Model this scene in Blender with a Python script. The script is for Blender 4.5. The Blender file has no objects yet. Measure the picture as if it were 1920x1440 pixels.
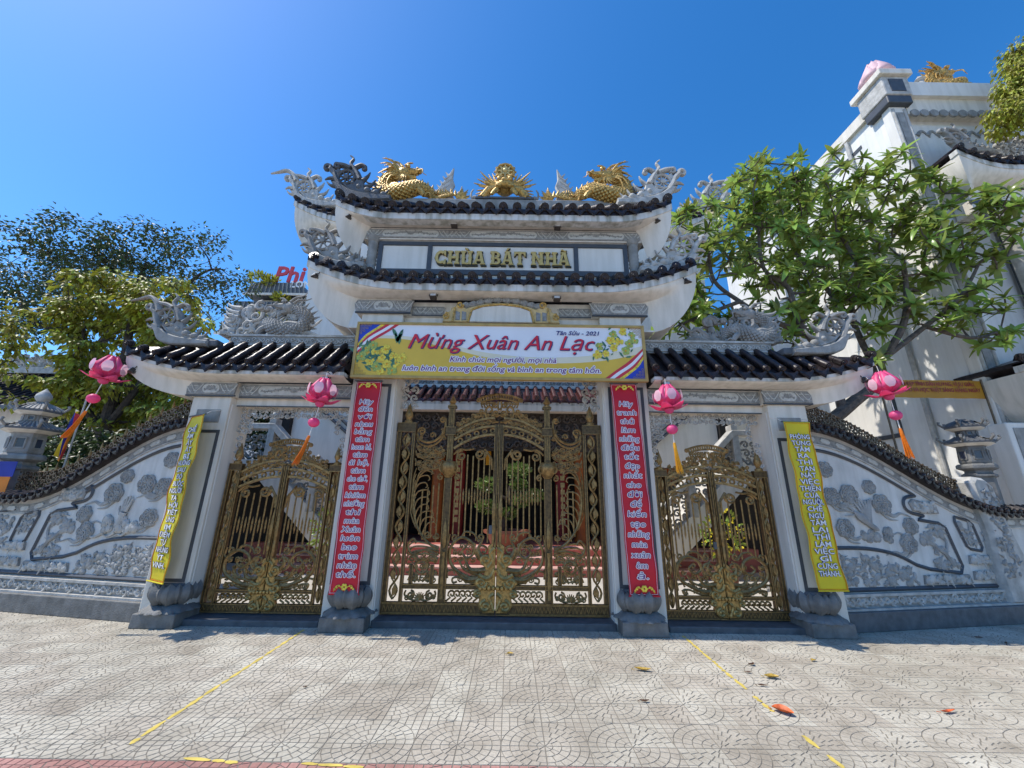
import bpy, math, random
from mathutils import Vector, Matrix, noise
random.seed(7)
PI = math.pi
R = math.radians
sin, cos = math.sin, math.cos
scn = bpy.context.scene
COL = scn.collection

# ------------------------------------------------------------------ camera
cd = bpy.data.cameras.new('camera')
cam = bpy.data.objects.new('camera', cd)
COL.objects.link(cam)
cd.sensor_fit = 'HORIZONTAL'; cd.sensor_width = 36.0; cd.lens = 13.646
cd.clip_start = 0.05; cd.clip_end = 3000
th, ro = 0.29256, 0.014545
f_ = Vector((0, cos(th), sin(th))); u0 = Vector((0, -sin(th), cos(th))); r0 = Vector((1, 0, 0))
rr = r0*cos(ro) + u0*sin(ro); uu = -r0*sin(ro) + u0*cos(ro)
mw = Matrix((rr, uu, -f_)).transposed().to_4x4(); mw.translation = (0.189, 0, 1.6)
cam.matrix_world = mw
scn.camera = cam

# ------------------------------------------------------------------ sky, sun, exposure
TRAVEL = Vector((0.61, 0.02, -1.0)).normalized()           # direction the sunlight travels
EL = math.asin(-TRAVEL.z)
w = bpy.data.worlds.new('World'); scn.world = w; w.use_nodes = True
nt = w.node_tree; nt.nodes.clear()
sky = nt.nodes.new('ShaderNodeTexSky'); sky.sky_type = 'NISHITA'; sky.sun_disc = False
sky.sun_elevation = EL; sky.sun_rotation = math.atan2(-TRAVEL.x, -TRAVEL.y)
sky.altitude = 0; sky.air_density = 1.0; sky.dust_density = 0.5; sky.ozone_density = 5.0
bg = nt.nodes.new('ShaderNodeBackground'); bg.inputs['Strength'].default_value = 0.15
hs = nt.nodes.new('ShaderNodeHueSaturation'); hs.inputs['Hue'].default_value = .501; hs.inputs['Saturation'].default_value = 1.30; hs.inputs['Value'].default_value = 1.0
wo = nt.nodes.new('ShaderNodeOutputWorld')
nt.links.new(sky.outputs[0], hs.inputs['Color']); nt.links.new(hs.outputs[0], bg.inputs[0]); nt.links.new(bg.outputs[0], wo.inputs[0])
sl = bpy.data.lights.new('sun', 'SUN'); sl.energy = 3.35; sl.angle = R(0.55); sl.color = (1.0, 0.945, 0.85)
so = bpy.data.objects.new('sun', sl); COL.objects.link(so)
so.rotation_euler = TRAVEL.to_track_quat('-Z', 'Y').to_euler(); so.location = (-10, 0, 20)
vs = scn.view_settings
vs.view_transform = 'Standard'; vs.look = 'None'; vs.exposure = 0.60; vs.gamma = 1.0; vs.use_curve_mapping = False

# ------------------------------------------------------------------ materials
def _n(nt, t, **k):
    n = nt.nodes.new(t)
    for a, b in k.items(): setattr(n, a, b)
    return n
M = {}
def mat(name, col, rough=.6, metal=0., var=.12, scale=5., bump=0., bscale=60., stain=0., col2=None, spec=.5, transl=0., island=0., emit=0.):
    m = bpy.data.materials.new(name); m.use_nodes = True
    nt = m.node_tree; b = nt.nodes['Principled BSDF']; L = nt.links.new
    geo = _n(nt, 'ShaderNodeNewGeometry')
    nz = _n(nt, 'ShaderNodeTexNoise'); nz.inputs['Scale'].default_value = scale; nz.inputs['Detail'].default_value = 6
    L(geo.outputs['Position'], nz.inputs['Vector'])
    rp = _n(nt, 'ShaderNodeValToRGB')
    c1 = tuple(max(0, c*(1-var)) for c in col); c2 = col2 or tuple(min(1, c*(1+var)) for c in col)
    rp.color_ramp.elements[0].position = .32; rp.color_ramp.elements[0].color = (*c1, 1)
    rp.color_ramp.elements[1].position = .68; rp.color_ramp.elements[1].color = (*c2, 1)
    L(nz.outputs['Fac'], rp.inputs[0]); out = rp.outputs[0]
    if stain:
        mp = _n(nt, 'ShaderNodeMapping'); mp.inputs['Scale'].default_value = (7, 7, .7)
        n2 = _n(nt, 'ShaderNodeTexNoise'); n2.inputs['Scale'].default_value = 1.3; n2.inputs['Detail'].default_value = 8
        L(geo.outputs['Position'], mp.inputs[0]); L(mp.outputs[0], n2.inputs['Vector'])
        r2 = _n(nt, 'ShaderNodeValToRGB')
        r2.color_ramp.elements[0].position = .36; r2.color_ramp.elements[0].color = (1-stain, 1-stain, 1-stain*1.12, 1)
        r2.color_ramp.elements[1].position = .58; r2.color_ramp.elements[1].color = (1, 1, 1, 1)
        mx = _n(nt, 'ShaderNodeMixRGB', blend_type='MULTIPLY'); mx.inputs[0].default_value = 1
        L(n2.outputs['Fac'], r2.inputs[0]); L(out, mx.inputs[1]); L(r2.outputs[0], mx.inputs[2]); out = mx.outputs[0]
    if island:
        mm = _n(nt, 'ShaderNodeMath', operation='MULTIPLY_ADD'); mm.inputs[1].default_value = island; mm.inputs[2].default_value = 1-island/2
        hs = _n(nt, 'ShaderNodeHueSaturation'); oi = _n(nt, 'ShaderNodeObjectInfo'); ad = _n(nt, 'ShaderNodeMath', operation='ADD'); fr = _n(nt, 'ShaderNodeMath', operation='FRACT')
        L(geo.outputs['Random Per Island'], ad.inputs[0]); L(oi.outputs['Random'], ad.inputs[1]); L(ad.outputs[0], fr.inputs[0])
        L(fr.outputs[0], mm.inputs[0]); L(mm.outputs[0], hs.inputs['Value']); L(out, hs.inputs['Color'])
        m2 = _n(nt, 'ShaderNodeMath', operation='MULTIPLY_ADD'); m2.inputs[1].default_value = island*.06; m2.inputs[2].default_value = .5-island*.03
        L(fr.outputs[0], m2.inputs[0]); L(m2.outputs[0], hs.inputs['Hue']); out = hs.outputs[0]
    L(out, b.inputs['Base Color'])
    b.inputs['Roughness'].default_value = rough; b.inputs['Metallic'].default_value = metal
    b.inputs['Specular IOR Level'].default_value = spec
    if bump:
        n3 = _n(nt, 'ShaderNodeTexNoise'); n3.inputs['Scale'].default_value = bscale; n3.inputs['Detail'].default_value = 5
        L(geo.outputs['Position'], n3.inputs['Vector'])
        bp = _n(nt, 'ShaderNodeBump'); bp.inputs['Strength'].default_value = bump; bp.inputs['Distance'].default_value = .02
        L(n3.outputs['Fac'], bp.inputs['Height']); L(bp.outputs[0], b.inputs['Normal'])
    if transl:
        tr = _n(nt, 'ShaderNodeBsdfTranslucent'); ms = _n(nt, 'ShaderNodeMixShader'); ms.inputs[0].default_value = transl
        L(out, tr.inputs[0]); L(b.outputs[0], ms.inputs[1]); L(tr.outputs[0], ms.inputs[2])
        L(ms.outputs[0], nt.nodes['Material Output'].inputs[0])
    if emit:
        b.inputs['Emission Color'].default_value = (*col, 1); b.inputs['Emission Strength'].default_value = emit
    M[name] = m
    return m
mat('plaster', (.72, .665, .58), .75, var=.05, scale=2.2, bump=.14, bscale=35, stain=.16)
mat('plaster_cool', (.72, .69, .635), .75, var=.05, scale=1.5, bump=.1, bscale=30, stain=.10)
mat('fascia', (.64, .62, .58), .7, var=.08, scale=3, stain=.48, bump=.1)
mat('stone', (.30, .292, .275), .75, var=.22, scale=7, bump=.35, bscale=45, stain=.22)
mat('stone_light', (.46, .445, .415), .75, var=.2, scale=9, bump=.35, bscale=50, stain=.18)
mat('stone_mid', (.165, .162, .155), .7, var=.25, scale=8, bump=.35, bscale=50, stain=.2)
mat('white_wall', (.76, .75, .72), .75, var=.06, scale=1.5, bump=.12, bscale=30, stain=.10)
mat('wall_face', (.60, .585, .55), .8, var=.10, scale=3, bump=.25, bscale=40, stain=.14)
mat('wall_relief', (.33, .325, .31), .8, var=.2, scale=9, bump=.35, bscale=55, stain=.15)
mat('stone_dark', (.095, .10, .108), .6, var=.25, scale=9, bump=.25, bscale=60)
mat('relief', (.27, .27, .26), .8, var=.25, scale=20, bump=.4, bscale=70)
mat('relief_pale', (.50, .50, .47), .8, var=.12, scale=16, bump=.3, bscale=70)
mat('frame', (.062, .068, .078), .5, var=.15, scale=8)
mat('glaze', (.022, .016, .017), .36, var=.5, scale=14, bump=.2, bscale=30, spec=.35)
mat('glaze_red', (.075, .028, .028), .25, var=.4, scale=14, bump=.1, bscale=30)
mat('bronze', (.285, .172, .06), .40, metal=.5, var=.40, scale=24, bump=.2, bscale=90)
mat('bronze_gold', (.40, .245, .075), .36, metal=.5, var=.35, scale=30, bump=.2, bscale=80)
mat('bronze_dark', (.115, .07, .028), .45, metal=.5, var=.4, scale=25, bump=.2, bscale=90)
mat('iron_dark', (.13, .09, .055), .42, metal=.5, var=.3, scale=25)
mat('gold', (.52, .32, .085), .42, metal=.35, var=.5, scale=26, bump=.45, bscale=70)
mat('gold_pale', (.56, .45, .20), .45, metal=.2, var=.15, scale=20)
mat('ochre', (.60, .43, .19), .6, var=.2, scale=14, bump=.2)
mat('lettering_gold', (.62, .43, .14), .42, metal=.25, var=.12, scale=25)
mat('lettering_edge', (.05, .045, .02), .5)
mat('red_cloth', (.62, .012, .028), .6, var=.1, scale=3, bump=.15, bscale=9, transl=.12)
mat('yellow_cloth', (.75, .62, .02), .6, var=.08, scale=3, bump=.25, bscale=9, transl=.2)
mat('white_print', (.80, .80, .80), .6, var=.02)
mat('purple_print', (.17, .02, .17), .6)
mat('navy_print', (.03, .03, .16), .6)
mat('banner_white', (.76, .76, .78), .5, var=.05, scale=1.5, bump=.06, bscale=6)
mat('banner_cream', (.72, .66, .48), .5, var=.05, scale=1.5)
mat('banner_gold', (.70, .46, .05), .5, var=.08, scale=2)
mat('banner_frame', (.42, .28, .08), .45, var=.15, scale=9)
mat('print_blue', (.02, .05, .42), .5)
mat('print_red', (.58, .03, .05), .5)
mat('print_pink', (.60, .015, .035), .5)
mat('petal_yellow', (.72, .55, .05), .5, var=.35, scale=40)
mat('petal_green', (.34, .40, .08), .5, var=.35, scale=40)
mat('print_leaf', (.06, .17, .09), .5, var=.5, scale=30)
mat('pink', (.92, .13, .34), .45, var=.1, scale=9, transl=.45)
mat('pink_pale', (.92, .62, .70), .4, var=.12, scale=9, transl=.35)
mat('tassel', (.85, .22, .01), .6, var=.15, scale=60, transl=.2)
mat('tassel_gold', (.85, .42, .02), .6, var=.15, scale=60, transl=.2)
mat('cord', (.75, .72, .66), .7)
mat('lamp_body', (.045, .035, .03), .45, var=.2)
mat('lamp_glass', (.55, .55, .55), .15, var=.1)
mat('bark', (.10, .08, .065), .85, var=.4, scale=14, bump=.7, bscale=35)
mat('bark_dark', (.06, .045, .035), .9, var=.4, scale=14, bump=.7, bscale=35)
mat('leaf', (.25, .33, .065), .27, var=.30, scale=3, transl=.48, island=.9)
mat('leaf_dark', (.048, .08, .022), .45, var=.3, scale=3, transl=.2, island=.9)
mat('leaf_yellow', (.31, .31, .035), .5, var=.45, scale=1.6, transl=.3, island=.9)
mat('leaf_bonsai', (.16, .23, .055), .4, var=.3, scale=4, transl=.25, island=.8)
mat('leaf_fallen_yellow', (.42, .27, .04), .6, var=.4, scale=40)
mat('leaf_fallen_red', (.55, .11, .025), .5, var=.5, scale=25)
mat('leaf_fallen_brown', (.10, .045, .02), .7, var=.4, scale=40)
mat('blossom', (.85, .78, .55), .5, var=.1, transl=.3)
mat('red_paint', (.25, .018, .018), .5, var=.15, scale=5)
mat('step_red', (.42, .12, .09), .6, var=.15, scale=4)
mat('step_pale', (.60, .36, .31), .6, var=.12, scale=4)
mat('orange_cloth', (.36, .09, .008), .6, var=.2, scale=6, transl=.1)
mat('sign_orange', (.42, .20, .012), .6, var=.1, scale=4)
mat('dark_room', (.018, .014, .012), .8)  # near-black: the shade inside porch and under stair is in the colour
mat('courtyard', (.46, .43, .39), .8, var=.12, scale=1.2, bump=.2)
mat('pink_stone', (.62, .40, .42), .6, var=.12, scale=5)
mat('flag_blue', (.02, .04, .35), .6, transl=.2)
mat('flag_yellow', (.75, .60, .03), .6, transl=.2)
mat('flag_white', (.75, .75, .75), .6, transl=.2)
mat('flag_orange', (.80, .25, .02), .6, transl=.2)
mat('sign_red', (.55, .04, .06), .5)
mat('roof_grey', (.10, .11, .125), .6, var=.25, scale=5)
mat('pot', (.20, .07, .04), .5, var=.2)
mat('glass_dark', (.05, .06, .09), .1)
mat('yellow_paint', (.60, .46, .10), .7, var=.2, scale=9)
mat('rubber', (.02, .02, .02), .6)

def tile_material(name, base, groove):
    m = bpy.data.materials.new(name); m.use_nodes = True
    nt = m.node_tree; b = nt.nodes['Principled BSDF']; L = nt.links.new
    geo = _n(nt, 'ShaderNodeNewGeometry')
    sn = _n(nt, 'ShaderNodeVectorMath', operation='SNAP'); sn.inputs[1].default_value = (.3, .3, 5.)
    ad = _n(nt, 'ShaderNodeVectorMath', operation='ADD'); ad.inputs[1].default_value = (.15, .05, 2.)
    L(geo.outputs['Position'], ad.inputs[0]); L(ad.outputs[0], sn.inputs[0])
    wn = _n(nt, 'ShaderNodeTexWhiteNoise'); L(sn.outputs[0], wn.inputs['Vector'])
    def noise_mul(col, scale, lo, hi, p0=.35, p1=.65, tint=(1, 1, 1), det=7):
        nz = _n(nt, 'ShaderNodeTexNoise'); nz.inputs['Scale'].default_value = scale; nz.inputs['Detail'].default_value = det
        L(geo.outputs['Position'], nz.inputs['Vector'])
        rp = _n(nt, 'ShaderNodeValToRGB')
        rp.color_ramp.elements[0].position = p0; rp.color_ramp.elements[0].color = (lo*tint[0], lo*tint[1], lo*tint[2], 1)
        rp.color_ramp.elements[1].position = p1; rp.color_ramp.elements[1].color = (hi, hi, hi, 1)
        L(nz.outputs['Fac'], rp.inputs[0])
        mx = _n(nt, 'ShaderNodeMixRGB', blend_type='MULTIPLY'); mx.inputs[0].default_value = 1
        L(col, mx.inputs[1]); L(rp.outputs[0], mx.inputs[2]); return mx.outputs[0]
    rp = _n(nt, 'ShaderNodeValToRGB')
    rp.color_ramp.elements[0].color = (base[0]*.86, base[1]*.83, base[2]*.80, 1); rp.color_ramp.elements[1].color = (base[0]*1.05, base[1]*1.06, base[2]*1.04, 1)
    L(wn.outputs['Value'], rp.inputs[0]); c = rp.outputs[0]
    c = noise_mul(c, .55, .80, 1.06, .36, .62, (1, .99, .97))
    c = noise_mul(c, 4.5, .84, 1.05, .35, .6, (1., .98, .96))
    c = noise_mul(c, 1.7, .78, 1.0, .26, .40, (1., .99, .97))
    c = noise_mul(c, 45, .86, 1.06, .35, .65)
    # dirt in the joints: lower than the face of the tile
    sp = _n(nt, 'ShaderNodeSeparateXYZ'); L(geo.outputs['Position'], sp.inputs[0])
    mr = _n(nt, 'ShaderNodeMapRange'); mr.inputs[1].default_value = -.0027; mr.inputs[2].default_value = -.0012; L(sp.outputs[2], mr.inputs[0])
    mx = _n(nt, 'ShaderNodeMixRGB'); mx.inputs[1].default_value = (*groove, 1); L(mr.outputs[0], mx.inputs[0]); L(c, mx.inputs[2])
    L(mx.outputs[0], b.inputs['Base Color']); b.inputs['Roughness'].default_value = .8; b.inputs['Specular IOR Level'].default_value = .3
    n3 = _n(nt, 'ShaderNodeTexNoise'); n3.inputs['Scale'].default_value = 120; n3.inputs['Detail'].default_value = 4; L(geo.outputs['Position'], n3.inputs['Vector'])
    bp = _n(nt, 'ShaderNodeBump'); bp.inputs['Strength'].default_value = .25; bp.inputs['Distance'].default_value = .01
    L(n3.outputs['Fac'], bp.inputs['Height']); L(bp.outputs[0], b.inputs['Normal'])
    M[name] = m
tile_material('paving', (.52, .48, .405), (.215, .195, .162))
tile_material('paving_red', (.47, .25, .22), (.19, .10, .085))

# ------------------------------------------------------------------ mesh helpers
class MB:
    def __init__(s): s.v = []; s.f = []
    def add(s, vs, fs):
        n = len(s.v); s.v += [tuple(p) for p in vs]; s.f += [tuple(i+n for i in f) for f in fs]; return s
    def box(s, x0, x1, y0, y1, z0, z1):
        if x0 > x1: x0, x1 = x1, x0
        return s.add([(x0,y0,z0),(x1,y0,z0),(x1,y1,z0),(x0,y1,z0),(x0,y0,z1),(x1,y0,z1),(x1,y1,z1),(x0,y1,z1)],
                     [(0,3,2,1),(4,5,6,7),(0,1,5,4),(1,2,6,5),(2,3,7,6),(3,0,4,7)])
    def frustum(s, x0, x1, y0, y1, z0, z1, t):
        if x0 > x1: x0, x1 = x1, x0
        return s.add([(x0,y0,z0),(x1,y0,z0),(x1,y1,z0),(x0,y1,z0),(x0+t,y0+t,z1),(x1-t,y0+t,z1),(x1-t,y1-t,z1),(x0+t,y1-t,z1)],
                     [(0,3,2,1),(4,5,6,7),(0,1,5,4),(1,2,6,5),(2,3,7,6),(3,0,4,7)])
    def prism(s, poly, y0, y1, bev=0.):
        """outline in the XZ plane, thickness along Y; y0 is the face towards the viewer"""
        a = sum(poly[i][0]*poly[(i+1) % len(poly)][1]-poly[(i+1) % len(poly)][0]*poly[i][1] for i in range(len(poly)))
        if a < 0: poly = poly[::-1]
        n = len(poly)
        if bev:
            ins = []
            for i in range(n):
                p = Vector(poly[i-1]); q = Vector(poly[i]); r = Vector(poly[(i+1) % n])
                d1 = (q-p); d2 = (r-q)
                if d1.length < 1e-6 or d2.length < 1e-6: ins.append(tuple(q)); continue
                n1 = Vector((-d1.y, d1.x)).normalized(); n2 = Vector((-d2.y, d2.x)).normalized(); m_ = n1+n2
                m_ = m_.normalized()*bev if m_.length > .3 else n1*bev*.3
                ins.append((q.x+m_.x, q.y+m_.y))
            vs = [(x, y0, z) for x, z in ins]+[(x, y0+bev, z) for x, z in poly]+[(x, y1, z) for x, z in poly]
            fs = [tuple(range(n)), tuple(range(3*n-1, 2*n-1, -1))]
            for i in range(n):
                j = (i+1) % n; fs += [(i, i+n, j+n, j), (i+n, i+2*n, j+2*n, j+n)]
        else:
            vs = [(x, y0, z) for x, z in poly]+[(x, y1, z) for x, z in poly]
            fs = [tuple(range(n)), tuple(range(2*n-1, n-1, -1))]
            for i in range(n):
                j = (i+1) % n; fs.append((i, i+n, j+n, j))
        return s.add(vs, fs)
    def tube(s, pts, r, n=6, flat=1., cap=True, ref=(0, 1, 0), rot=0.):
        """swept tube; r a number, a list or (start, end); flat scales the width along ref"""
        pts = [Vector(p) for p in pts]; N = len(pts)
        if isinstance(r, tuple): r = [r[0]+(r[1]-r[0])*i/(N-1) for i in range(N)]
        elif not isinstance(r, list): r = [r]*N
        ref = Vector(ref); vs = []
        for i, p in enumerate(pts):
            t = (pts[min(i+1, N-1)]-pts[max(i-1, 0)])
            t = t.normalized() if t.length > 1e-9 else Vector((0, 0, 1))
            b = ref - t*ref.dot(t)
            if b.length < 1e-3: b = Vector((1, .3, 0)) - t*Vector((1, .3, 0)).dot(t)
            b.normalize(); a = b.cross(t)
            for k in range(n):
                an = 2*PI*(k+.5)/n+rot
                vs.append(p+a*(cos(an)*r[i])+b*(sin(an)*r[i]*flat))
        fs = []
        for i in range(N-1):
            for k in range(n):
                k2 = (k+1) % n; fs.append((i*n+k, i*n+k2, (i+1)*n+k2, (i+1)*n+k))
        if cap: fs += [tuple(range(n-1, -1, -1)), tuple(range((N-1)*n, N*n))]
        return s.add(vs, fs)
    def lathe(s, prof, c=(0, 0, 0), n=16, mod=None, ax='z'):
        vs = []
        for (r, z) in prof:
            for k in range(n):
                an = 2*PI*k/n; q = r*(mod(an, z) if mod else 1)
                p = (q*cos(an), q*sin(an), z)
                if ax == 'y': p = (p[0], -p[2], p[1])
                elif ax == 'x': p = (p[2], p[0], p[1])
                vs.append((p[0]+c[0], p[1]+c[1], p[2]+c[2]))
        N = len(prof); fs = []
        for i in range(N-1):
            for k in range(n):
                k2 = (k+1) % n; fs.append((i*n+k, i*n+k2, (i+1)*n+k2, (i+1)*n+k))
        fs += [tuple(range(n-1, -1, -1)), tuple(range((N-1)*n, N*n))]
        return s.add(vs, fs)
    def ball(s, c, r, n=8, sx=1, sy=1, sz=1):
        m_ = max(4, n//2+1); vs = []; fs = []
        for i in range(m_+1):
            ph = PI*i/m_
            for k in range(n):
                an = 2*PI*k/n; vs.append((c[0]+r*sx*sin(ph)*cos(an), c[1]+r*sy*sin(ph)*sin(an), c[2]-r*sz*cos(ph)))
        for i in range(m_):
            for k in range(n):
                k2 = (k+1) % n; fs.append((i*n+k, i*n+k2, (i+1)*n+k2, (i+1)*n+k))
        return s.add(vs, fs)
    def xf(s, mtx):
        s.v = [tuple(mtx @ Vector(p)) for p in s.v]; return s
    def mesh(s, name, m, smooth=False):
        me = bpy.data.meshes.new(name); me.from_pydata(s.v, [], s.f); me.materials.append(M[m]); 
        if smooth:
            me.polygons.foreach_set('use_smooth', [True]*len(me.polygons))
            me.update()
            try: me.set_sharp_from_angle(angle=R(42))
            except Exception: pass
        me.update(); return me
    def build(s, name, m, parent=None, smooth=False, bev=0., loc=None, **tags):
        return link(name, s.mesh(name, m, smooth), parent, bev=bev, loc=loc, **tags)
def link(name, me, parent=None, bev=0., loc=None, rot=None, scale=None, label=None, cat=None, group=None, kind=None):
    o = bpy.data.objects.new(name, me); COL.objects.link(o)
    if loc is not None: o.location = loc
    if rot is not None: o.rotation_euler = rot
    if scale is not None: o.scale = scale
    if parent is not None:
        o.parent = parent; o.matrix_parent_inverse = parent_inv(parent)
    if bev:
        b = o.modifiers.new('bevel', 'BEVEL'); b.width = bev; b.segments = 2; b.limit_method = 'ANGLE'; b.angle_limit = R(40)
    tag(o, label, cat, group, kind); return o
def parent_inv(p):
    """parts are written in world coordinates: undo the empty's own placement"""
    m_ = Matrix.Identity(4); q = p; chain = []
    while q is not None: chain.append(q); q = q.parent
    for q in reversed(chain): m_ = m_ @ q.matrix_parent_inverse @ q.matrix_basis
    return m_.inverted()
def tag(o, label=None, cat=None, group=None, kind=None):
    if label: o['label'] = label
    if cat: o['category'] = cat
    if group: o['group'] = group
    if kind: o['kind'] = kind
    return o
def thing(name, loc, label, cat, group=None):
    o = bpy.data.objects.new(name, None); COL.objects.link(o); o.location = loc; o.empty_display_size = .2
    return tag(o, label, cat, group)
def spiral(cx, cz, r0, r1, a0, turns, n=18, sq=1.):
    """2D spiral, from radius r0 at angle a0 (degrees) winding to r1"""
    out = []
    for i in range(n+1):
        t = i/n; a = R(a0)+2*PI*turns*t; r = r0+(r1-r0)*t**.8
        out.append((cx+r*cos(a), cz+r*sin(a)*sq))
    return out
def bez(p0, p1, p2, p3, n=12):
    return [tuple((1-t)**3*a+3*t*(1-t)**2*b+3*t*t*(1-t)*c+t**3*d for a, b, c, d in zip(p0, p1, p2, p3)) for t in [i/n for i in range(n+1)]]
def crom(pts, n=6):
    """Catmull-Rom through points of any dimension"""
    P = [pts[0]]+list(pts)+[pts[-1]]; out = []
    for i in range(1, len(P)-2):
        a, b, c, d = P[i-1:i+3]
        for k in range(n):
            t = k/n
            out.append(tuple(.5*(2*q+(r-p)*t+(2*p-5*q+4*r-s_)*t*t+(-p+3*q-3*r+s_)*t**3) for p, q, r, s_ in zip(a, b, c, d)))
    out.append(tuple(P[-2])); return out
def XZ(p2, y): return [(x, y, z) for x, z in p2]
def arc(cx, cz, r, a0, a1, n=16, sq=1.):
    return [(cx+r*cos(R(a0+(a1-a0)*i/n)), cz+sq*r*sin(R(a0+(a1-a0)*i/n))) for i in range(n+1)]
def sstep(t): t = max(0, min(1, t)); return t*t*(3-2*t)
def lerp(a, b, t): return a+(b-a)*t
TS = bpy.data.scenes.new('lettering_workshop')          # scratch scene for turning text into meshes, removed at the end
def text_mesh(body, size, bold=0., shear=0., align='CENTER', extrude=.0, spacing=1., space_line=1., sx=1.):
    c = bpy.data.curves.new('txt', 'FONT'); c.body = body; c.size = size; c.offset = bold; c.shear = shear; c.resolution_u = 2
    c.align_x = align; c.align_y = 'CENTER'; c.extrude = extrude; c.space_character = spacing; c.space_line = space_line
    o = bpy.data.objects.new('txt', c); TS.collection.objects.link(o); vl = TS.view_layers[0]; vl.update()
    me = bpy.data.meshes.new_from_object(o.evaluated_get(vl.depsgraph))
    bpy.data.objects.remove(o); bpy.data.curves.remove(c)
    # stand it up: text x -> x, text y -> z, front towards -y
    me.transform(Matrix(((sx, 0, 0, 0), (0, 0, -1, 0), (0, 1, 0, 0), (0, 0, 0, 1))))
    return me
def put_text(name, body, size, loc, m, parent, bold=0., shear=0., align='CENTER', extrude=.002, sx=1., spacing=1., roty=0.):
    me = text_mesh(body, size, bold, shear, align, extrude, spacing, 1., sx); me.name = name; me.materials.clear(); me.materials.append(M[m])
    me.transform(Matrix.Translation(loc) @ Matrix.Rotation(roty, 4, 'Y'))
    return link(name, me, parent)

# ================================================================== GROUND
g = MB().add([(-400, -300, -.03), (400, -300, -.03), (400, 700, -.03), (-400, 700, -.03)], [(0, 1, 2, 3)]).build('ground', 'courtyard', kind='structure')
pave = MB().box(-13, 13, -1.5, 6.45, -.028, -.0034).build('pavement', 'paving', kind='structure')
MB().box(-13, 13, 6.45, 24, -.028, -.004).build('courtyard', 'courtyard', kind='structure')

def clip(poly, a, b, c):
    """keep a*x+b*y >= c"""
    out = []
    for i in range(len(poly)):
        p, q = poly[i], poly[(i+1) % len(poly)]
        dp = a*p[0]+b*p[1]-c; dq = a*q[0]+b*q[1]-c
        if dp >= 0: out.append(p)
        if dp*dq < 0:
            t = dp/(dp-dq); out.append((p[0]+(q[0]-p[0])*t, p[1]+(q[1]-p[1])*t))
    return out
def tile_pads(seed, half=False):
    rnd = random.Random(seed); S = .3; g_ = .0042; pads = []
    rings = [(0, .055, 2), (.055, .115, 3), (.115, .177, 4), (.177, .24, 6), (.24, .30, 7)]
    for r_in, r_out, n in rings:
        cuts = [0]+[ (i+rnd.uniform(-.13, .13))/n for i in range(1, n)]+[1]
        for i in range(n):
            a0, a1 = cuts[i]*PI/2, cuts[i+1]*PI/2
            ro_, ri = r_out-g_*.7, r_in+g_*.7
            d0, d1 = a0+g_*.9/ro_, a1-g_*.9/ro_
            k = 2
            poly = [(ro_*cos(d0+(d1-d0)*j/k), ro_*sin(d0+(d1-d0)*j/k)) for j in range(k+1)]
            if r_in > .01:
                e0, e1 = a0+g_*.9/ri, a1-g_*.9/ri
                poly += [(ri*cos(e1), ri*sin(e1)), (ri*cos(e0), ri*sin(e0))]
            else: poly += [(.006*cos((a0+a1)/2), .006*sin((a0+a1)/2))]
            pads.append(poly)
    # brick courses outside the fan, cut along its rim
    for i in range(5):
        for j in range(5):
            x0, x1 = .06*i+g_*.7, .06*i+.06-g_*.7; y0, y1 = .06*j+g_*.7, .06*j+.06-g_*.7
            a = math.atan2((y0+y1)/2, (x0+x1)/2); p = clip([(x0, y0), (x1, y0), (x1, y1), (x0, y1)], cos(a), sin(a), .302)
            if len(p) >= 3 and abs(sum(p[k][0]*p[k-1][1]-p[k-1][0]*p[k][1] for k in range(len(p)))) > .0004: pads.append(p)
    out = []
    for p in pads:
        q = clip(clip(clip(clip(p, 1, 0, .0015), 0, 1, .0015), -1, 0, -S+.0015), 0, -1, -S+.0015)
        if half: q = clip(q, 0, 1, .15)
        if len(q) >= 3: out.append(q)
    return out
def tile_mb(seed, half=False):
    mb = MB(); rnd = random.Random(seed+99)
    for poly in tile_pads(seed, half):
        n = len(poly); cx = sum(p[0] for p in poly)/n; cy = sum(p[1] for p in poly)/n
        dz = rnd.uniform(-.0007, .0003)
        base = [(cx+(x-cx)*1.02-.15, cy+(y-cy)*1.02-.15, -.003) for x, y in poly]
        top = [(cx+(x-cx)*.965-.15, cy+(y-cy)*.965-.15, dz) for x, y in poly]
        mb.add(base+top, [tuple(range(n, 2*n))]+[(i, (i+1) % n, (i+1) % n+n, i+n) for i in range(n)])
    return mb
TM = [tile_mb(i) for i in range(3)]
tile_meshes = {('paving', i): TM[i].mesh('paving_tile', 'paving') for i in range(3)}
tile_meshes.update({('paving_red', i): TM[i].mesh('paving_tile', 'paving_red') for i in range(3)})
from bpy_extras.object_utils import world_to_camera_view
bpy.context.view_layer.update()
spots = []
for i in range(-40, 41):
    for j in range(0, 12):
        x = i*.3; y = 3.4-.3+.3*j                       # tile centres; fans centre on x = -0.15+0.6k, y = 3.25+0.6k
        if j == 0: continue
        fx = -1 if (i % 2 == 0) else 1                  # which corner carries the fan centre
        fy = -1 if (j % 2 == 1) else 1
        spots.append((x, y, fx, fy, 'paving'))
    for j in range(4):
        spots.append((i*.3, 2.892-.3*j, -1 if i % 2 == 0 else 1, 1 if j % 2 else -1, 'paving_red'))
def rot_for(fx, fy):                                    # the fan's own centre is at the tile's (-,-) corner
    return {(-1, -1): 0, (1, -1): PI/2, (1, 1): PI, (-1, 1): -PI/2}[(fx, fy)]
vis = []; rest = []
for s_ in spots:
    c = world_to_camera_view(scn, cam, Vector((s_[0], s_[1], 0)))
    (vis if (-.02 < c.x < 1.02 and -.03 < c.y < 1.02 and c.z > 0) else rest).append((Vector((s_[0]-.189, s_[1], 1.6)).length, s_))
vis.sort(key=lambda t: t[0])
rest += vis[300:]
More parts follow.
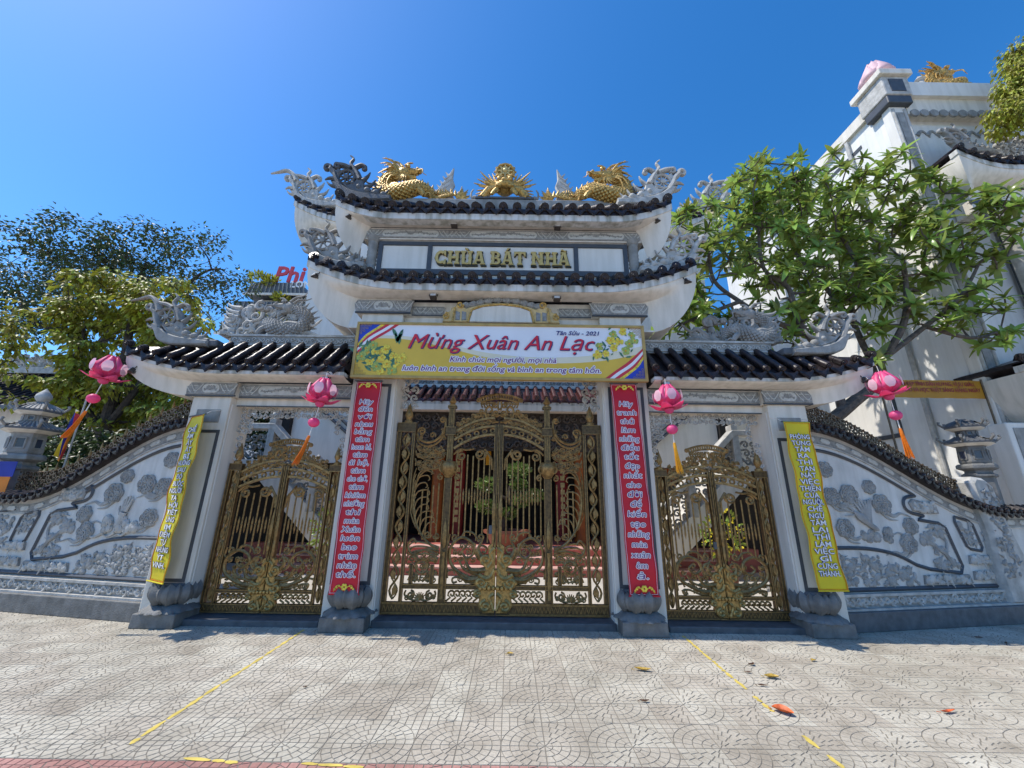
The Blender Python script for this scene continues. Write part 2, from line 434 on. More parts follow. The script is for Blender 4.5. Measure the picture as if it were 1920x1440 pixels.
big = {'paving': MB(), 'paving_red': MB()}
k = 0
for d, (x, y, fx, fy, m) in vis[:300]:
    link('paving_tile', tile_meshes[(m, random.randrange(3))], pave, loc=(x, y, random.uniform(-.0003, .0003)), rot=(random.uniform(-.0015, .0015), random.uniform(-.0015, .0015), rot_for(fx, fy)))
for d, (x, y, fx, fy, m) in rest:
    t = TM[random.randrange(3)]; a = rot_for(fx, fy); ca, sa = round(cos(a)), round(sin(a)); dz = random.uniform(-.0003, .0003)
    big[m].add([(x+px*ca-py*sa, y+px*sa+py*ca, pz+dz) for px, py, pz in t.v], t.f)
for i in range(-40, 41):                                # the course cut short where the red field begins
    x = i*.3; a = rot_for(-1 if i % 2 == 0 else 1, 1); ca, sa = round(cos(a)), round(sin(a))
    for poly in tile_pads(i % 3):
        q = clip([(x+(px-.15)*ca-(py-.15)*sa, 3.1+(px-.15)*sa+(py-.15)*ca) for px, py in poly], 0, 1, 3.048)
        if len(q) >= 3:
            n = len(q); cx = sum(p[0] for p in q)/n; cy = sum(p[1] for p in q)/n
            big['paving'].add([(cx+(px-cx)*1.02, cy+(py-cy)*1.02, -.003) for px, py in q]+[(cx+(px-cx)*.965, cy+(py-cy)*.965, 0) for px, py in q], [tuple(range(n, 2*n))]+[(k, (k+1) % n, (k+1) % n+n, k+n) for k in range(n)])
big['paving'].build('paving_tiles', 'paving', pave, kind='stuff')
big['paving_red'].build('red_paving_tiles', 'paving_red', pave, kind='stuff')
# worn yellow lines: broken strokes of paint lying on the tiles
def paint_line(x0, y0, x1, y1, wd, gaps, seed):
    rnd = random.Random(seed); mb = MB(); L_ = math.hypot(x1-x0, y1-y0); d = Vector((x1-x0, y1-y0))/L_; n_ = Vector((-d.y, d.x)); t = 0
    while t < L_:
        seg = rnd.uniform(.05, .22); seg = min(seg, L_-t)
        if rnd.random() > gaps and seg > .015:
            K = 5; left = []; right = []
            o = rnd.uniform(-.1, .1)*wd
            for i in range(K+1):
                q = Vector((x0, y0))+d*(t+seg*i/K)
                e = .35+.65*sin(PI*(i+.4)/(K+.8)); a = wd*(.5*e+rnd.uniform(-.16, .05))+o; b = wd*(.5*e+rnd.uniform(-.16, .05))-o
                left.append((q.x+n_.x*a, q.y+n_.y*a, .0022)); right.append((q.x-n_.x*b, q.y-n_.y*b, .0022))
            vs = left+right; mb.add(vs, [(i, i+K+1, i+K+2, i+1) for i in range(K)])
        t += seg+rnd.uniform(0, .02)
    return mb
paint_line(-2.40, 5.62, -2.34, 3.20, .044, .0, 3).build('yellow_line', 'yellow_paint', kind='structure')
paint_line(2.39, 5.60, 2.33, 3.75, .044, .05, 4).build('yellow_line', 'yellow_paint', kind='structure')
paint_line(2.33, 3.42, 2.34, 3.06, .044, .3, 5).build('yellow_line', 'yellow_paint', kind='structure')
paint_line(-1.87, 3.065, -1.50, 3.03, .035, 0, 6).build('yellow_line', 'yellow_paint', kind='structure')
paint_line(-1.10, 3.03, -.70, 3.005, .035, 0, 7).build('yellow_line', 'yellow_paint', kind='structure')
# dark stone thresholds under the gates
thr = MB().box(-1.6, 1.6, 5.72, 6.3, -.02, .085).build('threshold', 'stone_dark', kind='structure', bev=.012)
MB().box(2.27, 4.10, 5.70, 6.3, -.02, .075).build('threshold', 'stone_dark', kind='structure', bev=.012)
MB().box(-4.10, -2.27, 5.70, 6.3, -.02, .075).build('threshold', 'stone_dark', kind='structure', bev=.012)

# ================================================================== ROOF AND ORNAMENT BUILDERS
def barrel_mesh(length, dz, m, name='barrel_tile', r=.072):
    """round glazed cover tiles running up the slope, with a bossed disc at the eave"""
    mb = MB(); n = max(2, int(round(length/.15))); pts = []; rad = []
    for i in range(n):
        a = i/n; b = (i+1)/n
        pts += [(0, length*a, dz*a), (0, length*(b-.02), dz*(b-.02))]; rad += [r*1.06, r*.92]
    mb.tube(pts, rad, n=10)
    L_ = math.hypot(length, dz); d = Vector((0, -length/L_, -dz/L_))
    mb.tube([Vector((0, 0, 0))+d*.0, d*.012], [r*.80, r*.74], n=10); mb.tube([d*.012, d*.026], [r*.45, r*.3], n=8)
    return mb.mesh(name, m, True)
def drip_mesh(m, w_=.105, h=.125, name='drip_tile'):
    mb = MB()
    out = [(-w_, .035), (-w_*.55, .0), (0, -.012), (w_*.55, .0), (w_, .035), (w_*.95, -.012), (w_*.55, -.055), (0, -h), (-w_*.55, -.055), (-w_*.95, -.012)]
    mb.prism(out, -.012, .012, .004)
    inn = [(-w_*.6, -.018), (0, -.03), (w_*.6, -.018), (w_*.42, -.05), (0, -h*.76), (-w_*.42, -.05)]
    mb.prism(inn, -.019, -.008, .004)
    return mb.mesh(name, m)
def hull(A0, A1, Yf, Yb, ztop, W0, W1, yw0, yw1, zfront, zend, N=90, K=9, endL=True, endR=True, xmid=0., dip=.94):
    """plastered cove under the eaves: quarter-ellipse from the wall head out to the fascia"""
    mb = MB(); per = []
    def fr(x):
        t = (x-A0)/(A1-A0); xw = lerp(W0, W1, t); e = 0.
        if endL and x < xmid: e = max(e, (xmid-x)/(xmid-A0))
        if endR and x > xmid: e = max(e, (x-xmid)/(A1-xmid))
        zb = zfront+(zend-zfront)*max(0, (e-dip)/(1-dip))**1.3
        return xw, zb
    M_ = 8
    if endL:
        for j in range(M_, 0, -1): y = lerp(Yf, Yb, j/M_); per.append(((A0, y, ztop(A0)), (W0, lerp(yw0, yw1, j/M_), zend)))
    for i in range(N+1):
        x = lerp(A0, A1, i/N); xw, zb = fr(x); per.append(((x, Yf, ztop(x)), (xw, yw0, zb)))
    if endR:
        for j in range(1, M_+1): y = lerp(Yf, Yb, j/M_); per.append(((A1, y, ztop(A1)), (W1, lerp(yw0, yw1, j/M_), zend)))
    vs = []
    for T, B in per:
        for k_ in range(K+1):
            s = k_/K*PI/2; h_ = sin(s); v_ = 1-cos(s)
            vs.append((lerp(B[0], T[0], h_), lerp(B[1], T[1], h_), lerp(B[2], T[2], v_)))
    fs = [(i*(K+1)+k_, i*(K+1)+k_+1, (i+1)*(K+1)+k_+1, (i+1)*(K+1)+k_) for i in range(len(per)-1) for k_ in range(K)]
    mb.add(vs, fs)
    # back half, unseen from the street, closes the shell
    return mb
def strip(xs, yfun, z0f, z1f, th_):
    mb = MB(); vs = []
    for x in xs: y = yfun(x); vs += [(x, y, z0f(x)), (x, y, z1f(x)), (x, y+th_, z1f(x)), (x, y+th_, z0f(x))]
    fs = []
    for i in range(len(xs)-1):
        a = 4*i; b = a+4; fs += [(a, b, b+1, a+1), (a+1, b+1, b+2, a+2), (a+2, b+2, b+3, a+3), (a+3, b+3, b, a)]
    n = 4*(len(xs)-1); fs += [(0, 1, 2, 3), (n+3, n+2, n+1, n)]
    return mb.add(vs, fs)
def tiled_roof(owner, name, x0, x1, zt, Yf, Yr, dz, hips=(True, True), drop=.22, m='glaze', pitch=.232, front_m=None, hip_in=.75, back=True, rad=.072):
    """zt(x): height of the cover-tile centres along the eave. Returns the roof slab (a part) carrying tiles and fascia"""
    N = 48; Yb = 2*Yr-Yf; mb = MB(); vs = []
    hx0 = x0+hip_in if hips[0] else x0; hx1 = x1-hip_in if hips[1] else x1
    zr = zt((x0+x1)/2)+dz
    for i in range(N+1):
        x = lerp(x0, x1, i/N); xr = min(max(x, hx0), hx1)
        vs += [(x, Yf, zt(x)-.045), (xr, Yr, zr-.045), (x, Yb, zt(x)-.045), (x, Yf, zt(x)-.12), (x, Yb, zt(x)-.12)]
    fs = []
    for i in range(N):
        a = 5*i; b = a+5; fs += [(a, b, b+1, a+1), (a+1, b+1, b+2, a+2), (a+3, b+3, b, a), (a+2, b+2, b+4, a+4), (a+4, b+4, b+3, a+3)]
    for a in (0, 5*N): fs += [(a, a+1, a+2), (a, a+2, a+4, a+3)]
    slab = mb.add(vs, fs).build(name, m, owner)
    n = int((x1-x0)/pitch); off = ((x1-x0)-n*pitch)/2
    Lfull = Yr-Yf-.02
    cache = {}
    dm = drip_mesh(m)
    for i in range(n+1):
        x = x0+off+i*pitch
        frac = 1.
        if hips[0]: frac = min(frac, (x-x0)/hip_in)
        if hips[1]: frac = min(frac, (x1-x)/hip_in)
        frac = max(.22, min(1, frac)); key = round(frac*6)
        rise = (zr-zt(x))
        ky = (key, round(rise, 2))
        if ky not in cache: cache[ky] = barrel_mesh(Lfull*key/6, rise*key/6, m, r=rad)
        link('barrel_tile', cache[ky], slab, loc=(x, Yf-.035, zt(x)))
        if i < n:
            xm = x+pitch/2; sl = math.atan2(zt(x+pitch)-zt(x), pitch)
            link('drip_tile', dm, slab, loc=(xm, Yf-.03, zt(xm)-.045), rot=(R(-8), -sl, 0))
    xs = [lerp(x0, x1, i/60) for i in range(61)]
    strip(xs, lambda x: Yf+.005, lambda x: zt(x)-drop, lambda x: zt(x)-.075, .16).build('fascia', 'fascia', slab)
    return slab
def P2(o, s, f, pts, y):          # local (u outward, v up) to world
    return [(o[0]+f*s*u, y, o[2]+s*v) for u, v in pts]
def finial(owner, o, s, f, y, m='stone', long=False, wheel=(.76, .50, .15), name='corner_finial', light='stone_light'):
    """openwork swept-up corner ornament: crescent, dharma wheel, scrolled horns and leaf spikes"""
    mb = MB()
    T = lambda pts, r, n=7, flat=1.5: mb.tube(P2(o, s, f, crom(pts, 5), y), [q*s for q in r] if isinstance(r, list) else (r[0]*s, r[1]*s), n, flat=flat)
    # solid crescent along the hip
    low = crom([(-.10, -.02), (.25, -.03), (.55, -.02), (.78, .06), (.90, .24), (1.0, .37)], 5)
    up = crom([(1.0, .37), (.88, .36), (.80, .30), (.66, .20), (.45, .13), (.2, .10), (-.10, .06)], 5)
    q = P2(o, s, f, low+up[1:], y); mb.prism([(p[0], p[2]) for p in q], y-.075*s, y+.075*s, .02*s)
    T([(-.08, .08), (.2, .12), (.45, .16), (.66, .24), (.79, .36)], (.035, .03)); T([(-.1, -.01), (.3, .0), (.6, .02), (.8, .12), (.93, .34)], (.04, .03))
    # back plate of the crest
    pl = [(.28, .12), (.40, .26), (.43, .42), (.52, .56), (.62, .70), (.74, .73), (.90, .66), (.98, .52), (.92, .36), (.80, .26), (.6, .14)]
    wx, wz, wr = wheel
    hole = [(wx+wr*.9*cos(a*PI/8), wz+wr*.9*sin(a*PI/8)) for a in range(16)]
    for seg in ([(.28, .12), (.40, .28), (.44, .42), (.56, .44), (.62, .34), (.74, .31), (.68, .18), (.45, .10)], [(.44, .42), (.52, .60), (.62, .72), (.68, .65), (.60, .55), (.58, .45)],
                [(.90, .36), (1.0, .52), (.93, .68), (.86, .64), (.93, .52), (.86, .38)]):
        q = P2(o, s, f, seg, y); mb.prism([(p[0], p[2]) for p in q], y-.035*s, y+.035*s, .012*s)
    # horns
    hook = spiral(1.13, .70, .075, .02, 200, -1.1, 10)
    T([(.84, .30), (.93, .46), (.98, .58), (1.05, .66)]+hook, [.05]*16+[.045]*200 if False else (.055, .022))
    if long: T([(.92, .62), (1.02, .80), (1.18, .92), (1.36, .88), (1.52, .84)], (.06, .012))
    T([(.50, .44), (.58, .60), (.66, .72), (.72, .82), (.68, .92), (.75, 1.0)], (.05, .012))
    T([(.70, .70), (.82, .76), (.92, .78)]+spiral(.95, .74, .055, .015, 60, -1., 8), (.045, .02))
    T([(.62, .72), (.52, .78), (.44, .74)]+spiral(.47, .70, .045, .012, 120, .9, 7), (.035, .015))
    for a, b, c in (((.46, .42), (.38, .52), (.34, .62)), ((.40, .28), (.28, .34), (.22, .46)), ((.28, .15), (.16, .2), (.10, .32)), ((.12, .09), (.04, .13), (-.03, .24)), ((.95, .46), (1.06, .48), (1.14, .44)), ((.9, .30), (1.02, .32), (1.1, .4))):
        T([a, b, c], (.04, .008))
    # wheel
    ring = [(wx+wr*cos(i*PI/9), wz+wr*sin(i*PI/9)) for i in range(19)]
    mb.tube(P2(o, s, f, ring, y), .028*s, 6, flat=1.7)
    for i in range(4):
        a = i*PI/4+.2; mb.tube(P2(o, s, f, [(wx-wr*cos(a), wz-wr*sin(a)), (wx+wr*cos(a), wz+wr*sin(a))], y), .016*s, 5, flat=1.4)
    mb.lathe([(0.001, -.05*s), (.05*s, -.035*s), (.05*s, .035*s), (.001, .05*s)], (o[0]+f*s*wx, y, o[2]+s*wz), 8, ax='y')
    # cloud lobes on the crescent
    for u, v, r_ in ((.05, .12, .06), (.18, .15, .07), (.34, .2, .07), (.5, .28, .06), (.62, .36, .05)):
        mb.ball((o[0]+f*s*u, y, o[2]+s*v), r_*s, 8, sy=1.2)
    return mb.build(name, m, owner, True)
def dragon_mb(o, s, f, mane=True):
    """o base point, f=+1 head turned to +x"""
    mb = MB(); y = o[1]
    def T(pts, r, n=7, flat=1.0, dy=0., k=5): mb.tube([(o[0]+f*s*p[0], y+s*(p[2] if len(p) > 2 else 0)+dy*s, o[2]+s*p[1]) for p in crom(pts, k)], (r[0]*s, r[1]*s) if isinstance(r, tuple) else [q*s for q in r], n, flat=flat)
    def B(u, v, r, sx=1, sy=1, sz=1, dy=0): mb.ball((o[0]+f*s*u, y+dy*s, o[2]+s*v), r*s, 8, sx, sy, sz)
    body = [(-.36, .60, 0), (-.56, .56, .02), (-.69, .40, .05), (-.64, .20, .02), (-.42, .10, -.06), (-.18, .16, -.08), (-.02, .27, -.02), (.16, .24, .06), (.28, .10, .05), (.44, .07, -.03), (.62, .13, -.02), (.76, .09, 0)]
    pb = crom(body, 6); n = len(pb)
    rad = [s*(.085+.055*sin(PI*min(1, i/n*1.35))-.085*max(0, (i/n-.55)/.45)) for i in range(n)]
    mb.tube([(o[0]+f*s*p[0], y+s*p[2], o[2]+s*p[1]) for p in pb], rad, 10)
    for i in range(4, n-2, 2):        # dorsal fins
        p = Vector(pb[i]); t = Vector(pb[i+1])-Vector(pb[i-1]); nn = Vector((t.y, -t.x, 0)).normalized()*-1
        if i < 20: nn = -nn if nn.x > 0 else nn
        r_ = rad[i]/s; a = p+nn*r_*.8; b = p+nn*(r_+.10)+Vector((-.04, .03, 0))
        mb.tube([(o[0]+f*s*q.x, y+s*q.z, o[2]+s*q.y) for q in (a, (a+b)/2, b)], [.035*s, .025*s, .004*s], 5, flat=.6)
    for i in range(3, n-3):           # overlapping scales on the street side, row by row
        p = Vector(pb[i]); t = (Vector(pb[i+1])-Vector(pb[i-1])).normalized(); nn = Vector((t.y, -t.x, 0)).normalized()
        for k_ in range(6):
            a = R(-75+30*k_+(15 if i % 2 else 0)); q = p+(nn*sin(a)-Vector((0, 0, 1))*cos(a))*(rad[i]/s)*.97
            mb.ball((o[0]+f*s*q.x, y+s*q.z, o[2]+s*q.y), rad[i]*.27, 5)
    # head
    B(-.34, .63, .13, 1.1, .95, .95); B(-.24, .66, .09, 1.2, .9, .8)
    T([(-.30, .66), (-.18, .66), (-.07, .67)], (.085, .055), flat=1.2); B(-.05, .69, .055, 1, 1.2, .9); B(-.08, .72, .03, dy=-.035)
    T([(-.32, .56), (-.20, .53), (-.10, .54)], (.07, .03), flat=1.2)
    T([(-.14, .60), (-.13, .57)], (.02, .004)); T([(-.09, .62), (-.085, .58)], (.02, .004))
    for dy in (-.085, .085): B(-.24, .73, .038, dy=dy); T([(-.30, .73, dy), (-.24, .79, dy), (-.16, .80, dy)], (.03, .012))
    for dy in (-.05, .05): T([(-.36, .74, dy), (-.46, .84, dy), (-.60, .86, dy*1.6), (-.70, .92, dy*2)], (.032, .006))
    T([(-.06, .66, -.05), (.04, .62, -.12), (.06, .52, -.14), (.13, .48, -.12)], (.018, .004)); T([(-.20, .50, -.02), (-.16, .42, -.03), (-.22, .34, -.03)], (.04, .006))
    rnd = random.Random(5)
    if mane:
        for i in range(22):
            a = R(115+115*i/21+rnd.uniform(-6, 6)); L_ = rnd.uniform(.22, .40); dy = rnd.uniform(-.12, .1); c = (-.38+.06*cos(a), .62+.06*sin(a))
            T([(c[0], c[1], dy*.4), (c[0]+L_*.55*cos(a), c[1]+L_*.55*sin(a)+.03, dy), (c[0]+L_*cos(a+.25), c[1]+L_*sin(a+.25), dy*1.3)], (.036, .005), 5, k=3)
        for i in range(9):
            a = R(235+80*i/8); L_ = .16+.05*(i % 2); c = (-.34, .56)
            T([(c[0], c[1], -.06), (c[0]+L_*.6*cos(a), c[1]+L_*.6*sin(a), -.10), (c[0]+L_*cos(a-.3), c[1]+L_*sin(a-.3), -.10)], (.03, .005), 5, k=3)
    # legs with claws
    for (a, b, c, dy) in (((-.58, .24), (-.40, .22), (-.34, .05), -.13), ((-.10, .20), (.04, .12), (.12, .02), -.12), ((.18, .18), (.30, .20), (.38, .02), .10)):
        T([(*a, dy*.5), (*b, dy), (*c, dy)], (.07, .045))
        for k_ in (-1, 0, 1, 2): T([(c[0], c[1], dy), (c[0]+.07, c[1]+.035, dy+k_*.03), (c[0]+.13, c[1]-.015, dy+k_*.045)], (.028, .006), 5, k=3)
    # flame tail
    for i in range(9):
        a = R(-15+80*i/8); L_ = .20+.08*((i*7) % 3)/2; T([(.70, .09), (.70+L_*.6*cos(a), .09+L_*.6*sin(a)+.01), (.70+L_*cos(a+.12), .09+L_*sin(a+.12))], (.035, .004), 5, k=3)
    for i in range(5):
        a = R(60+20*i); T([(.30+.07*i, .14, -.02), (.31+.07*i+.10*cos(a), .14+.12*sin(a), -.04)], (.032, .004), 5, k=3)
    return mb
def relief_band(owner, x0, x1, z0, z1, y, pattern, seed=0, name='relief_band', trap=0.):
    """pattern: list of ('f'|'c', width share); f fretwork, c cartouche with scrolling leaves"""
    tot = sum(p[1] for p in pattern); h = z1-z0; rnd = random.Random(seed)
    plate = MB().prism([(x0-trap, z1), (x1+trap, z1), (x1, z0), (x0, z0)], y-.012, y+.02, .003).build(name, 'relief', owner)
    pale = MB(); dark = MB(); x = x0
    for kind, wd in pattern:
        xw = (x1-x0)*wd/tot; a, b = x, x+xw
        if kind == 'f':
            nn = max(2, int(xw/.075))
            for i in range(nn+1):
                u = lerp(a+.02, b-.02, i/nn); sg = 1 if (i//2) % 2 else -1
                pale.tube([(u-sg*h*.28, y-.014, z0+h*.12), (u+sg*h*.06, y-.014, z0+h*.5), (u+sg*h*.3, y-.014, z1-h*.12)], .008, 4, flat=.8)
                if i < nn: pale.tube([(u, y-.014, z0+h*.30), (u+xw/nn*.6, y-.014, z0+h*.30)], .007, 4, flat=.8); pale.tube([(u, y-.014, z0+h*.72), (u+xw/nn*.6, y-.014, z0+h*.72)], .007, 4, flat=.8)
        else:
            m_ = h*.40; c0, c1 = a+.03, b-.03; zc = (z0+z1)/2
            out = arc(c1-m_, zc, m_, -80, 80, 6)+arc(c0+m_, zc, m_, 100, 260, 6)
            pale.prism(out, y-.020, y-.006, .004)
            n_ = max(3, int(xw/.11)); cx = (c0+c1)/2; Lh = (c1-c0)/2-m_*.6
            for sg in (-1, 1):
                wv = [(cx+sg*Lh*t, zc+m_*.42*sin(t*5.5)*(1-.55*t)) for t in [i/12 for i in range(13)]]
                dark.tube(XZ(wv, y-.021), (.020, .008), 4, flat=.6)
                for i in range(n_):
                    t = (i+.6)/n_; u = cx+sg*Lh*t; v = zc+m_*.42*sin(t*5.5)*(1-.55*t); e = 1 if i % 2 else -1; r_ = m_*(.42-.2*t)
                    dark.tube(XZ(spiral(u, v+e*r_*.7, r_*.75, r_*.15, -90*e, .8*sg*e, 7), y-.021), (.013, .007), 4, flat=.6)
                    dark.ball((u+sg*.02, y-.021, v-e*r_*.55), r_*.42, 6, sy=.25)
            for i in range(7):
                an = R(i*180/6); dark.tube([(cx, y-.021, zc-m_*.2), (cx+m_*.75*cos(an), y-.023, zc-m_*.2+m_*.85*sin(an))], (.022, .005), 4, flat=.5)
            dark.ball((cx, y-.022, zc-.01), m_*.3, 6, sy=.3)
        x += xw
    if pale.v: pale.build('fretwork', 'relief_pale', plate)
    if dark.v: dark.build('scroll_relief', 'relief', plate)
    return plate
def stone_scroll_panel(mb, x0, x1, z0, z1, y, step, r=.016, seed=1, depth=1.6):
    """pierced scrollwork filling a rectangle"""
    rnd = random.Random(seed); nx = max(1, int(round((x1-x0)/step))); nz = max(1, int(round((z1-z0)/step)))
    for i in range(nx):
        for j in range(nz):
            cx = lerp(x0, x1, (i+.5)/nx); cz = lerp(z0, z1, (j+.5)/nz); e = 1 if (i+j) % 2 else -1
            mb.tube(XZ(spiral(cx, cz, step*.52, step*.12, rnd.choice([0, 90, 180, 270])+rnd.uniform(-15, 15), e*1.15, 11), y), (r, r*.7), 5, flat=depth)
            mb.ball((cx+rnd.uniform(-.3, .3)*step, y-.004, cz+rnd.uniform(-.4, .4)*step), step*.18, 6, sy=.7)
            if rnd.random() < .6:
                a = rnd.uniform(0, 2*PI); mb.tube([(cx, y, cz), (cx+step*.6*cos(a), y, cz+step*.6*sin(a))], (r*1.2, r*.3), 5, flat=depth)
def lotus_pedestal(owner, xc, y0, w_=.56):
    """square block, turned-down petals, swelling lotus bulb"""
    h = w_/2; yc = y0+h
    blk = MB().frustum(xc-h, xc+h, y0, y0+w_+.12, 0, .165, .006).build('pedestal', 'stone_mid', owner, bev=.012)
    mb = MB(); prof = [(.30, .165), (.295, .185), (.255, .215), (.225, .245)]
    mb.lathe([(r_*w_/.56, z) for r_, z in prof], (xc, yc, 0), 48, mod=lambda a, z: 1+.13*abs(sin(a*8))*(.245-z)/.08)
    mb.build('petal_skirt', 'stone_mid', blk, True)
    mb = MB()
    prof = [(.17, .245), (.205, .27), (.222, .33), (.226, .38), (.215, .44), (.195, .49), (.18, .50)]
    mb.lathe([(r_*w_/.56, z) for r_, z in prof], (xc, yc, 0), 32); mb.build('lotus_bulb', 'stone_dark', blk, True)
    for ring, (n_, z0, h_, off, hw0) in enumerate(((8, .243, .265, PI/8, .40), (8, .26, .24, 0, .28))):
        for k_ in range(n_):         # carved petals stand proud of the bulb and end in a point
            a = 2*PI*k_/n_+off; vs = []; fs = []; K = 8
            if sin(a) > .5: continue
            for i in range(K+1):
                t = i/K; z = z0+h_*t; rr_ = (.165+.098*sin(PI*min(1, .10+t*.74))-(.012 if ring else 0))*w_/.56; hw = hw0*(min(1, t*2.2+.45))*(1-t**3.2)**.6
                for e in (-1, -.55, 0, .55, 1): b = a+e*hw; q = rr_+.032*(1-abs(e)**1.6)+.008*(e == 0); vs.append((xc+q*cos(b), yc+q*sin(b), z-.012*abs(e)*t))
            for i in range(K):
                for e in range(4): fs.append((i*5+e, i*5+e+1, (i+1)*5+e+1, (i+1)*5+e))
            MB().add(vs, fs).build('petal', 'stone_mid', blk, True)
    return blk
def ring_frame(x0, x1, z0, z1, t, y, d):
    mb = MB()
    mb.box(x0, x1, y, y+d, z1-t, z1); mb.box(x0, x1, y, y+d, z0, z0+t)
    mb.box(x0, x0+t, y+.0005, y+d, z0+t, z1-t); mb.box(x1-t, x1, y+.0005, y+d, z0+t, z1-t)
    return mb

# ================================================================== CENTRAL GATEHOUSE
GH = thing('gatehouse', (0, 6, 0), 'tall white central gatehouse with two tiers of dark tiled roofs and gold temple name', 'gate')
for f in (-1, 1):
    pl = MB().box(f*1.60, f*2.27, 5.74, 6.26, 0, 4.49).build('pillar', 'plaster', GH, bev=.012)
    ring_frame(min(f*1.665, f*2.205), max(f*1.665, f*2.205), .50, 3.30, .045, 5.733, .02).build('panel_frame', 'frame', pl)
    lotus_pedestal(pl, f*1.90, 5.50, .58)
    MB().box(f*1.588, f*1.602, 5.78, 6.22, 0, 3.5).build('jamb_strip', 'plaster_cool', pl)
    # carved bracket under the lintel
    mb = MB(); xs = sorted((f*1.30, f*1.58))
    stone_scroll_panel(mb, xs[0], xs[1], 2.95, 3.50, 6.02, .13, .018, 3)
    mb.build('bracket', 'stone_light', GH, True)
MB().box(-1.598, 1.598, 5.84, 6.16, 3.5, 4.487).build('lintel', 'plaster', GH)
# head bands below the lower roof: forward over the pillars, set back between
for f in (-1, 1):
    xs = sorted((f*1.48, f*2.36)); MB().box(xs[0], xs[1], 5.70, 6.3, 4.492, 4.74).build('head_block', 'plaster', GH)
    relief_band(GH, xs[0], xs[1], 4.51, 4.715, 5.695, [('f', 1), ('c', 1.5), ('f', 1)], 2+f, trap=.05)
    MB().box(xs[0]-.01, xs[1]+.01, 5.688, 5.72, 4.485, 4.507).build('dark_line', 'frame', GH)  # thin line in dark frame paint along the foot of the band
MB().box(-1.478, 1.478, 5.80, 6.2, 4.49, 4.74).build('head_beam', 'plaster', GH)
for f in (-1, 1):
    xs = sorted((f*.95, f*1.47)); relief_band(GH, xs[0], xs[1], 4.51, 4.66, 5.796, [('f', 1)], 5)
    MB().box(xs[0], xs[1], 5.785, 5.81, 4.492, 4.508).build('dark_line', 'frame', GH)

zt_lo = lambda x: 4.985+.40*max(0, (abs(x)-1.5)/1.62)**2
zt_up = lambda x: 6.315+.27*max(0, (abs(x)-1.85)/1.0)**2
zt_sd = lambda x: 3.495+.27*max(0, (abs(x)-4.1)/1.46)**2
lower = tiled_roof(GH, 'lower_roof', -3.12, 3.12, zt_lo, 5.40, 5.78, .19, drop=.235, hip_in=.6)
hull(-3.10, 3.10, 5.42, 6.58, lambda x: zt_lo(x)-.232, -2.46, 2.46, 5.70, 6.3, 4.735, 4.22).build('soffit', 'plaster', lower, True)
upper = tiled_roof(GH, 'upper_roof', -2.85, 2.85, zt_up, 5.40, 5.98, .45, drop=.235, hip_in=.7)
hull(-2.83, 2.83, 5.42, 6.58, lambda x: zt_up(x)-.232, -2.47, 2.47, 5.70, 6.3, 6.135, 5.55).build('soffit', 'plaster', upper, True)
for f in (-1, 1):      # plaster closing the foot of each cove
    MB().box(f*2.2, f*2.455, 5.705, 6.295, 4.222, 4.25).build('cove_foot', 'plaster', lower); MB().box(f*2.33, f*2.465, 5.78, 6.295, 5.552, 5.58).build('cove_foot', 'plaster', upper)
# name storey
nw = MB().box(-2.10, 2.10, 5.76, 6.24, 4.95, 6.13).build('name_storey', 'plaster_cool', GH)
MB().box(-2.14, 2.14, 5.725, 5.758, 5.805, 5.875).build('panel_frame', 'frame', nw)
MB().box(-2.14, 2.14, 5.725, 5.758, 5.24, 5.335).build('panel_frame', 'frame', nw)
for x in (-2.105, -1.255, 1.255, 2.105): MB().box(x-.037, x+.037, 5.727, 5.758, 5.335, 5.805).build('panel_frame', 'frame', nw)
for x0, x1 in ((-2.066, -1.294), (-1.216, 1.216), (1.294, 2.066)): MB().box(x0, x1, 5.750, 5.762, 5.338, 5.802).build('name_panel', 'plaster_cool', nw)
for f in (-1, 1):
    c = MB().lathe([(.10, 5.25), (.10, 5.32), (.08, 5.34), (.075, 5.38)]+[(.078+.010*((i % 2)), 5.40+.035*i) for i in range(12)]+[(.08, 5.84), (.10, 5.86), (.11, 5.95)], (f*2.24, 5.74, 0), 14)
    c.build('corner_column', 'stone', nw, True)
MB().box(-2.42, 2.42, 5.715, 6.285, 5.905, 6.135).build('head_beam', 'plaster', GH)
relief_band(GH, -2.36, 2.36, 5.93, 6.10, 5.71, [('f', .5), ('c', 2.2), ('f', 1), ('c', 2.6), ('f', 1), ('c', 2.2), ('f', .5)], 9, trap=.03)

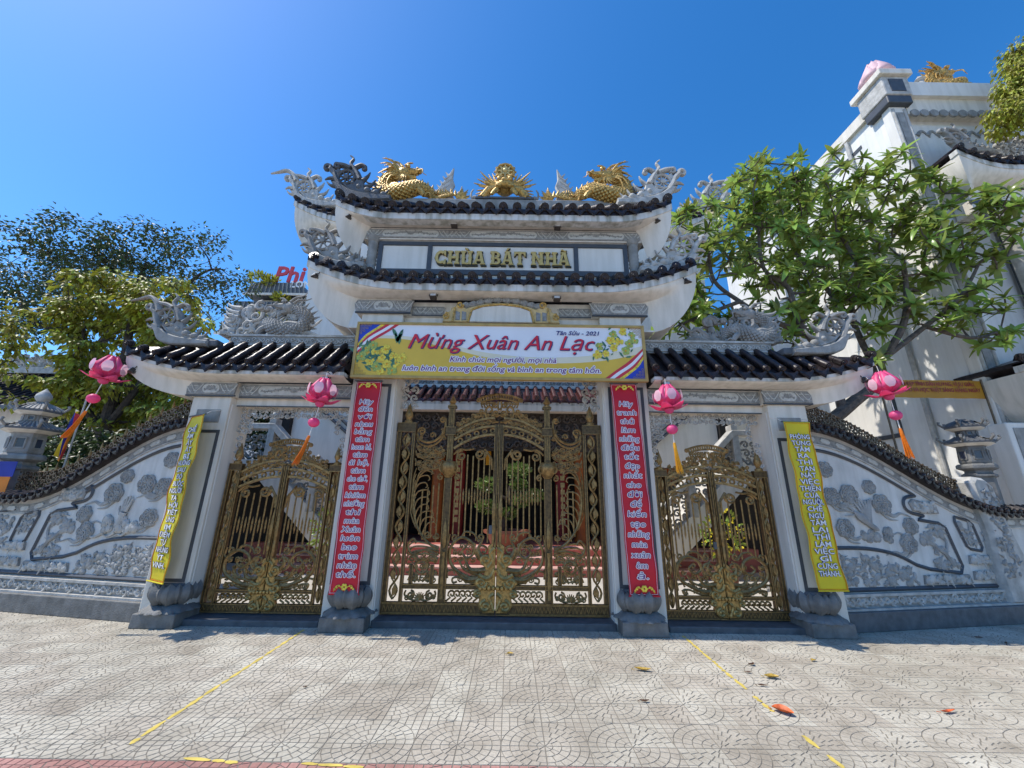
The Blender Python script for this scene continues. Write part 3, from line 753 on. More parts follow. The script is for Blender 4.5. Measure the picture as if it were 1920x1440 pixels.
# gold slab-serif letters of the temple name
def glyph(ch, x, z, h, y, mb):
    """appends the letter, returns advance"""
    st = .23*h; sf = .10*h; k = [0]
    def J(): k[0] += 1; return y+.0011*(k[0] % 7)
    def rect(a, b, c, d): mb.prism([(x+a*h, z+c*h), (x+b*h, z+c*h), (x+b*h, z+d*h), (x+a*h, z+d*h)], J(), y+.05, .004)
    def poly(p): mb.prism([(x+a*h, z+b*h) for a, b in p], J(), y+.05, .004)
    def stem(a, top=True, bot=True):
        rect(a, a+.22, 0, 1)
        poly([(a-.045, .5), (a+.02, .43), (a+.02, .57)]); poly([(a+.265, .5), (a+.2, .57), (a+.2, .43)])
        if bot: poly([(a-.09, 0), (a+.31, 0), (a+.31, .075), (a+.22, .16), (a, .16), (a-.09, .075)])
        if top: poly([(a-.09, 1), (a-.09, .925), (a, .84), (a+.22, .84), (a+.31, .925), (a+.31, 1)])
    def bowl(cx, cz, ro_, ri, a0, a1, sq=1., n=14):
        o_ = [(cx+ro_*cos(R(lerp(a0, a1, i/n))), cz+sq*ro_*sin(R(lerp(a0, a1, i/n)))) for i in range(n+1)]
        i_ = [(cx+ri*cos(R(lerp(a0, a1, i/n))), cz+sq*(ri+.06)*sin(R(lerp(a0, a1, i/n)))) for i in range(n+1)]
        poly(o_+i_[::-1])
    if ch == 'C':
        bowl(.42, .5, .42, .20, 50, 310, 1.19); poly([(.62, 1.02), (.80, 1.02), (.80, .62), (.66, .70), (.6, .85)]); poly([(.62, -.02), (.80, -.02), (.80, .38), (.66, .30), (.6, .15)]); poly([(-.05, .5), (.04, .42), (.04, .58)]); return .92*h
    if ch == 'H': stem(.08); stem(.60); rect(.28, .62, .42, .60); return .98*h
    if ch == 'U':
        stem(.08, True, False); stem(.58, True, False); bowl(.44, .26, .36, .14, 180, 360, .78); return .96*h
    if ch == 'A':
        poly([(.02, .05), (.20, .05), (.44, .92), (.36, 1.0), (.30, 1.0)]); poly([(.56, .05), (.80, .05), (.56, 1.0), (.36, 1.0), (.38, .88)]); rect(.22, .60, .24, .38)
        poly([(-.07, 0), (.29, 0), (.29, .09), (-.07, .09)]); poly([(.49, 0), (.88, 0), (.88, .09), (.49, .09)]); poly([(.2, .93), (.62, .93), (.62, 1.01), (.2, 1.01)]); return .90*h
    if ch == 'B':
        stem(.08); bowl(.40, .74, .30, .10, -90, 90, .87); bowl(.42, .27, .34, .12, -90, 90, .82); rect(.26, .44, .86, 1.0); rect(.26, .46, .0, .13); rect(.26, .46, .43, .56); return .86*h
    if ch == 'T':
        stem(.32, False, True); poly([(.0, 1.0), (.86, 1.0), (.86, .66), (.78, .66), (.70, .84), (.16, .84), (.08, .66), (.0, .66)]); return .94*h
    if ch == 'N':
        stem(.06, True, True); stem(.64, True, True); poly([(.02, 1.0), (.26, 1.0), (.86, .0), (.66, .0), (.28, .68)]); return 1.02*h
    return .34*h
def accent(kind, x, z, h, y, mb):
    if kind == 'g': mb.prism([(x-.16*h, z+.22*h), (x+.02*h, z+.22*h), (x+.14*h, z+.06*h), (x+.04*h, z+.06*h)], y, y+.05, .004)
    if kind == 'a': mb.prism([(x+.16*h, z+.24*h), (x-.02*h, z+.24*h), (x-.12*h, z+.06*h), (x-.02*h, z+.06*h)], y, y+.05, .004)
    if kind == 't':
        wv = [(x+lerp(-.2, .2, i/8)*h, z+(.16+.05*sin(i/8*2*PI))*h) for i in range(9)]
        mb.prism(wv+[(a, b-.09*h) for a, b in wv[::-1]], y, y+.05, .003)
word = [('C', ''), ('H', ''), ('U', 'g'), ('A', ''), (' ', ''), ('B', ''), ('A', 'a'), ('T', ''), (' ', ''), ('N', ''), ('H', ''), ('A', 't')]
adv = 0; H = .255
for ch, a in word: adv += glyph(ch, 0, 0, H, 0, MB())
sc = 2.30/adv; x = -1.15
for ch, a in word:
    if ch == ' ': x += .34*H*sc; continue
    m1 = MB(); wd = glyph(ch, 0, 0, H, 0, m1)
    if a: accent(a, wd*.46, H*1.0, H, 0, m1)
    zc = H/2
    m1.v = [(x+p[0]*sc, 5.695+p[1], 5.425+p[2]*1.02) for p in m1.v]
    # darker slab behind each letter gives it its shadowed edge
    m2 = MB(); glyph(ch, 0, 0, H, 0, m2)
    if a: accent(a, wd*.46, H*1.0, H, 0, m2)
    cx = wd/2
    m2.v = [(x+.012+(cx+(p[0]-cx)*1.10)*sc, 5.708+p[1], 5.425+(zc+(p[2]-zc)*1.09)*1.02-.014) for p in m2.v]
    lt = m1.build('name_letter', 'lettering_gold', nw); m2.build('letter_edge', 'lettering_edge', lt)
    x += wd*sc

# gilt cartouche below the lower soffit
half = [(0, 4.655), (.25, 4.64), (.45, 4.585), (.56, 4.545), (.60, 4.575), (.66, 4.565), (.70, 4.66), (.745, 4.575), (.80, 4.56), (.81, 4.50), (.90, 4.47), (.93, 4.30)]
out = [(-a, b) for a, b in half[::-1]]+half[1:]
ca = MB().prism(out, 5.60, 5.70, .02).build('gilt_cartouche', 'ochre', GH)
inn = [(-.50, 4.30), (-.46, 4.50), (-.3, 4.565), (0, 4.60), (.3, 4.565), (.46, 4.50), (.50, 4.30)]
MB().prism(inn, 5.585, 5.62, .012).build('cartouche_panel', 'plaster', ca)
mb = MB(); mb.tube(XZ(crom([(a*1.02, b+.008) for a, b in inn[1:-1]], 5), 5.585), .014, 6)
for f in (-1, 1):
    mb.tube([(f*.47, 5.585, 4.5), (f*.53, 5.585, 4.30)], .014, 6); mb.tube([(f*.74, 5.585, 4.55), (f*.77, 5.585, 4.30)], .014, 6); mb.tube(XZ(spiral(f*.66, 4.60, .06, .02, 0, f*1.2), 5.59), .014, 6); mb.tube(XZ(spiral(f*.88, 4.40, .06, .02, 90, f*1.2), 5.59), .014, 6)
mb.build('moulding', 'gold', ca, True)
for f in (-1, 1):
    for xx in (.59, .69):
        MB().prism([(f*xx-.035, 4.33), (f*xx+.035, 4.33), (f*xx+.035, 4.47), (f*xx-.035, 4.49)], 5.588, 5.61, .01).build('seal_plaque', 'relief', ca)
mb = MB(); ar = crom([(-.62, 4.60), (-.45, 4.63), (-.25, 4.685), (0, 4.71), (.25, 4.685), (.45, 4.63), (.62, 4.60)], 5)
for i in range(len(ar)-1): mb.ball((ar[i][0], 5.62, ar[i][1]), .035+.012*(i % 3), 6, sy=.7)
mb.build('arch_relief', 'relief', ca, True)

# ridge and corner ornaments of the two tiers
rg = MB().box(-2.35, 2.35, 5.90, 6.08, 6.66, 6.955).build('ridge', 'stone', upper, bev=.02)
MB().box(-.55, .55, 5.88, 6.10, 6.956, 7.00).build('ridge_base', 'stone_dark', rg, bev=.01)
for f in (-1, 1):
    finial(upper, (f*2.10, 0, 6.66), 1.0, f, 5.66, 'stone_dark' if f < 0 else 'stone_light')  # left upper finial's shade is put into its darker stone
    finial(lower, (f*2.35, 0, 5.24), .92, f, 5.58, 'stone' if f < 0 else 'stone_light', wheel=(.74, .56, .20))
    mb = MB()
    mb.tube(XZ(crom([(f*2.36, 6.96), (f*2.42, 7.06), (f*2.34, 7.18), (f*2.44, 7.32), (f*2.58, 7.34), (f*2.68, 7.42)], 5), 5.98), (.05, .012), 6, flat=1.3)
    mb.tube(XZ(spiral(f*2.46, 7.18, .10, .02, 90, f*1.2, 12), 5.98), (.03, .014), 6, flat=1.3); mb.tube(XZ(crom([(f*2.3, 7.08), (f*2.2, 7.2), (f*2.24, 7.34)], 5), 5.98), (.035, .008), 6)
    mb.build('ridge_scroll', 'stone_dark', upper, True)
    # low clouds lying behind the lower eave
    mb = MB()
    for i in range(9): mb.tube(XZ(spiral(f*(2.34+.06*i), 5.32+.05*(i % 3)+.02*i, .07, .015, 40*i, f*1.2, 9), 5.62+.01*(i % 3)), (.025, .012), 5, flat=1.4)
    mb.build('cloud_relief', 'stone', lower, True)

# gold statues on the ridge, each a thing of its own
t = dragon_mb((-1.60, 5.98, 6.955), 1.0, 1).build('dragon_statue', 'gold', None, True, label='gilded dragon on the upper ridge left of the wheel, head turned right', cat='statue', group='gilded ridge statues')
t = dragon_mb((1.60, 5.98, 6.955), 1.0, -1).build('dragon_statue', 'gold', None, True, label='gilded dragon on the upper ridge right of the wheel, head turned left', cat='statue', group='gilded ridge statues')
for f in (-1, 1):    # pale flame leaf standing behind each dragon
    lf = MB().prism([(f*-x, z) for x, z in [(-1.32, 6.96), (-1.36, 7.15), (-1.24, 7.36), (-1.12, 7.58), (-1.0, 7.80), (-1.01, 7.54), (-.96, 7.38), (-1.02, 7.2), (-.96, 7.08), (-1.0, 6.96)]], 6.02, 6.07, .015)
    for i in range(5): lf.tube(XZ([(f*(1.28-.03*i), 7.02+.12*i), (f*(1.10-.02*i), 7.12+.13*i)], 6.02), (.022, .008), 5)
    for i in range(6): lf.tube([(f*(1.34-.05*i), 6.04, 7.1+.1*i), (f*(1.41-.05*i), 6.04, 7.2+.1*i)], (.03, .005), 5)
    lf.build('flame_leaf', 'stone_light', upper, True)
WS = thing('wheel_statue', (0, 5.98, 7.0), 'gilded dragon face carrying a dharma wheel at the middle of the ridge', 'statue', 'gilded ridge statues')
mb = MB(); y = 5.98; oz = 7.0
mb.tube(XZ([(.165*cos(i*PI/12), oz+.66+.165*sin(i*PI/12)) for i in range(25)], y), .03, 8, flat=1.6)
mb.lathe([(.001, -.03), (.15, -.02), (.15, .02), (.001, .03)], (0, y+.01, oz+.66), 18, ax='y')
for i in range(12): a = i*PI/6; mb.ball((.20*cos(a), y, oz+.66+.20*sin(a)), .022, 6)
wh = mb.build('wheel', 'gold', WS, True)
mb = MB()
for i in range(8): a = i*PI/4; mb.tube([(0, y-.03, oz+.66), (.14*cos(a), y-.03, oz+.66+.14*sin(a))], .016, 5); mb.ball((.075*cos(a+.4), y-.035, oz+.66+.075*sin(a+.4)), .02, 6)
mb.ball((0, y-.04, oz+.66), .045, 8); mb.build('spokes', 'gold_pale', wh, True)
mb = MB()
mb.ball((0, y, oz+.30), .19, 12, 1.05, .9, .85); mb.ball((0, y-.14, oz+.24), .11, 10, 1.3, .8, .7); mb.ball((0, y-.20, oz+.28), .05, 8, 1.4, 1, .9)
for f in (-1, 1):
    mb.ball((f*.10, y-.13, oz+.37), .055, 8); mb.tube([(f*.05, y-.12, oz+.42), (f*.13, y-.13, oz+.46), (f*.2, y-.1, oz+.44)], (.035, .015), 6); mb.ball((f*.11, y-.16, oz+.18), .06, 8, 1.2, .8, .6)
    for i in range(11):
        a = R(62-i*11); L_ = .40+.05*(i % 3)-(.10 if i < 2 else 0); c = (f*.10, oz+.30)
        mb.tube(XZ(crom([c, (c[0]+f*L_*.55*cos(a), c[1]+L_*.5*sin(a)-.01), (c[0]+f*L_*cos(a), c[1]+L_*sin(a)+.03)], 4), y-.02+.02*(i % 2)), (.045, .006), 6)
    mb.tube([(f*.12, y-.05, oz+.22), (f*.30, y-.06, oz+.17), (f*.42, y-.06, oz+.0)], (.085, .065), 8); mb.tube([(f*.14, y-.12, oz+.14), (f*.2, y-.14, oz+.06), (f*.24, y-.14, oz+.0)], (.05, .03), 7)
    for k_ in range(3): mb.tube([(f*.40, y-.06, oz+.02), (f*(.44+.03*k_), y-.1, oz+.01)], (.03, .01), 5)
for i in range(7): a = R(30+20*i); mb.tube(XZ([(.12*cos(a), oz+.38+.1*sin(a)), (.24*cos(a), oz+.40+.2*sin(a))], y+.02), (.04, .008), 5)
mb.build('dragon_face', 'gold', WS, True)
for f in (-1, 1):
    mb = MB().tube(XZ(crom([(f*.5, 7.0), (f*.56, 7.06), (f*.62, 7.05), (f*.63, 7.16), (f*.59, 7.24)], 4), 5.98), (.04, .01), 6); mb.ball((f*.52, 5.98, 7.03), .04, 6); mb.build('ridge_scroll', 'stone', upper, True)

# ================================================================== SIDE GATEHOUSES
for f, lab in ((-1, 'lower left gatehouse with one tiled roof, between yellow banner and left red banner'), (1, 'lower right gatehouse with one tiled roof, between right red banner and yellow banner')):
    SG = thing('side_gatehouse', (f*3.2, 6, 0), lab, 'gate', 'side gatehouses')
    pl = MB().box(f*4.08, f*4.66, 5.74, 6.26, 0, 3.06).build('pillar', 'plaster', SG, bev=.012)
    a, b = sorted((f*4.14, f*4.60)); ring_frame(a, b, .50, 2.55, .045, 5.733, .02).build('panel_frame', 'frame', pl)
    MB().box(a+.05, b-.05, 5.728, 5.752, 2.66, 2.86).build('capital_relief', 'stone', pl, bev=.02)
    lotus_pedestal(pl, f*4.30, 5.55, .56)
    MB().box(f*4.066, f*4.081, 5.78, 6.22, 0, 2.95).build('jamb_strip', 'plaster_cool', pl)
    MB().box(f*2.271, f*4.079, 5.86, 6.14, 2.95, 3.058).build('lintel', 'plaster', SG)
    MB().box(f*2.272, f*4.05, 5.845, 5.87, 2.938, 2.952).build('dark_line', 'frame', SG)
    MB().box(f*4.02, f*4.74, 5.70, 6.3, 3.062, 3.29).build('head_block', 'plaster', SG)
    MB().box(f*2.272, f*4.018, 5.79, 6.2, 3.06, 3.288).build('head_beam', 'plaster', SG)
    a, b = sorted((f*4.02, f*4.74)); relief_band(SG, a, b, 3.085, 3.265, 5.695, [('f', .8), ('c', 1.3), ('f', .8)], 20+f, trap=.02)
    MB().box(a-.01, b+.01, 5.688, 5.72, 3.056, 3.078).build('dark_line', 'frame', SG)
    a, b = sorted((f*2.29, f*4.0)); relief_band(SG, a, b, 3.085, 3.265, 5.786, [('f', .7), ('c', 3.2), ('f', .8)], 24+f)
    MB().box(a, b, 5.775, 5.80, 3.056, 3.078).build('dark_line', 'frame', SG)
    x0, x1 = (-5.56, -2.275) if f < 0 else (2.275, 5.56)
    rf = tiled_roof(SG, 'side_roof', x0, x1, zt_sd, 5.40, 5.95, .50, hips=(f < 0, f > 0), drop=.17, hip_in=1.1, rad=.051)
    if f < 0: h_ = hull(-5.54, -2.275, 5.42, 6.58, lambda x: zt_sd(x)-.168, -4.76, -2.275, 5.70, 6.3, 3.285, 3.06, endR=False, xmid=-2.6)
    else: h_ = hull(2.275, 5.54, 5.42, 6.58, lambda x: zt_sd(x)-.168, 2.275, 4.76, 5.70, 6.3, 3.285, 3.06, endL=False, xmid=2.6)
    h_.build('soffit', 'plaster', rf, True)
    # ridge course with carved face
    rg = MB().box(f*2.28, f*4.42, 5.88, 6.12, 3.93, 4.12).build('ridge', 'stone', rf)
    MB().box(f*2.28, f*4.46, 5.86, 6.14, 4.121, 4.155).build('ridge_cap', 'stone_light', rg); MB().box(f*2.28, f*4.44, 5.865, 5.9, 3.965, 3.985).build('ridge_fillet', 'stone_light', rg)
    a, b = sorted((f*2.32, f*4.40)); mb = MB()
    for i in range(26):
        x = lerp(a+.05, b-.05, i/25); mb.tube(XZ(spiral(x, 4.05+.012*(-1)**i, .042, .01, 90*i, 1.1*(-1)**i, 8), 5.872), (.013, .007), 4, flat=.8)
    mb.build('ridge_relief', 'stone_light', rg, True)
    finial(rf, (f*4.62, 0, 3.86), .88, f, 5.62, 'stone', long=(f < 0), wheel=(.78, .52, .17))
    MB().box(f*4.40, f*4.78, 5.6, 5.98, 3.83, 3.95).build('ridge_end', 'stone_dark', rf, bev=.03)
    # pierced valance hanging below the lintel
    mb = MB(); a, b = sorted((f*2.34, f*4.04))
    stone_scroll_panel(mb, a, b, 2.78, 2.945, 5.98, .085, .013, 11)
    for e in (a+.06, b-.06):
        sg = 1 if e == a+.06 else -1
        stone_scroll_panel(mb, min(e-.06, e+sg*.16), max(e-.06, e+sg*.16), 2.52, 2.78, 5.98, .085, .013, 13)
        stone_scroll_panel(mb, e-.05, e+.05, 2.12, 2.52, 5.98, .09, .013, 14)
    mb.build('valance', 'stone_light', SG, True)
    ds = thing('stone_dragon', (f*3.95, 6, 4.15), ('grey stone dragon in swirling clouds on the left side roof ridge' if f < 0 else 'grey stone dragon in swirling clouds on the right side roof ridge, under the tree'), 'statue', 'stone dragons on the side roofs')
    mb = dragon_mb((f*3.92, 6.0, 4.16), .86, -f*-1 if f < 0 else -1, mane=False)
    mb.build('dragon_body', 'stone', ds, True)
    cl = MB(); rnd = random.Random(31)
    for i in range(26):
        u = rnd.uniform(3.30, 4.62); v = 4.16+rnd.uniform(.0, .62)*(1-.5*abs(u-4.0)/.7)
        cl.tube(XZ(spiral(f*u, v+.05, rnd.uniform(.07, .14), .02, rnd.uniform(0, 360), rnd.choice([-1.2, 1.2]), 10), 6.02+rnd.uniform(-.08, .08)), (.034, .014), 6, flat=1.3)
        cl.ball((f*(u+rnd.uniform(-.08, .08)), 6.02, v+.03), rnd.uniform(.04, .075), 7)
    for i in range(7): cl.tube(XZ(crom([(f*4.45, 4.2+.08*i), (f*(4.62), 4.24+.08*i), (f*(4.7+.03*(i % 2)), 4.36+.07*i)], 4), 6.0), (.05, .01), 6)
    cl.tube(XZ(crom([(f*3.5, 4.25), (f*3.3, 4.42), (f*3.18, 4.38), (f*3.05, 4.5)], 5), 6.0), (.05, .012), 6); cl.tube(XZ(crom([(f*3.5, 4.2), (f*3.25, 4.25), (f*3.0, 4.18), (f*2.85, 4.2)], 5), 6.0), (.05, .012), 6)
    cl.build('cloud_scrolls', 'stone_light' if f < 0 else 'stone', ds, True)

# ================================================================== WROUGHT GATE LEAVES
class Leaf:
    def __init__(s, label, xc, f, y, w_):
        s.t = thing('gate_leaf', (xc+f*w_, y, .09), label, 'gate leaf', 'bronze gate leaves'); s.xc = xc; s.f = f; s.y = y; s.fil = MB()
    def P(s, pts, dy=0.): return [(s.xc+s.f*u, s.y+dy, z) for u, z in pts]
    def box(s, name, u0, u1, z0, z1, d=.03, m='bronze', dy=0., bev=.005):
        o = MB().box(s.xc+s.f*u0, s.xc+s.f*u1, s.y-d+dy, s.y+d+dy, z0, z1).build(name, 'bronze_dark', s.t, bev=bev)
        if min(u1-u0, z1-z0) > .025:      # bright beads run along both edges of the flat bar
            e = MB(); y = s.y-d+dy-.002
            if z1-z0 > u1-u0:
                for u in (u0+.006, u1-.006): e.tube([(s.xc+s.f*u, y, z0+.004), (s.xc+s.f*u, y, z1-.004)], .0065, 4)
            else:
                for z in (z0+.006, z1-.006): e.tube([(s.xc+s.f*(u0+.004), y, z), (s.xc+s.f*(u1-.004), y, z)], .0065, 4)
            e.build('edge_bead', 'bronze', o)
        return o
    def tube(s, name, pts, r=.012, n=6, m='bronze', flat=1.1, dy=0.): return MB().tube(s.P(pts, dy), (r[0]*1.35, r[1]*1.35) if isinstance(r, tuple) else r*1.4, n, flat=flat).build(name, m, s.t, True)
    def f_(s, pts, r=.009, n=5, flat=1.2, dy=0.): s.fil.tube(s.P(pts, dy), (r[0]*1.3, r[1]*1.3) if isinstance(r, tuple) else r*1.3, n, flat=flat)
    def poly(s, name, pts, d=.03, m='bronze', dy=0.): return MB().prism([(s.xc+s.f*u, z) for u, z in pts], s.y-d+dy, s.y+d+dy, .01).build(name, m, s.t)
    def done(s): s.fil.build('filigree', 'bronze', s.t, True, kind='stuff')
def spear(mb, x, y, z0, z1, w_):
    h = z1-z0; mb.tube([(x, y, z0), (x, y, z0+h*.12), (x, y, z0+h*.45), (x, y, z0+h*.72), (x, y, z1)], [w_*.35, w_*.8, w_, w_*.6, .002], 6)
def finial_spike(L, u, z0, z1, r):
    h = z1-z0; x = L.xc+L.f*u
    return MB().lathe([(r, z0), (r, z0+h*.10), (r*.6, z0+h*.14), (r*.75, z0+h*.25), (r*1.05, z0+h*.36), (r*.85, z0+h*.55), (r*.35, z0+h*.85), (.003, z1)], (x, L.y, 0), 10).build('spike_finial', 'bronze', L.t, True)
def vine(L, u0, u1, z0, z1, step=.21):
    n = int((z1-z0)/step); c = (u0+u1)/2; a = (u1-u0)*.32
    pts = [(c+a*sin(PI*i/4), lerp(z0, z1, i/(n*4))) for i in range(n*4+1)]
    L.tube('vine_stem', pts, .012, 6); pts2 = [(2*c-u, z) for u, z in pts]; L.tube('vine_stem', pts2, .008, 5)
    for i in range(n):
        z = lerp(z0, z1, (i+.5)/n); e = 1 if i % 2 else -1
        poly = [(c-e*a*.2, z-.075), (c+e*a*1.15, z-.02), (c+e*a*1.1, z+.035), (c+e*a*.2, z+.085), (c-e*a*.35, z+.02)]
        L.poly('vine_leaf', poly, .014, dy=-.01)
def inner_panel(L, W, u_in, rail0, rail1, zb0, zb1, za, nb, zarrow, zbase):
    """bars, arrow row, scrolls below and arch above, between the closing stile (u_in) and the post (W)"""
    us = [lerp(u_in+.06, W-.05, i/(nb-1)) for i in range(nb)]
    for i, u in enumerate(us):
        lo = zb0+.10*abs(sin(i*1.7)); hi = zb1+.02*sin(i*2.1)
        b = MB().tube(L.P([(u, lo), (u, hi)]), .0115, 6); x = L.xc+L.f*u
        b.ball((x, L.y, zarrow), .016, 6, sz=1.5); b.ball((x, L.y, zarrow+.075), .014, 6, sz=1.5); b.ball((x, L.y, zarrow-.075), .014, 6, sz=1.5)
        b.build('bar', 'bronze', L.t, True)
        if i < nb-1:
            um = (u+us[i+1])/2; mb = MB(); x = L.xc+L.f*um; spear(mb, x, L.y, zarrow-.02, zarrow+.11, .014); spear(mb, x, L.y, zarrow+.02, zarrow-.12, .014); mb.build('picket', 'bronze', L.t, True)
    # scroll heads below the arch
    h = za[0][1]
    s1 = spiral(lerp(u_in, W, .34), zb1+.03, .125*W/.7, .025, 60, 1.35, 20); L.tube('scroll', [(u_in+.02, zb1-.20)]+[(u_in+.03, zb1-.05)]+s1[3:], .013)
    L.tube('scroll', spiral(lerp(u_in, W, .34), zb1+.03, .085*W/.7, .02, 240, -1.1, 14), .011)
    L.tube('scroll', spiral(lerp(u_in, W, .80), zb1+.0, .085*W/.7, .02, 100, -1.4, 16), .012); L.tube('scroll', crom([(lerp(u_in, W, .5), zb1+.11), (lerp(u_in, W, .68), zb1+.09), (lerp(u_in, W, .84), zb1+.10), (W, zb1+.02)], 4), .011)
    # arch rails
    arcs = []
    for (zo, zc) in za:
        pts = [(lerp(u_in, W, t), zo+(zc-zo)*(1-t*t)) for t in [i/10 for i in range(11)]]; arcs.append(pts); L.tube('arch_rail', pts, .016, 4, flat=1.6)
    k_ = 0
    for j in range(len(arcs)-1):
        for i in range(10):
            (u, z), (u2, z2) = arcs[j][i], arcs[j+1][i]; (u3, z3) = arcs[j][i+1]
            c = ((u+u3)/2, (z+z3)/2+(z2-z)/2); r_ = min((z2-z)*.36, (u3-u)*.55)
            if j == 0:
                if i % 2 == 0: L.tube('ring', [(c[0]+r_*cos(a*PI/6), c[1]+r_*sin(a*PI/6)) for a in range(13)], .010, 5)
            else:
                L.f_(spiral(c[0], c[1], r_*1.25, r_*.25, 90*i, 1.25*(-1)**i, 10)); L.f_([(c[0]-r_, c[1]+r_), (c[0]+r_*.4, c[1]-r_*.5)], .008)
    # scrolls below the bars
    w_ = W-u_in; zc = lerp(rail1, zb0, .62); H_ = zb0-rail1
    def U(t): return u_in+w_*t
    def Z(t): return rail1+H_*t
    L.tube('scroll', crom([(U(.20), Z(.10)), (U(.55), Z(.18)), (U(.90), Z(.45)), (U(.95), Z(.85)), (U(.72), Z(1.12)), (U(.46), Z(1.0)), (U(.40), Z(.76)), (U(.55), Z(.62)), (U(.68), Z(.76)), (U(.60), Z(.88))], 5), (.020, .012), 6)
    L.tube('scroll', crom([(U(.18), Z(.20)), (U(.38), Z(.26)), (U(.62), Z(.36)), (U(.74), Z(.58))], 4), (.018, .010))
    L.tube('scroll', crom([(U(.10), Z(.62)), (U(.26), Z(.58)), (U(.36), Z(.74)), (U(.26), Z(.92)), (U(.12), Z(.88)), (U(.14), Z(.76)), (U(.22), Z(.78))], 5), .012)
    L.tube('scroll', crom([(U(.30), Z(1.02)), (U(.42), Z(1.22)), (U(.62), Z(1.26)), (U(.70), Z(1.12))], 5), .011)
    L.tube('scroll', spiral(U(.86), Z(1.12), .055*w_/.6, .012, 200, 1.3, 14), .011); L.tube('scroll', spiral(U(.26), Z(1.14), .055*w_/.6, .012, -30, -1.3, 14), .011)
    L.tube('scroll', crom([(U(.25), Z(.02)), (U(.5), Z(.05)), (U(.72), Z(.16)), (U(.86), Z(.14)), (U(.85), Z(.04)), (U(.76), Z(.06))], 5), .011); L.tube('scroll', spiral(U(.50), Z(.14), .05*w_/.6, .01, 180, 1.3, 12), .010)
    L.tube('scroll', crom([(U(.80), Z(.34)), (U(.98), Z(.30)), (U(.98), Z(.14))], 4), .010); L.tube('scroll', crom([(U(.86), Z(.84)), (U(1.0), Z(.96)), (U(.98), Z(1.2))], 4), .010)
    for t in (.34, .5, .66, .82, .96): L.f_([(U(t), Z(.3*t)), (U(t)+.03, Z(.3*t+.12))], (.012, .003))
    # wave row between the two low rails
    n = 6
    for i in range(n):
        u = lerp(u_in+.22*w_, W-.03, (i+.5)/n); hh = rail0-zbase; L.tube('wave_scroll', [(u+.06*w_/.6, zbase+.01), (u, zbase+hh*.35)]+spiral(u-.02, zbase+hh*.62, hh*.34, hh*.08, -20, 1.1, 10), .010, 5)
def cartouche(L, s, z0, H_):
    """gilded acanthus shield straddling the closing line: each leaf carries half"""
    out = [(0, 1.0), (.03, 1.06), (.12, .98), (.11, .86), (.20, .85), (.22, .72), (.15, .66), (.17, .55), (.27, .50), (.31, .42), (.22, .35), (.29, .33), (.31, .25), (.22, .20), (.24, .10), (.16, .0), (0, .0)]
    g_ = .006
    sh = L.poly('cartouche', [(max(u*s, g_), z0+v*H_) for u, v in out], .035, 'bronze_gold', -.01)
    mb = MB(); Q = lambda pts: [(L.xc+L.f*(u*s), L.y-.05, z0+v*H_) for u, v in pts]
    for pts, r_ in ((spiral(.20, .44, .09, .02, 180, 1.3), .014), (spiral(.13, .10, .085, .02, 90, -1.3), .014), (spiral(.14, .78, .08, .02, -60, 1.2), .012), (crom([(.02, .96), (.08, .88), (.05, .76), (.11, .66)], 4), .014), (crom([(.02, .64), (.06, .54), (.14, .5), (.24, .56)], 4), .016), (spiral(.24, .27, .06, .015, 120, -1.2), .012), (crom([(.02, .28), (.08, .22), (.05, .12), (.02, .04)], 4), .013)):
        mb.tube(Q(pts), r_*s*2.0, 6)
    for i in range(4): mb.ball((L.xc+L.f*s*(.03+.06*i), L.y-.05, z0+.36*H_), .026*s*1.4, 6)
    o = mb.build('acanthus', 'bronze_gold', L.t, True)
    # leaves reaching out of the shield
    for a, b, c in (((.14, .62), (.36, .62), (.46, .84)), ((.20, .50), (.42, .48), (.60, .66)), ((.18, .76), (.26, .92), (.20, 1.08))):
        L.tube('acanthus_leaf', crom([(a[0]*s, z0+a[1]*H_), (b[0]*s, z0+b[1]*H_), (c[0]*s, z0+c[1]*H_)], 5), (.024*s*1.5, .008), 6)
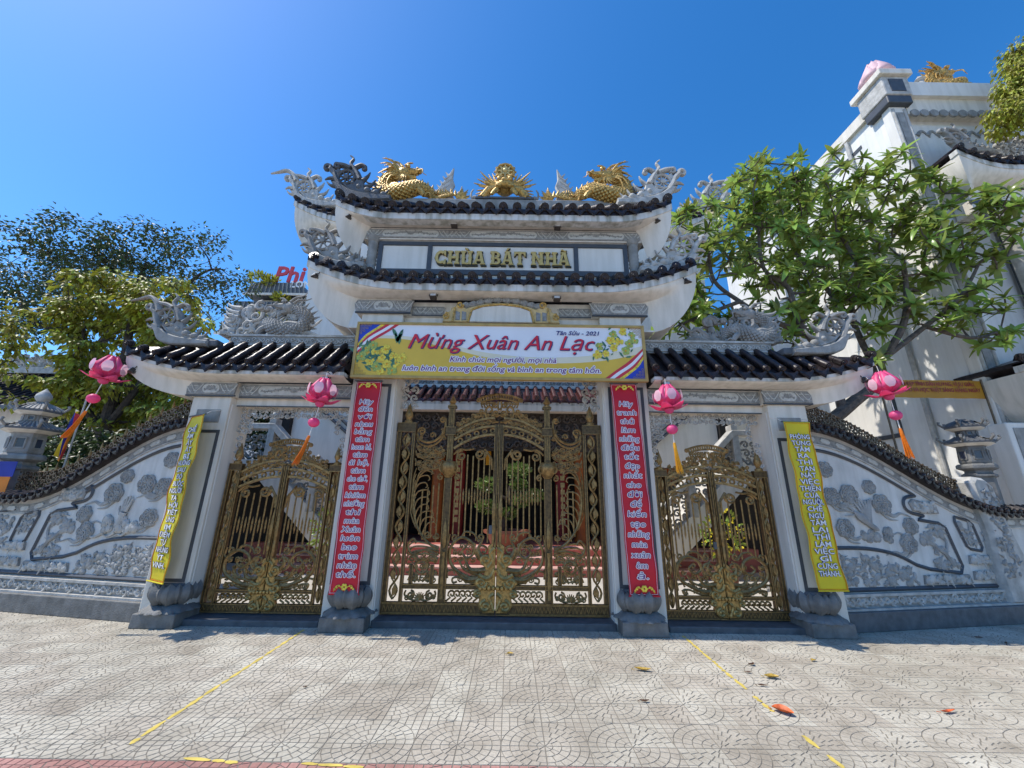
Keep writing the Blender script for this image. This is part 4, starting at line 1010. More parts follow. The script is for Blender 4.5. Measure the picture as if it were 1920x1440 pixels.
def crest(L, z0, z1, w_):
    h = z1-z0
    L.tube('crest_scroll', crom([(0.01, z0), (w_*.35, z0+h*.02), (w_*.62, z0+h*.18), (w_*.66, z0+h*.42), (w_*.48, z0+h*.55), (w_*.36, z0+h*.42), (w_*.46, z0+h*.34)], 5), .014)
    L.tube('crest_scroll', spiral(w_*.18, z0+h*.30, w_*.17, .015, 200, 1.5, 16), .012); L.tube('crest_scroll', spiral(w_*.20, z0+h*.58, w_*.15, .012, 90, -1.4, 16), .011)
    L.tube('crest_scroll', crom([(w_*.64, z0+h*.30), (w_*.85, z0+h*.28), (w_*1.0, z0+h*.12), (w_*1.2, z0+h*.10)], 4), (.014, .008)); L.tube('crest_scroll', spiral(w_*.86, z0+h*.36, w_*.13, .012, -90, 1.3, 12), .010)
    L.tube('crest_scroll', crom([(.01, z0+h*.42), (w_*.10, z0+h*.55), (.02, z0+h*.72)], 4), .014)
    # fan on top
    top = [(w_*1.0*t, z0+h*(.98-.17*t*t)) for t in [i/8 for i in range(9)]]; bot = [(w_*.92*t, z0+h*(.82-.15*t*t)) for t in [i/8 for i in range(9)]]
    L.tube('fan_rail', top, .012, 5); L.tube('fan_rail', bot, .010, 5)
    for i in range(8): a, b = top[i], bot[i]; L.f_([(a[0]+.5*(top[i+1][0]-a[0]), a[1]), (b[0]+.5*(bot[i+1][0]-b[0]), b[1])], .010); L.f_([a, bot[i+1]], .006)
    L.tube('fan_end', spiral(w_*1.02, z0+h*.76, w_*.09, .012, 90, -1.2, 10), .010)
    for i in range(5): u = w_*(.3+.13*i); L.f_([(u, z0+h*.5), (u+w_*.10, z0+h*.66)], (.012, .006)); L.f_(spiral(u, z0+h*.66, w_*.07, .01, 60*i, 1.2, 8), .007)

YG = 6.0
for f, lab in ((-1, 'left leaf of the large central bronze gate'), (1, 'right leaf of the large central bronze gate')):
    L = Leaf(lab, 0, f, YG, 1.57)
    L.box('bottom_rail', .006, 1.57, .10, .25)
    for i in range(24):
        u = .30+.053*i; L.f_([(u-.026, .135), (u, .215), (u+.026, .135)], .006, 4, dy=-.032)
    L.f_([(.2, .12), (1.55, .12)], .006, 4, dy=-.032); L.f_([(.2, .23), (1.55, .23)], .006, 4, dy=-.032)
    L.box('stile', 1.505, 1.57, .25, 2.73); L.box('stile', 1.29, 1.335, .25, 2.60); L.box('closing_stile', .006, .07, .25, 2.74)
    L.box('stile_rib', .028, .048, .9, 2.70, .008, dy=-.04); L.box('stile_cap', 1.285, 1.574, 2.60, 2.745, .042)
    vine(L, 1.335, 1.505, .28, 2.58, .20); finial_spike(L, 1.42, 2.745, 3.06, .062)
    L.box('low_rail', .07, 1.29, .415, .475)
    L.box('mid_post', .69, .80, .25, 1.92, .034)
    mb = MB(); spear(mb, f*.745, YG-.045, .95, 1.35, .035); mb.tube([(f*.745, YG-.045, .3+.1*i) for i in range(7)], [.03, .018]*3+[.03], 6); mb.build('spear_relief', 'bronze', L.t, True)
    MB().lathe([(.05, 1.92), (.07, 1.95), (.12, 2.02), (.135, 2.08), (.12, 2.14), (.10, 2.16)], (f*.745, YG, 0), 12).build('capital', 'bronze', L.t, True)
    for e in (-1, 1): L.tube('capital_scroll', spiral(.745+e*.075, 2.05, .075, .015, 90 if e > 0 else 90, -e*1.4, 14), .012, dy=-.05); L.tube('capital_scroll', spiral(.745+e*.12, 1.93, .05, .012, 90, -e*1.3, 12), .010)
    L.box('upper_post', .70, .79, 2.16, 3.0, .034); L.box('post_block', .665, .825, 2.56, 2.69, .048); L.box('post_cap', .675, .815, 2.99, 3.03, .045)
    for u in (.722, .745, .768): L.f_([(u, 2.2), (u, 2.54)], .006, 4, dy=-.04); L.f_([(u, 2.72), (u, 2.97)], .006, 4, dy=-.04)
    finial_spike(L, .745, 3.03, 3.20, .055)
    inner_panel(L, .69, .07, .415, .475, 1.02, 2.25, [(2.36, 2.58), (2.49, 2.71), (2.60, 2.84)], 7, 1.66, .25)
    cartouche(L, 1.0, .13, .86); crest(L, 2.78, 3.24, .33)
    mb = MB(); spear(mb, f*.05, YG-.05, 1.30, 1.72, .032); spear(mb, f*.05, YG-.05, 1.42, .95, .026); mb.build('spear_relief', 'bronze', L.t, True)
    # arch shoulders outside the crest
    for i in range(6):
        u = .36+.055*i; L.f_(spiral(u, 2.84-.02*i, .04, .01, 70*i, 1.3*(-1)**i, 9), .009)
    # outer panel
    for i, u in enumerate((.88, .96, 1.04, 1.12)): L.tube('bar', [(u, 1.02+.05*i), (u, 1.84-.03*i)], .0085)
    stem = crom([(.83, .92), (1.02, 1.04), (1.17, 1.25), (1.245, 1.55), (1.22, 1.85), (1.10, 2.02), (.97, 1.98)], 6); L.tube('fern_stem', stem, (.015, .009))
    for i in range(9):
        u, z = stem[8+2*i] if 8+2*i < len(stem) else stem[-1]; k_ = .16+.02*(i % 3); L.tube('fern_frond', crom([(u, z-.05), (u-.015, z+.08), (u-.07, z+.17), (u-k_, z+.19), (u-k_-.035, z+.14), (u-k_-.01, z+.115)], 4), (.009, .006), 5)
    for i in range(5): L.tube('fern_frond', crom([(1.18+.01*i, 1.22+.10*i), (1.27, 1.42+.10*i), (1.262, 1.60+.09*i), (1.235, 1.70+.09*i)], 4), (.009, .005), 5)
    for i in range(4): L.tube('fern_frond', crom([(.82, .95-.05*i), (1.0, 1.0-.045*i), (1.18, 1.02-.065*i), (1.265, .95-.06*i), (1.25, .90-.06*i), (1.21, .92-.06*i)], 4), (.011, .007), 5)
    rnd = random.Random(9)
    def fill(u0, u1, z0, z1, st, p=1., lim=None):
        for i in range(int((u1-u0)/st)):
            for j in range(int((z1-z0)/st)):
                u = u0+(i+.5)*st+rnd.uniform(-.15, .15)*st; z = z0+(j+.5)*st+rnd.uniform(-.15, .15)*st
                if rnd.random() > p or (lim and not lim(u, z)): continue
                L.f_(spiral(u, z, st*.52, st*.10, rnd.uniform(0, 360), rnd.choice([-1.3, 1.3]), 9), .0085, 5); a_ = rnd.uniform(0, 6.28); L.f_([(u, z), (u+st*.55*cos(a_), z+st*.55*sin(a_))], (.013, .004), 5)
    fill(.81, 1.29, 2.02, 2.44, .085); fill(.82, 1.28, .49, .92, .085, .9); fill(.82, .92, 2.5, 2.72, .08); fill(1.18, 1.28, 2.48, 2.6, .06)
    fill(.28, .69, .49, 1.06, .088, .75); fill(.08, .69, 2.62, 2.98, .075, 1., lim=lambda u, z: 2.60+.26*(1-(u/.69)**2) < z < 2.70+.30*(1-(u/.75)**2)); fill(.82, 1.28, .26, .41, .075)
    L.tube('scroll', crom([(.82, .90), (1.0, .92), (1.2, .86), (1.27, .98), (1.2, 1.06), (1.15, 1.0)], 5), .012); L.tube('scroll', spiral(1.0, 1.12, .06, .012, 180, 1.4, 12), .010); L.tube('scroll', spiral(.87, 1.10, .05, .012, 0, -1.4, 12), .010)
    for u in (.90, 1.19): L.box('baluster', u-.028, u+.028, .475, .72, .02)
    L.tube('ring', [(1.045+.085*cos(a*PI/8), .70+.085*sin(a*PI/8)) for a in range(17)], .012, 5); L.tube('scroll', spiral(1.045, .70, .06, .01, 30, 1.5, 14), .009)
    for e in (-1, 1):
        L.tube('scroll', spiral(1.045+e*.14, .80, .06, .012, 90+e*90, -e*1.4, 13), .011); L.tube('scroll', spiral(1.045+e*.09, .545, .05, .012, 90, e*1.4, 12), .010); L.tube('scroll', crom([(1.045+e*.22, .62), (1.045+e*.12, .60), (1.045+e*.02, .5)], 4), .010)
        L.tube('scroll', spiral(1.045+e*.13, .335, .06, .012, 90, e*1.5, 13), .011); L.tube('scroll', crom([(1.045, .28), (1.045+e*.1, .27), (1.045+e*.21, .33), (1.045+e*.2, .39)], 4), .010)
    for i in range(7): a = R(20+20*i+.0); L.f_([(1.045, .27), (1.045+.09*cos(a), .27+.10*sin(a))], (.014, .006))
    for i in range(7): a = R(20+20*i); L.f_([(1.045+.09*cos(a), .70+.09*sin(a)), (1.045+.16*cos(a), .70+.15*sin(a))], (.010, .004))
    for j, zz in enumerate((2.10, 2.22, 2.33)):
        L.tube('scroll', crom([(.84, zz), (.96, zz-.05), (1.12, zz-.03), (1.24, zz+.03), (1.27, zz+.10)], 4), .010); 
        for i in range(5): L.f_(spiral(.90+.08*i, zz+.02, .045, .01, 80*i+50*j, 1.3*(-1)**i, 9), .009)
    sw = [(1.27, 2.58), (1.23, 2.50), (1.12, 2.45), (1.0, 2.47), (.90, 2.55), (.84, 2.68), (.84, 2.78)]
    L.tube('swan_neck', crom(sw, 5), .015); L.tube('swan_neck', crom([(u+.0, z-.06) for u, z in sw[:-1]], 5), .012)
    L.tube('scroll', spiral(1.20, 2.62, .07, .015, -20, 1.5, 14), .011); L.tube('scroll', spiral(.885, 2.80, .055, .012, 200, -1.5, 13), .011); L.tube('scroll', spiral(1.03, 2.56, .05, .012, 200, -1.2, 11), .009)
    L.done()
    if f < 0: 
        pl = MB().box(-.115, -.065, 5.93, 5.97, 1.14, 1.26).build('padlock', 'stone_dark', L.t, bev=.012)
for sd, sname in ((-1, 'left'), (1, 'right')):
    for f in (-1, 1):
        L = Leaf('%s leaf of the small bronze gate in the %s side gatehouse' % ('left' if f < 0 else 'right', sname), sd*3.195, f, YG, .845)
        L.box('bottom_rail', .006, .845, .09, .20)
        for i in range(12): u = .22+.052*i; L.f_([(u-.026, .115), (u, .175), (u+.026, .115)], .006, 4, dy=-.032)
        L.box('stile', .795, .845, .20, 2.03); L.box('stile', .66, .695, .20, 1.98); L.box('closing_stile', .006, .055, .20, 2.06); L.box('stile_rib', .022, .038, .6, 2.0, .008, dy=-.04)
        L.box('stile_cap', .655, .85, 1.98, 2.085, .04); vine(L, .695, .795, .22, 1.97, .19); finial_spike(L, .755, 2.085, 2.40, .055)
        L.box('low_rail', .055, .66, .33, .375)
        inner_panel(L, .66, .055, .33, .375, .82, 1.66, [(1.74, 1.90), (1.85, 2.01), (1.96, 2.14)], 6, 1.22, .20)
        cartouche(L, .78, .11, .66); crest(L, 2.08, 2.47, .30)
        def fill2(u0, u1, z0, z1, st, p=1., lim=None):
            for i in range(int((u1-u0)/st)):
                for j in range(int((z1-z0)/st)):
                    u = u0+(i+.5)*st+rnd.uniform(-.15, .15)*st; z = z0+(j+.5)*st+rnd.uniform(-.15, .15)*st
                    if rnd.random() > p or (lim and not lim(u, z)): continue
                    L.f_(spiral(u, z, st*.52, st*.10, rnd.uniform(0, 360), rnd.choice([-1.3, 1.3]), 9), .0085, 5); a_ = rnd.uniform(0, 6.28); L.f_([(u, z), (u+st*.55*cos(a_), z+st*.55*sin(a_))], (.013, .004), 5)
        fill2(.2, .65, .39, .84, .08, .75); fill2(.06, .65, 1.95, 2.32, .07, 1., lim=lambda u, z: 1.96+.18*(1-(u/.66)**2) < z < 2.06+.26*(1-(u/.7)**2))
        for i in range(6): u = .33+.055*i; L.f_(spiral(u, 2.15-.025*i, .042, .01, 70*i, 1.3*(-1)**i, 9), .009); L.f_(spiral(u, 2.08-.02*i, .03, .01, 40*i, -1.3*(-1)**i, 9), .009)
        mb = MB(); spear(mb, L.xc+f*.04, YG-.05, .98, 1.46, .030); spear(mb, L.xc+f*.04, YG-.05, 1.05, .75, .024); mb.build('spear_relief', 'bronze', L.t, True)
        if sd > 0 and f < 0: MB().box(L.xc-.10, L.xc-.055, 5.93, 5.97, .98, 1.08).build('padlock', 'stone_dark', L.t, bev=.012)
        L.done()

# ================================================================== BOUNDARY WALLS
BA = R(10.5)
class Wall:
    def __init__(s, f): s.f = f
    def W(s, a, d, z):       # a along the wall from the gate pillar, d out towards the street
        x = 4.662+a*cos(BA)+d*sin(BA); y = 5.94+a*sin(BA)-d*cos(BA); return (s.f*x, y, z)
    def mb(s, m_):           # a mesh drawn in (a, -d, z) coordinates
        m_.v = [s.W(p[0], -p[1], p[2]) for p in m_.v]
        if s.f < 0: m_.f = [q[::-1] for q in m_.f]
        return m_
def wtop(a):                 # underside of the coping
    x = 4.662+a*cos(BA); return 1.50+AMP*sstep(1-(x-4.72)/SPAN)
def cloud_mb(cx, cz, s, y, tail=1, seed=0):
    rnd = random.Random(seed); mb = MB()
    lob = [(0, 0, .10), (.10, .03, .075), (-.10, .03, .075), (.05, .10, .075), (-.05, .10, .075), (.0, -.07, .06), (.09, -.05, .05), (-.09, -.05, .05)]
    for u, v, r_ in lob:
        mb.lathe([(r_*s, 0), (r_*s*.98, .026), (r_*s*.88, .030), (r_*s*.8, .020), (.001, .024)], (cx+u*s, y, cz+v*s), 12, ax='y')
        mb.tube(XZ(spiral(cx+u*s, cz+v*s, r_*s*.7, r_*s*.12, rnd.uniform(0, 360), 1.4, 12), y-.026), .013*s, 5)
    if tail:
        mb.tube(XZ(crom([(cx+.05*s*tail, cz-.08*s), (cx+.18*s*tail, cz-.14*s), (cx+.32*s*tail, cz-.10*s), (cx+.50*s*tail, cz-.15*s)], 5), y-.008), (.04*s, .006*s), 6, flat=.5)
        mb.tube(XZ(crom([(cx-.04*s*tail, cz-.08*s), (cx+.08*s*tail, cz-.18*s), (cx+.24*s*tail, cz-.20*s)], 5), y-.008), (.03*s, .005*s), 6, flat=.5)
    return mb
def bush_relief(mb, x0, x1, z0, z1, y, n, seed):
    rnd = random.Random(seed)
    for i in range(n):
        x = lerp(x0, x1, rnd.random()); z = lerp(z0, z1, rnd.random()); a = rnd.uniform(0, 2*PI); r_ = rnd.uniform(.02, .05)
        mb.ball((x, y, z), r_, 6, sx=rnd.uniform(.6, 1.3), sy=.4, sz=rnd.uniform(.6, 1.2))
        if rnd.random() < .5: mb.tube([(x, y-.004, z), (x+.09*cos(a), y-.006, z+.09*sin(a))], (.013, .004), 5)
sidew = {-1: 'left', 1: 'right'}
for f in (-1, 1):
    AMP, SPAN = (1.13, 2.80) if f < 0 else (1.20, 3.35); LOW = .10 if f < 0 else 0.
    S = Wall(f); wl = thing('boundary_wall', S.W(1.4, 0, 0), 'curved white boundary wall carved with clouds and %s, %s of the gates' % ('a praying hand' if f < 0 else 'a flying bird', sidew[f]), 'wall', 'carved boundary walls')
    N = 36; LEN = 4.2; top = [(LEN*i/N, wtop(LEN*i/N)) for i in range(N+1)]
    body = S.mb(MB().prism([(0, .40)]+[(LEN, .40)]+top[::-1], .0, .24)).build('wall_body', 'wall_face', wl)
    S.mb(MB().box(-.0, LEN, -.16, .26, 0, .235)).build('plinth', 'stone_dark' if f > 0 else 'stone_mid', wl, bev=.01)  # darker stone on the right puts that side's shade into the colour
    S.mb(MB().box(0, LEN, -.05, .25, .236, .40)).build('base_course', 'stone', wl)
    S.mb(MB().box(0, LEN, -.075, .25, .401, .435)).build('base_moulding', 'stone_light', wl); S.mb(MB().box(0, LEN, -.11, .25, .236, .262)).build('base_moulding', 'stone_light', wl)
    mb = MB(); rnd = random.Random(3)
    for i in range(34):
        x = .08+i*.12; mb.tube(XZ(spiral(x, .335+.015*(-1)**i, .055, .012, 90*i, 1.2*(-1)**i, 9), -.055), (.022, .010), 5, flat=.9); mb.ball((x+.05, -.055, .325), .032, 6, sy=.6)
        if i % 3 == 0: mb.tube(XZ(crom([(x-.1, .29), (x, .37), (x+.1, .30), (x+.2, .36)], 4), -.05), (.026, .01), 5, flat=.8)
    S.mb(mb).build('base_scroll', 'stone_light', wl, True)
    # dark bottom line, arched top line
    def line(pts, r_=.026, name='dark_moulding'): return S.mb(MB().tube(XZ(pts, -.010), r_, 4, flat=.8, rot=PI/4)).build(name, 'frame', wl)
    line([(.0, .475), (LEN-.3, .475)], .03)
    line([(a, wtop(a)-.285) for a in [.05+.12*i for i in range(16)]])
    line(crom([(1.86, wtop(1.86)-.285), (1.66, 1.73), (1.60, 1.62), (1.68, 1.52), (1.92, 1.47)], 5)); line([(1.92, 1.47), (1.74, 1.40)][:1]+[(1.80, 1.41), (2.18, 1.36), (2.28, 1.30), (2.40, .76), (2.34, .66), (1.78, .72), (1.55, .78)])
    line(crom([(1.55, .78), (1.2, .93), (.7, 1.01), (.05, 1.02)], 5))
    fr = [(2.52, 1.46), (2.78, 1.40), (2.84, 1.35), (2.90, 1.02), (2.86, .96), (2.66, .99), (2.60, 1.03), (2.50, 1.38), (2.52, 1.46)]; line([(u, v-LOW) for u, v in fr], .022)
    line([(3.0, 1.36), (3.5, 1.30)], .02); line([(3.06, .80), (3.6, .74)], .02)
    # clouds, each its own relief
    cl = [(.28, 2.10, .8, 0), (.62, 1.74, .95, -1), (1.02, 1.86, .7, 0), (1.18, 1.60, 1.0, 1), (1.62, 1.30, .8, -1), (.30, 1.70, .9, 1), (1.50, 1.05, .9, -1 if f > 0 else 1), (.42, 1.26, .9, 1)]
    for i, (a, z, s_, tl) in enumerate(cl): S.mb(cloud_mb(a, z, s_, 0, tl, i)).build('cloud_relief', 'wall_relief', wl, True)
    if f < 0:
        mb = MB()      # raised hand in a cloud of ruffles
        mb.tube(XZ([(.92, 1.18), (.90, 1.28), (.875, 1.36)], -.03), [.05, .045, .055], 8, flat=.6)
        for k_, (du, L_) in enumerate(((-.045, .19), (-.015, .225), (.018, .215), (.048, .175))): mb.tube(XZ([(.875+du*.7, 1.37), (.86+du*1.25, 1.37+L_*.55), (.845+du*1.5, 1.37+L_)], -.03), (.020, .013), 6, flat=.9)
        mb.tube(XZ([(.93, 1.33), (.965, 1.39), (.965, 1.45)], -.035), (.018, .012), 6)
        S.mb(mb).build('hand_relief', 'stone_light', wl, True)
        mb = MB(); rnd = random.Random(4)
        for i in range(22): a = rnd.uniform(.62, 1.22); z = 1.14+rnd.uniform(-.05, .13); mb.ball((a, -.01, z), rnd.uniform(.04, .075), 8, sy=.6); mb.tube(XZ(spiral(a, z, .05, .012, rnd.uniform(0, 360), 1.2, 8), -.035), .010, 5)
        for e in (0, 1, 2): mb.tube(XZ(crom([(1.15-.2*e, 1.08), (1.32-.25*e, 1.0+.02*e), (1.5-.3*e, 1.05), (1.62-.3*e, 1.0)], 4), -.012), (.025, .006), 5)
        S.mb(mb).build('cloud_relief', 'stone_light', wl, True)
    else:
        mb = MB()      # swallow diving out of the cloud
        mb.tube(XZ(crom([(.62, 1.52), (.78, 1.40), (.90, 1.31), (1.0, 1.26)], 5), -.03), [.008]+[.03, .045, .06, .06, .055, .05, .045]+[.04]*5+[.03, .02, .008], 8, flat=.6)
        for k_ in range(6): mb.tube(XZ(crom([(.88, 1.36), (.72+.05*k_, 1.58+.02*k_), (.60+.09*k_, 1.74-.015*k_)], 4), -.025), (.03, .006), 5, flat=.4)
        for k_ in range(4): mb.tube(XZ(crom([(.66, 1.5), (.56+.02*k_, 1.62-.05*k_), (.46, 1.70-.08*k_)], 4), -.02), (.02, .005), 5, flat=.4)
        S.mb(mb).build('bird_relief', 'wall_relief', wl, True)
        mb = MB(); rnd = random.Random(4)
        for i in range(18): a = rnd.uniform(.7, 1.25); z = 1.16+rnd.uniform(-.05, .12); mb.ball((a, -.0, z), rnd.uniform(.04, .07), 8, sy=.45); mb.tube(XZ(spiral(a, z, .05, .012, rnd.uniform(0, 360), 1.2, 8), -.02), .009, 5)
        S.mb(mb).build('cloud_relief', 'wall_relief', wl, True)
    # pine on its rock in the small panel
    mb = MB(); mb.tube(XZ(crom([(2.22, .76), (2.14, .92), (2.02, 1.0), (1.92, 1.10), (1.82, 1.14)], 5), -.012), (.035, .01), 6); mb.tube(XZ(crom([(2.14, .92), (2.22, 1.08), (2.16, 1.22), (2.06, 1.28)], 5), -.012), (.022, .008), 6)
    bush_relief(mb, 1.74, 2.0, 1.05, 1.22, -.008, 26, 5); bush_relief(mb, 1.95, 2.24, 1.18, 1.32, -.008, 30, 6); bush_relief(mb, 1.90, 2.34, .72, .86, -.008, 40, 7); bush_relief(mb, 1.95, 2.2, .92, 1.05, -.008, 14, 8)
    S.mb(mb).build('pine_relief', 'wall_relief', wl, True)
    mb = MB(); bush_relief(mb, 2.58, 2.80, 1.04, 1.36, -.008, 34, 9); S.mb(mb).build('plant_relief', 'wall_relief', wl, True)
    mb = MB(); bush_relief(mb, .15, 1.5, .53, .80, -.008, 150, 10); bush_relief(mb, .15, .9, .76, .90, -.008, 40, 12); S.mb(mb).build('shrub_relief', 'wall_relief', wl, True)
    mb = MB(); bush_relief(mb, 3.0, 3.55, .85, 1.25, -.008, 90, 11); S.mb(mb).build('plant_relief', 'wall_relief', wl, True)
    for a0, a1, zz in ((1.6, 2.5, .58), (2.55, 3.2, .62), (2.55, 3.0, .84)):
        pr = S.mb(MB().prism([(a0, zz-.06), (a1, zz-.06), (a1-.03, zz+.06), (a0+.03, zz+.06)], -.03, .0, .01)).build('carved_band', 'stone', wl)
        mb = MB(); bush_relief(mb, a0+.05, a1-.05, zz-.04, zz+.04, -.032, int(60*(a1-a0)), 13); S.mb(mb).build('carved_leaves', 'stone_light', pr, True)
    sw = S.mb(MB().prism([(1.70, 1.66), (1.78, 1.72), (2.2, 1.62), (2.22, 1.50), (1.95, 1.50), (1.74, 1.54)], -.03, .0, .012)).build('carved_scroll', 'stone', wl)
    mb = MB(); bush_relief(mb, 1.76, 2.16, 1.53, 1.66, -.032, 40, 15); S.mb(mb).build('carved_leaves', 'stone_light', sw, True)
    # frieze below the coping
    def band(z0, z1, m, d0, d1, name):
        vs = []; fs = []
        for i in range(N+1):
            a = LEN*i/N; t_ = wtop(a); vs += [(a, d0, t_+z0), (a, d0, t_+z1), (a, d1, t_+z1), (a, d1, t_+z0)]
        for i in range(N): q = 4*i; r_ = q+4; fs += [(q, r_, r_+1, q+1), (q+1, r_+1, r_+2, q+2), (q+2, r_+2, r_+3, q+3), (q+3, r_+3, r_, q)]
        fs += [(0, 1, 2, 3), (4*N+3, 4*N+2, 4*N+1, 4*N)]
        return S.mb(MB().add(vs, fs)).build(name, m, wl)
    band(-.175, -.065, 'relief', -.015, .01, 'frieze'); band(-.205, -.185, 'stone_light', -.02, .01, 'frieze_fillet')
    mb = MB()
    for i in range(15):
        a = .12+.27*i; t_ = wtop(a)-.12; sl = (wtop(a+.05)-wtop(a-.05))/.1
        mb.prism([(a+u, t_+v+u*sl) for u, v in [(-.09, 0), (-.06, .035), (.06, .035), (.09, 0), (.06, -.035), (-.06, -.035)]], -.026, -.01, .004)
    S.mb(mb).build('frieze_cartouches', 'relief_pale', wl)
    # coping: slab, cover tiles and drip tiles set along the curve
    cop = band(.0, .075, 'glaze', -.14, .38, 'coping'); band(.076, .12, 'stone_light', .02, .22, 'coping_cap')
    n = 31; dmesh = drip_mesh('glaze', .066, .075); cm = MB()
    cm.tube([(0, 0, 0), (0, .10, .04), (0, .17, .075)], [.048, .045, .04], 8); cm.ball((0, 0, 0), .03, 6); cmesh = cm.mesh('cover_tile', 'glaze', True)
    for i in range(n):
        a = .06+i*.133; sl = math.atan2(wtop(a+.05)-wtop(a-.05), .1); p = S.W(a, .16, wtop(a)+.055); q = S.W(a+.066, .155, wtop(a+.066)+.025)
        link('cover_tile', cmesh, cop, loc=p, rot=(0, -sl*f, f*BA)); link('drip_tile', dmesh, cop, loc=q, rot=(0, -sl*f, f*BA))
    # ironwork fence along the coping
    fc = thing('iron_fence', S.W(1.3, -.12, wtop(1.3)+.12), 'dense dark scrolled iron fence on top of the %s carved wall' % sidew[f], 'fence', 'scrolled fences on the walls')
    mb = MB(); rails = MB()
    for o_ in (.13, .45): rails.tube([(a, .10, wtop(a)+o_) for a in [.02+.1*i for i in range(34)]], .014, 5)
    S.mb(rails).build('rail', 'iron_dark', fc, True)
    for i in range(46):
        a = .05+i*.073; 
        for j in range(5):
            z = wtop(a)+.16+.064*j; e = 1 if (i+j) % 2 else -1
            mb.tube(XZ(spiral(a, z, .050, .014, 90*(i+2*j), e*1.1, 7), .10+.014*e), (.013, .009), 4); mb.ball((a+.03, .09, z+.03), .014, 5)
    S.mb(mb).build('scrollwork', 'iron_dark', fc, True, kind='stuff')
    if f < 0:
        for i in range(14):
            a = .25+.2*i; z = wtop(a)+.45; S.mb(MB().tube([(a, .10, z), (a+.01, .10, z+.04), (a+.02, .10, z+.13)], [.018, .022, .002], 6)).build('spike', 'bronze', fc, True)
    # end pier
    wp = S.W(3.35, .02, 0)
pr = thing('end_pier', (7.95, 6.5, 0), 'pale carved stone pier with rounded shoulders at the right end of wall', 'pier')
S = Wall(1)
S.mb(MB().prism([(2.98, .24), (3.62, .24), (3.55, .9), (3.40, 1.5), (3.36, 1.95), (3.22, 2.06), (3.02, 2.08), (2.92, 1.98), (2.93, 1.7), (3.0, 1.2), (2.93, .75)], -.12, .36, .05)).build('pier_body', 'stone_light', pr, True)
mb = MB(); bush_relief(mb, 3.05, 3.34, .6, 1.9, -.125, 90, 44); S.mb(mb).build('pier_relief', 'stone', pr, True)

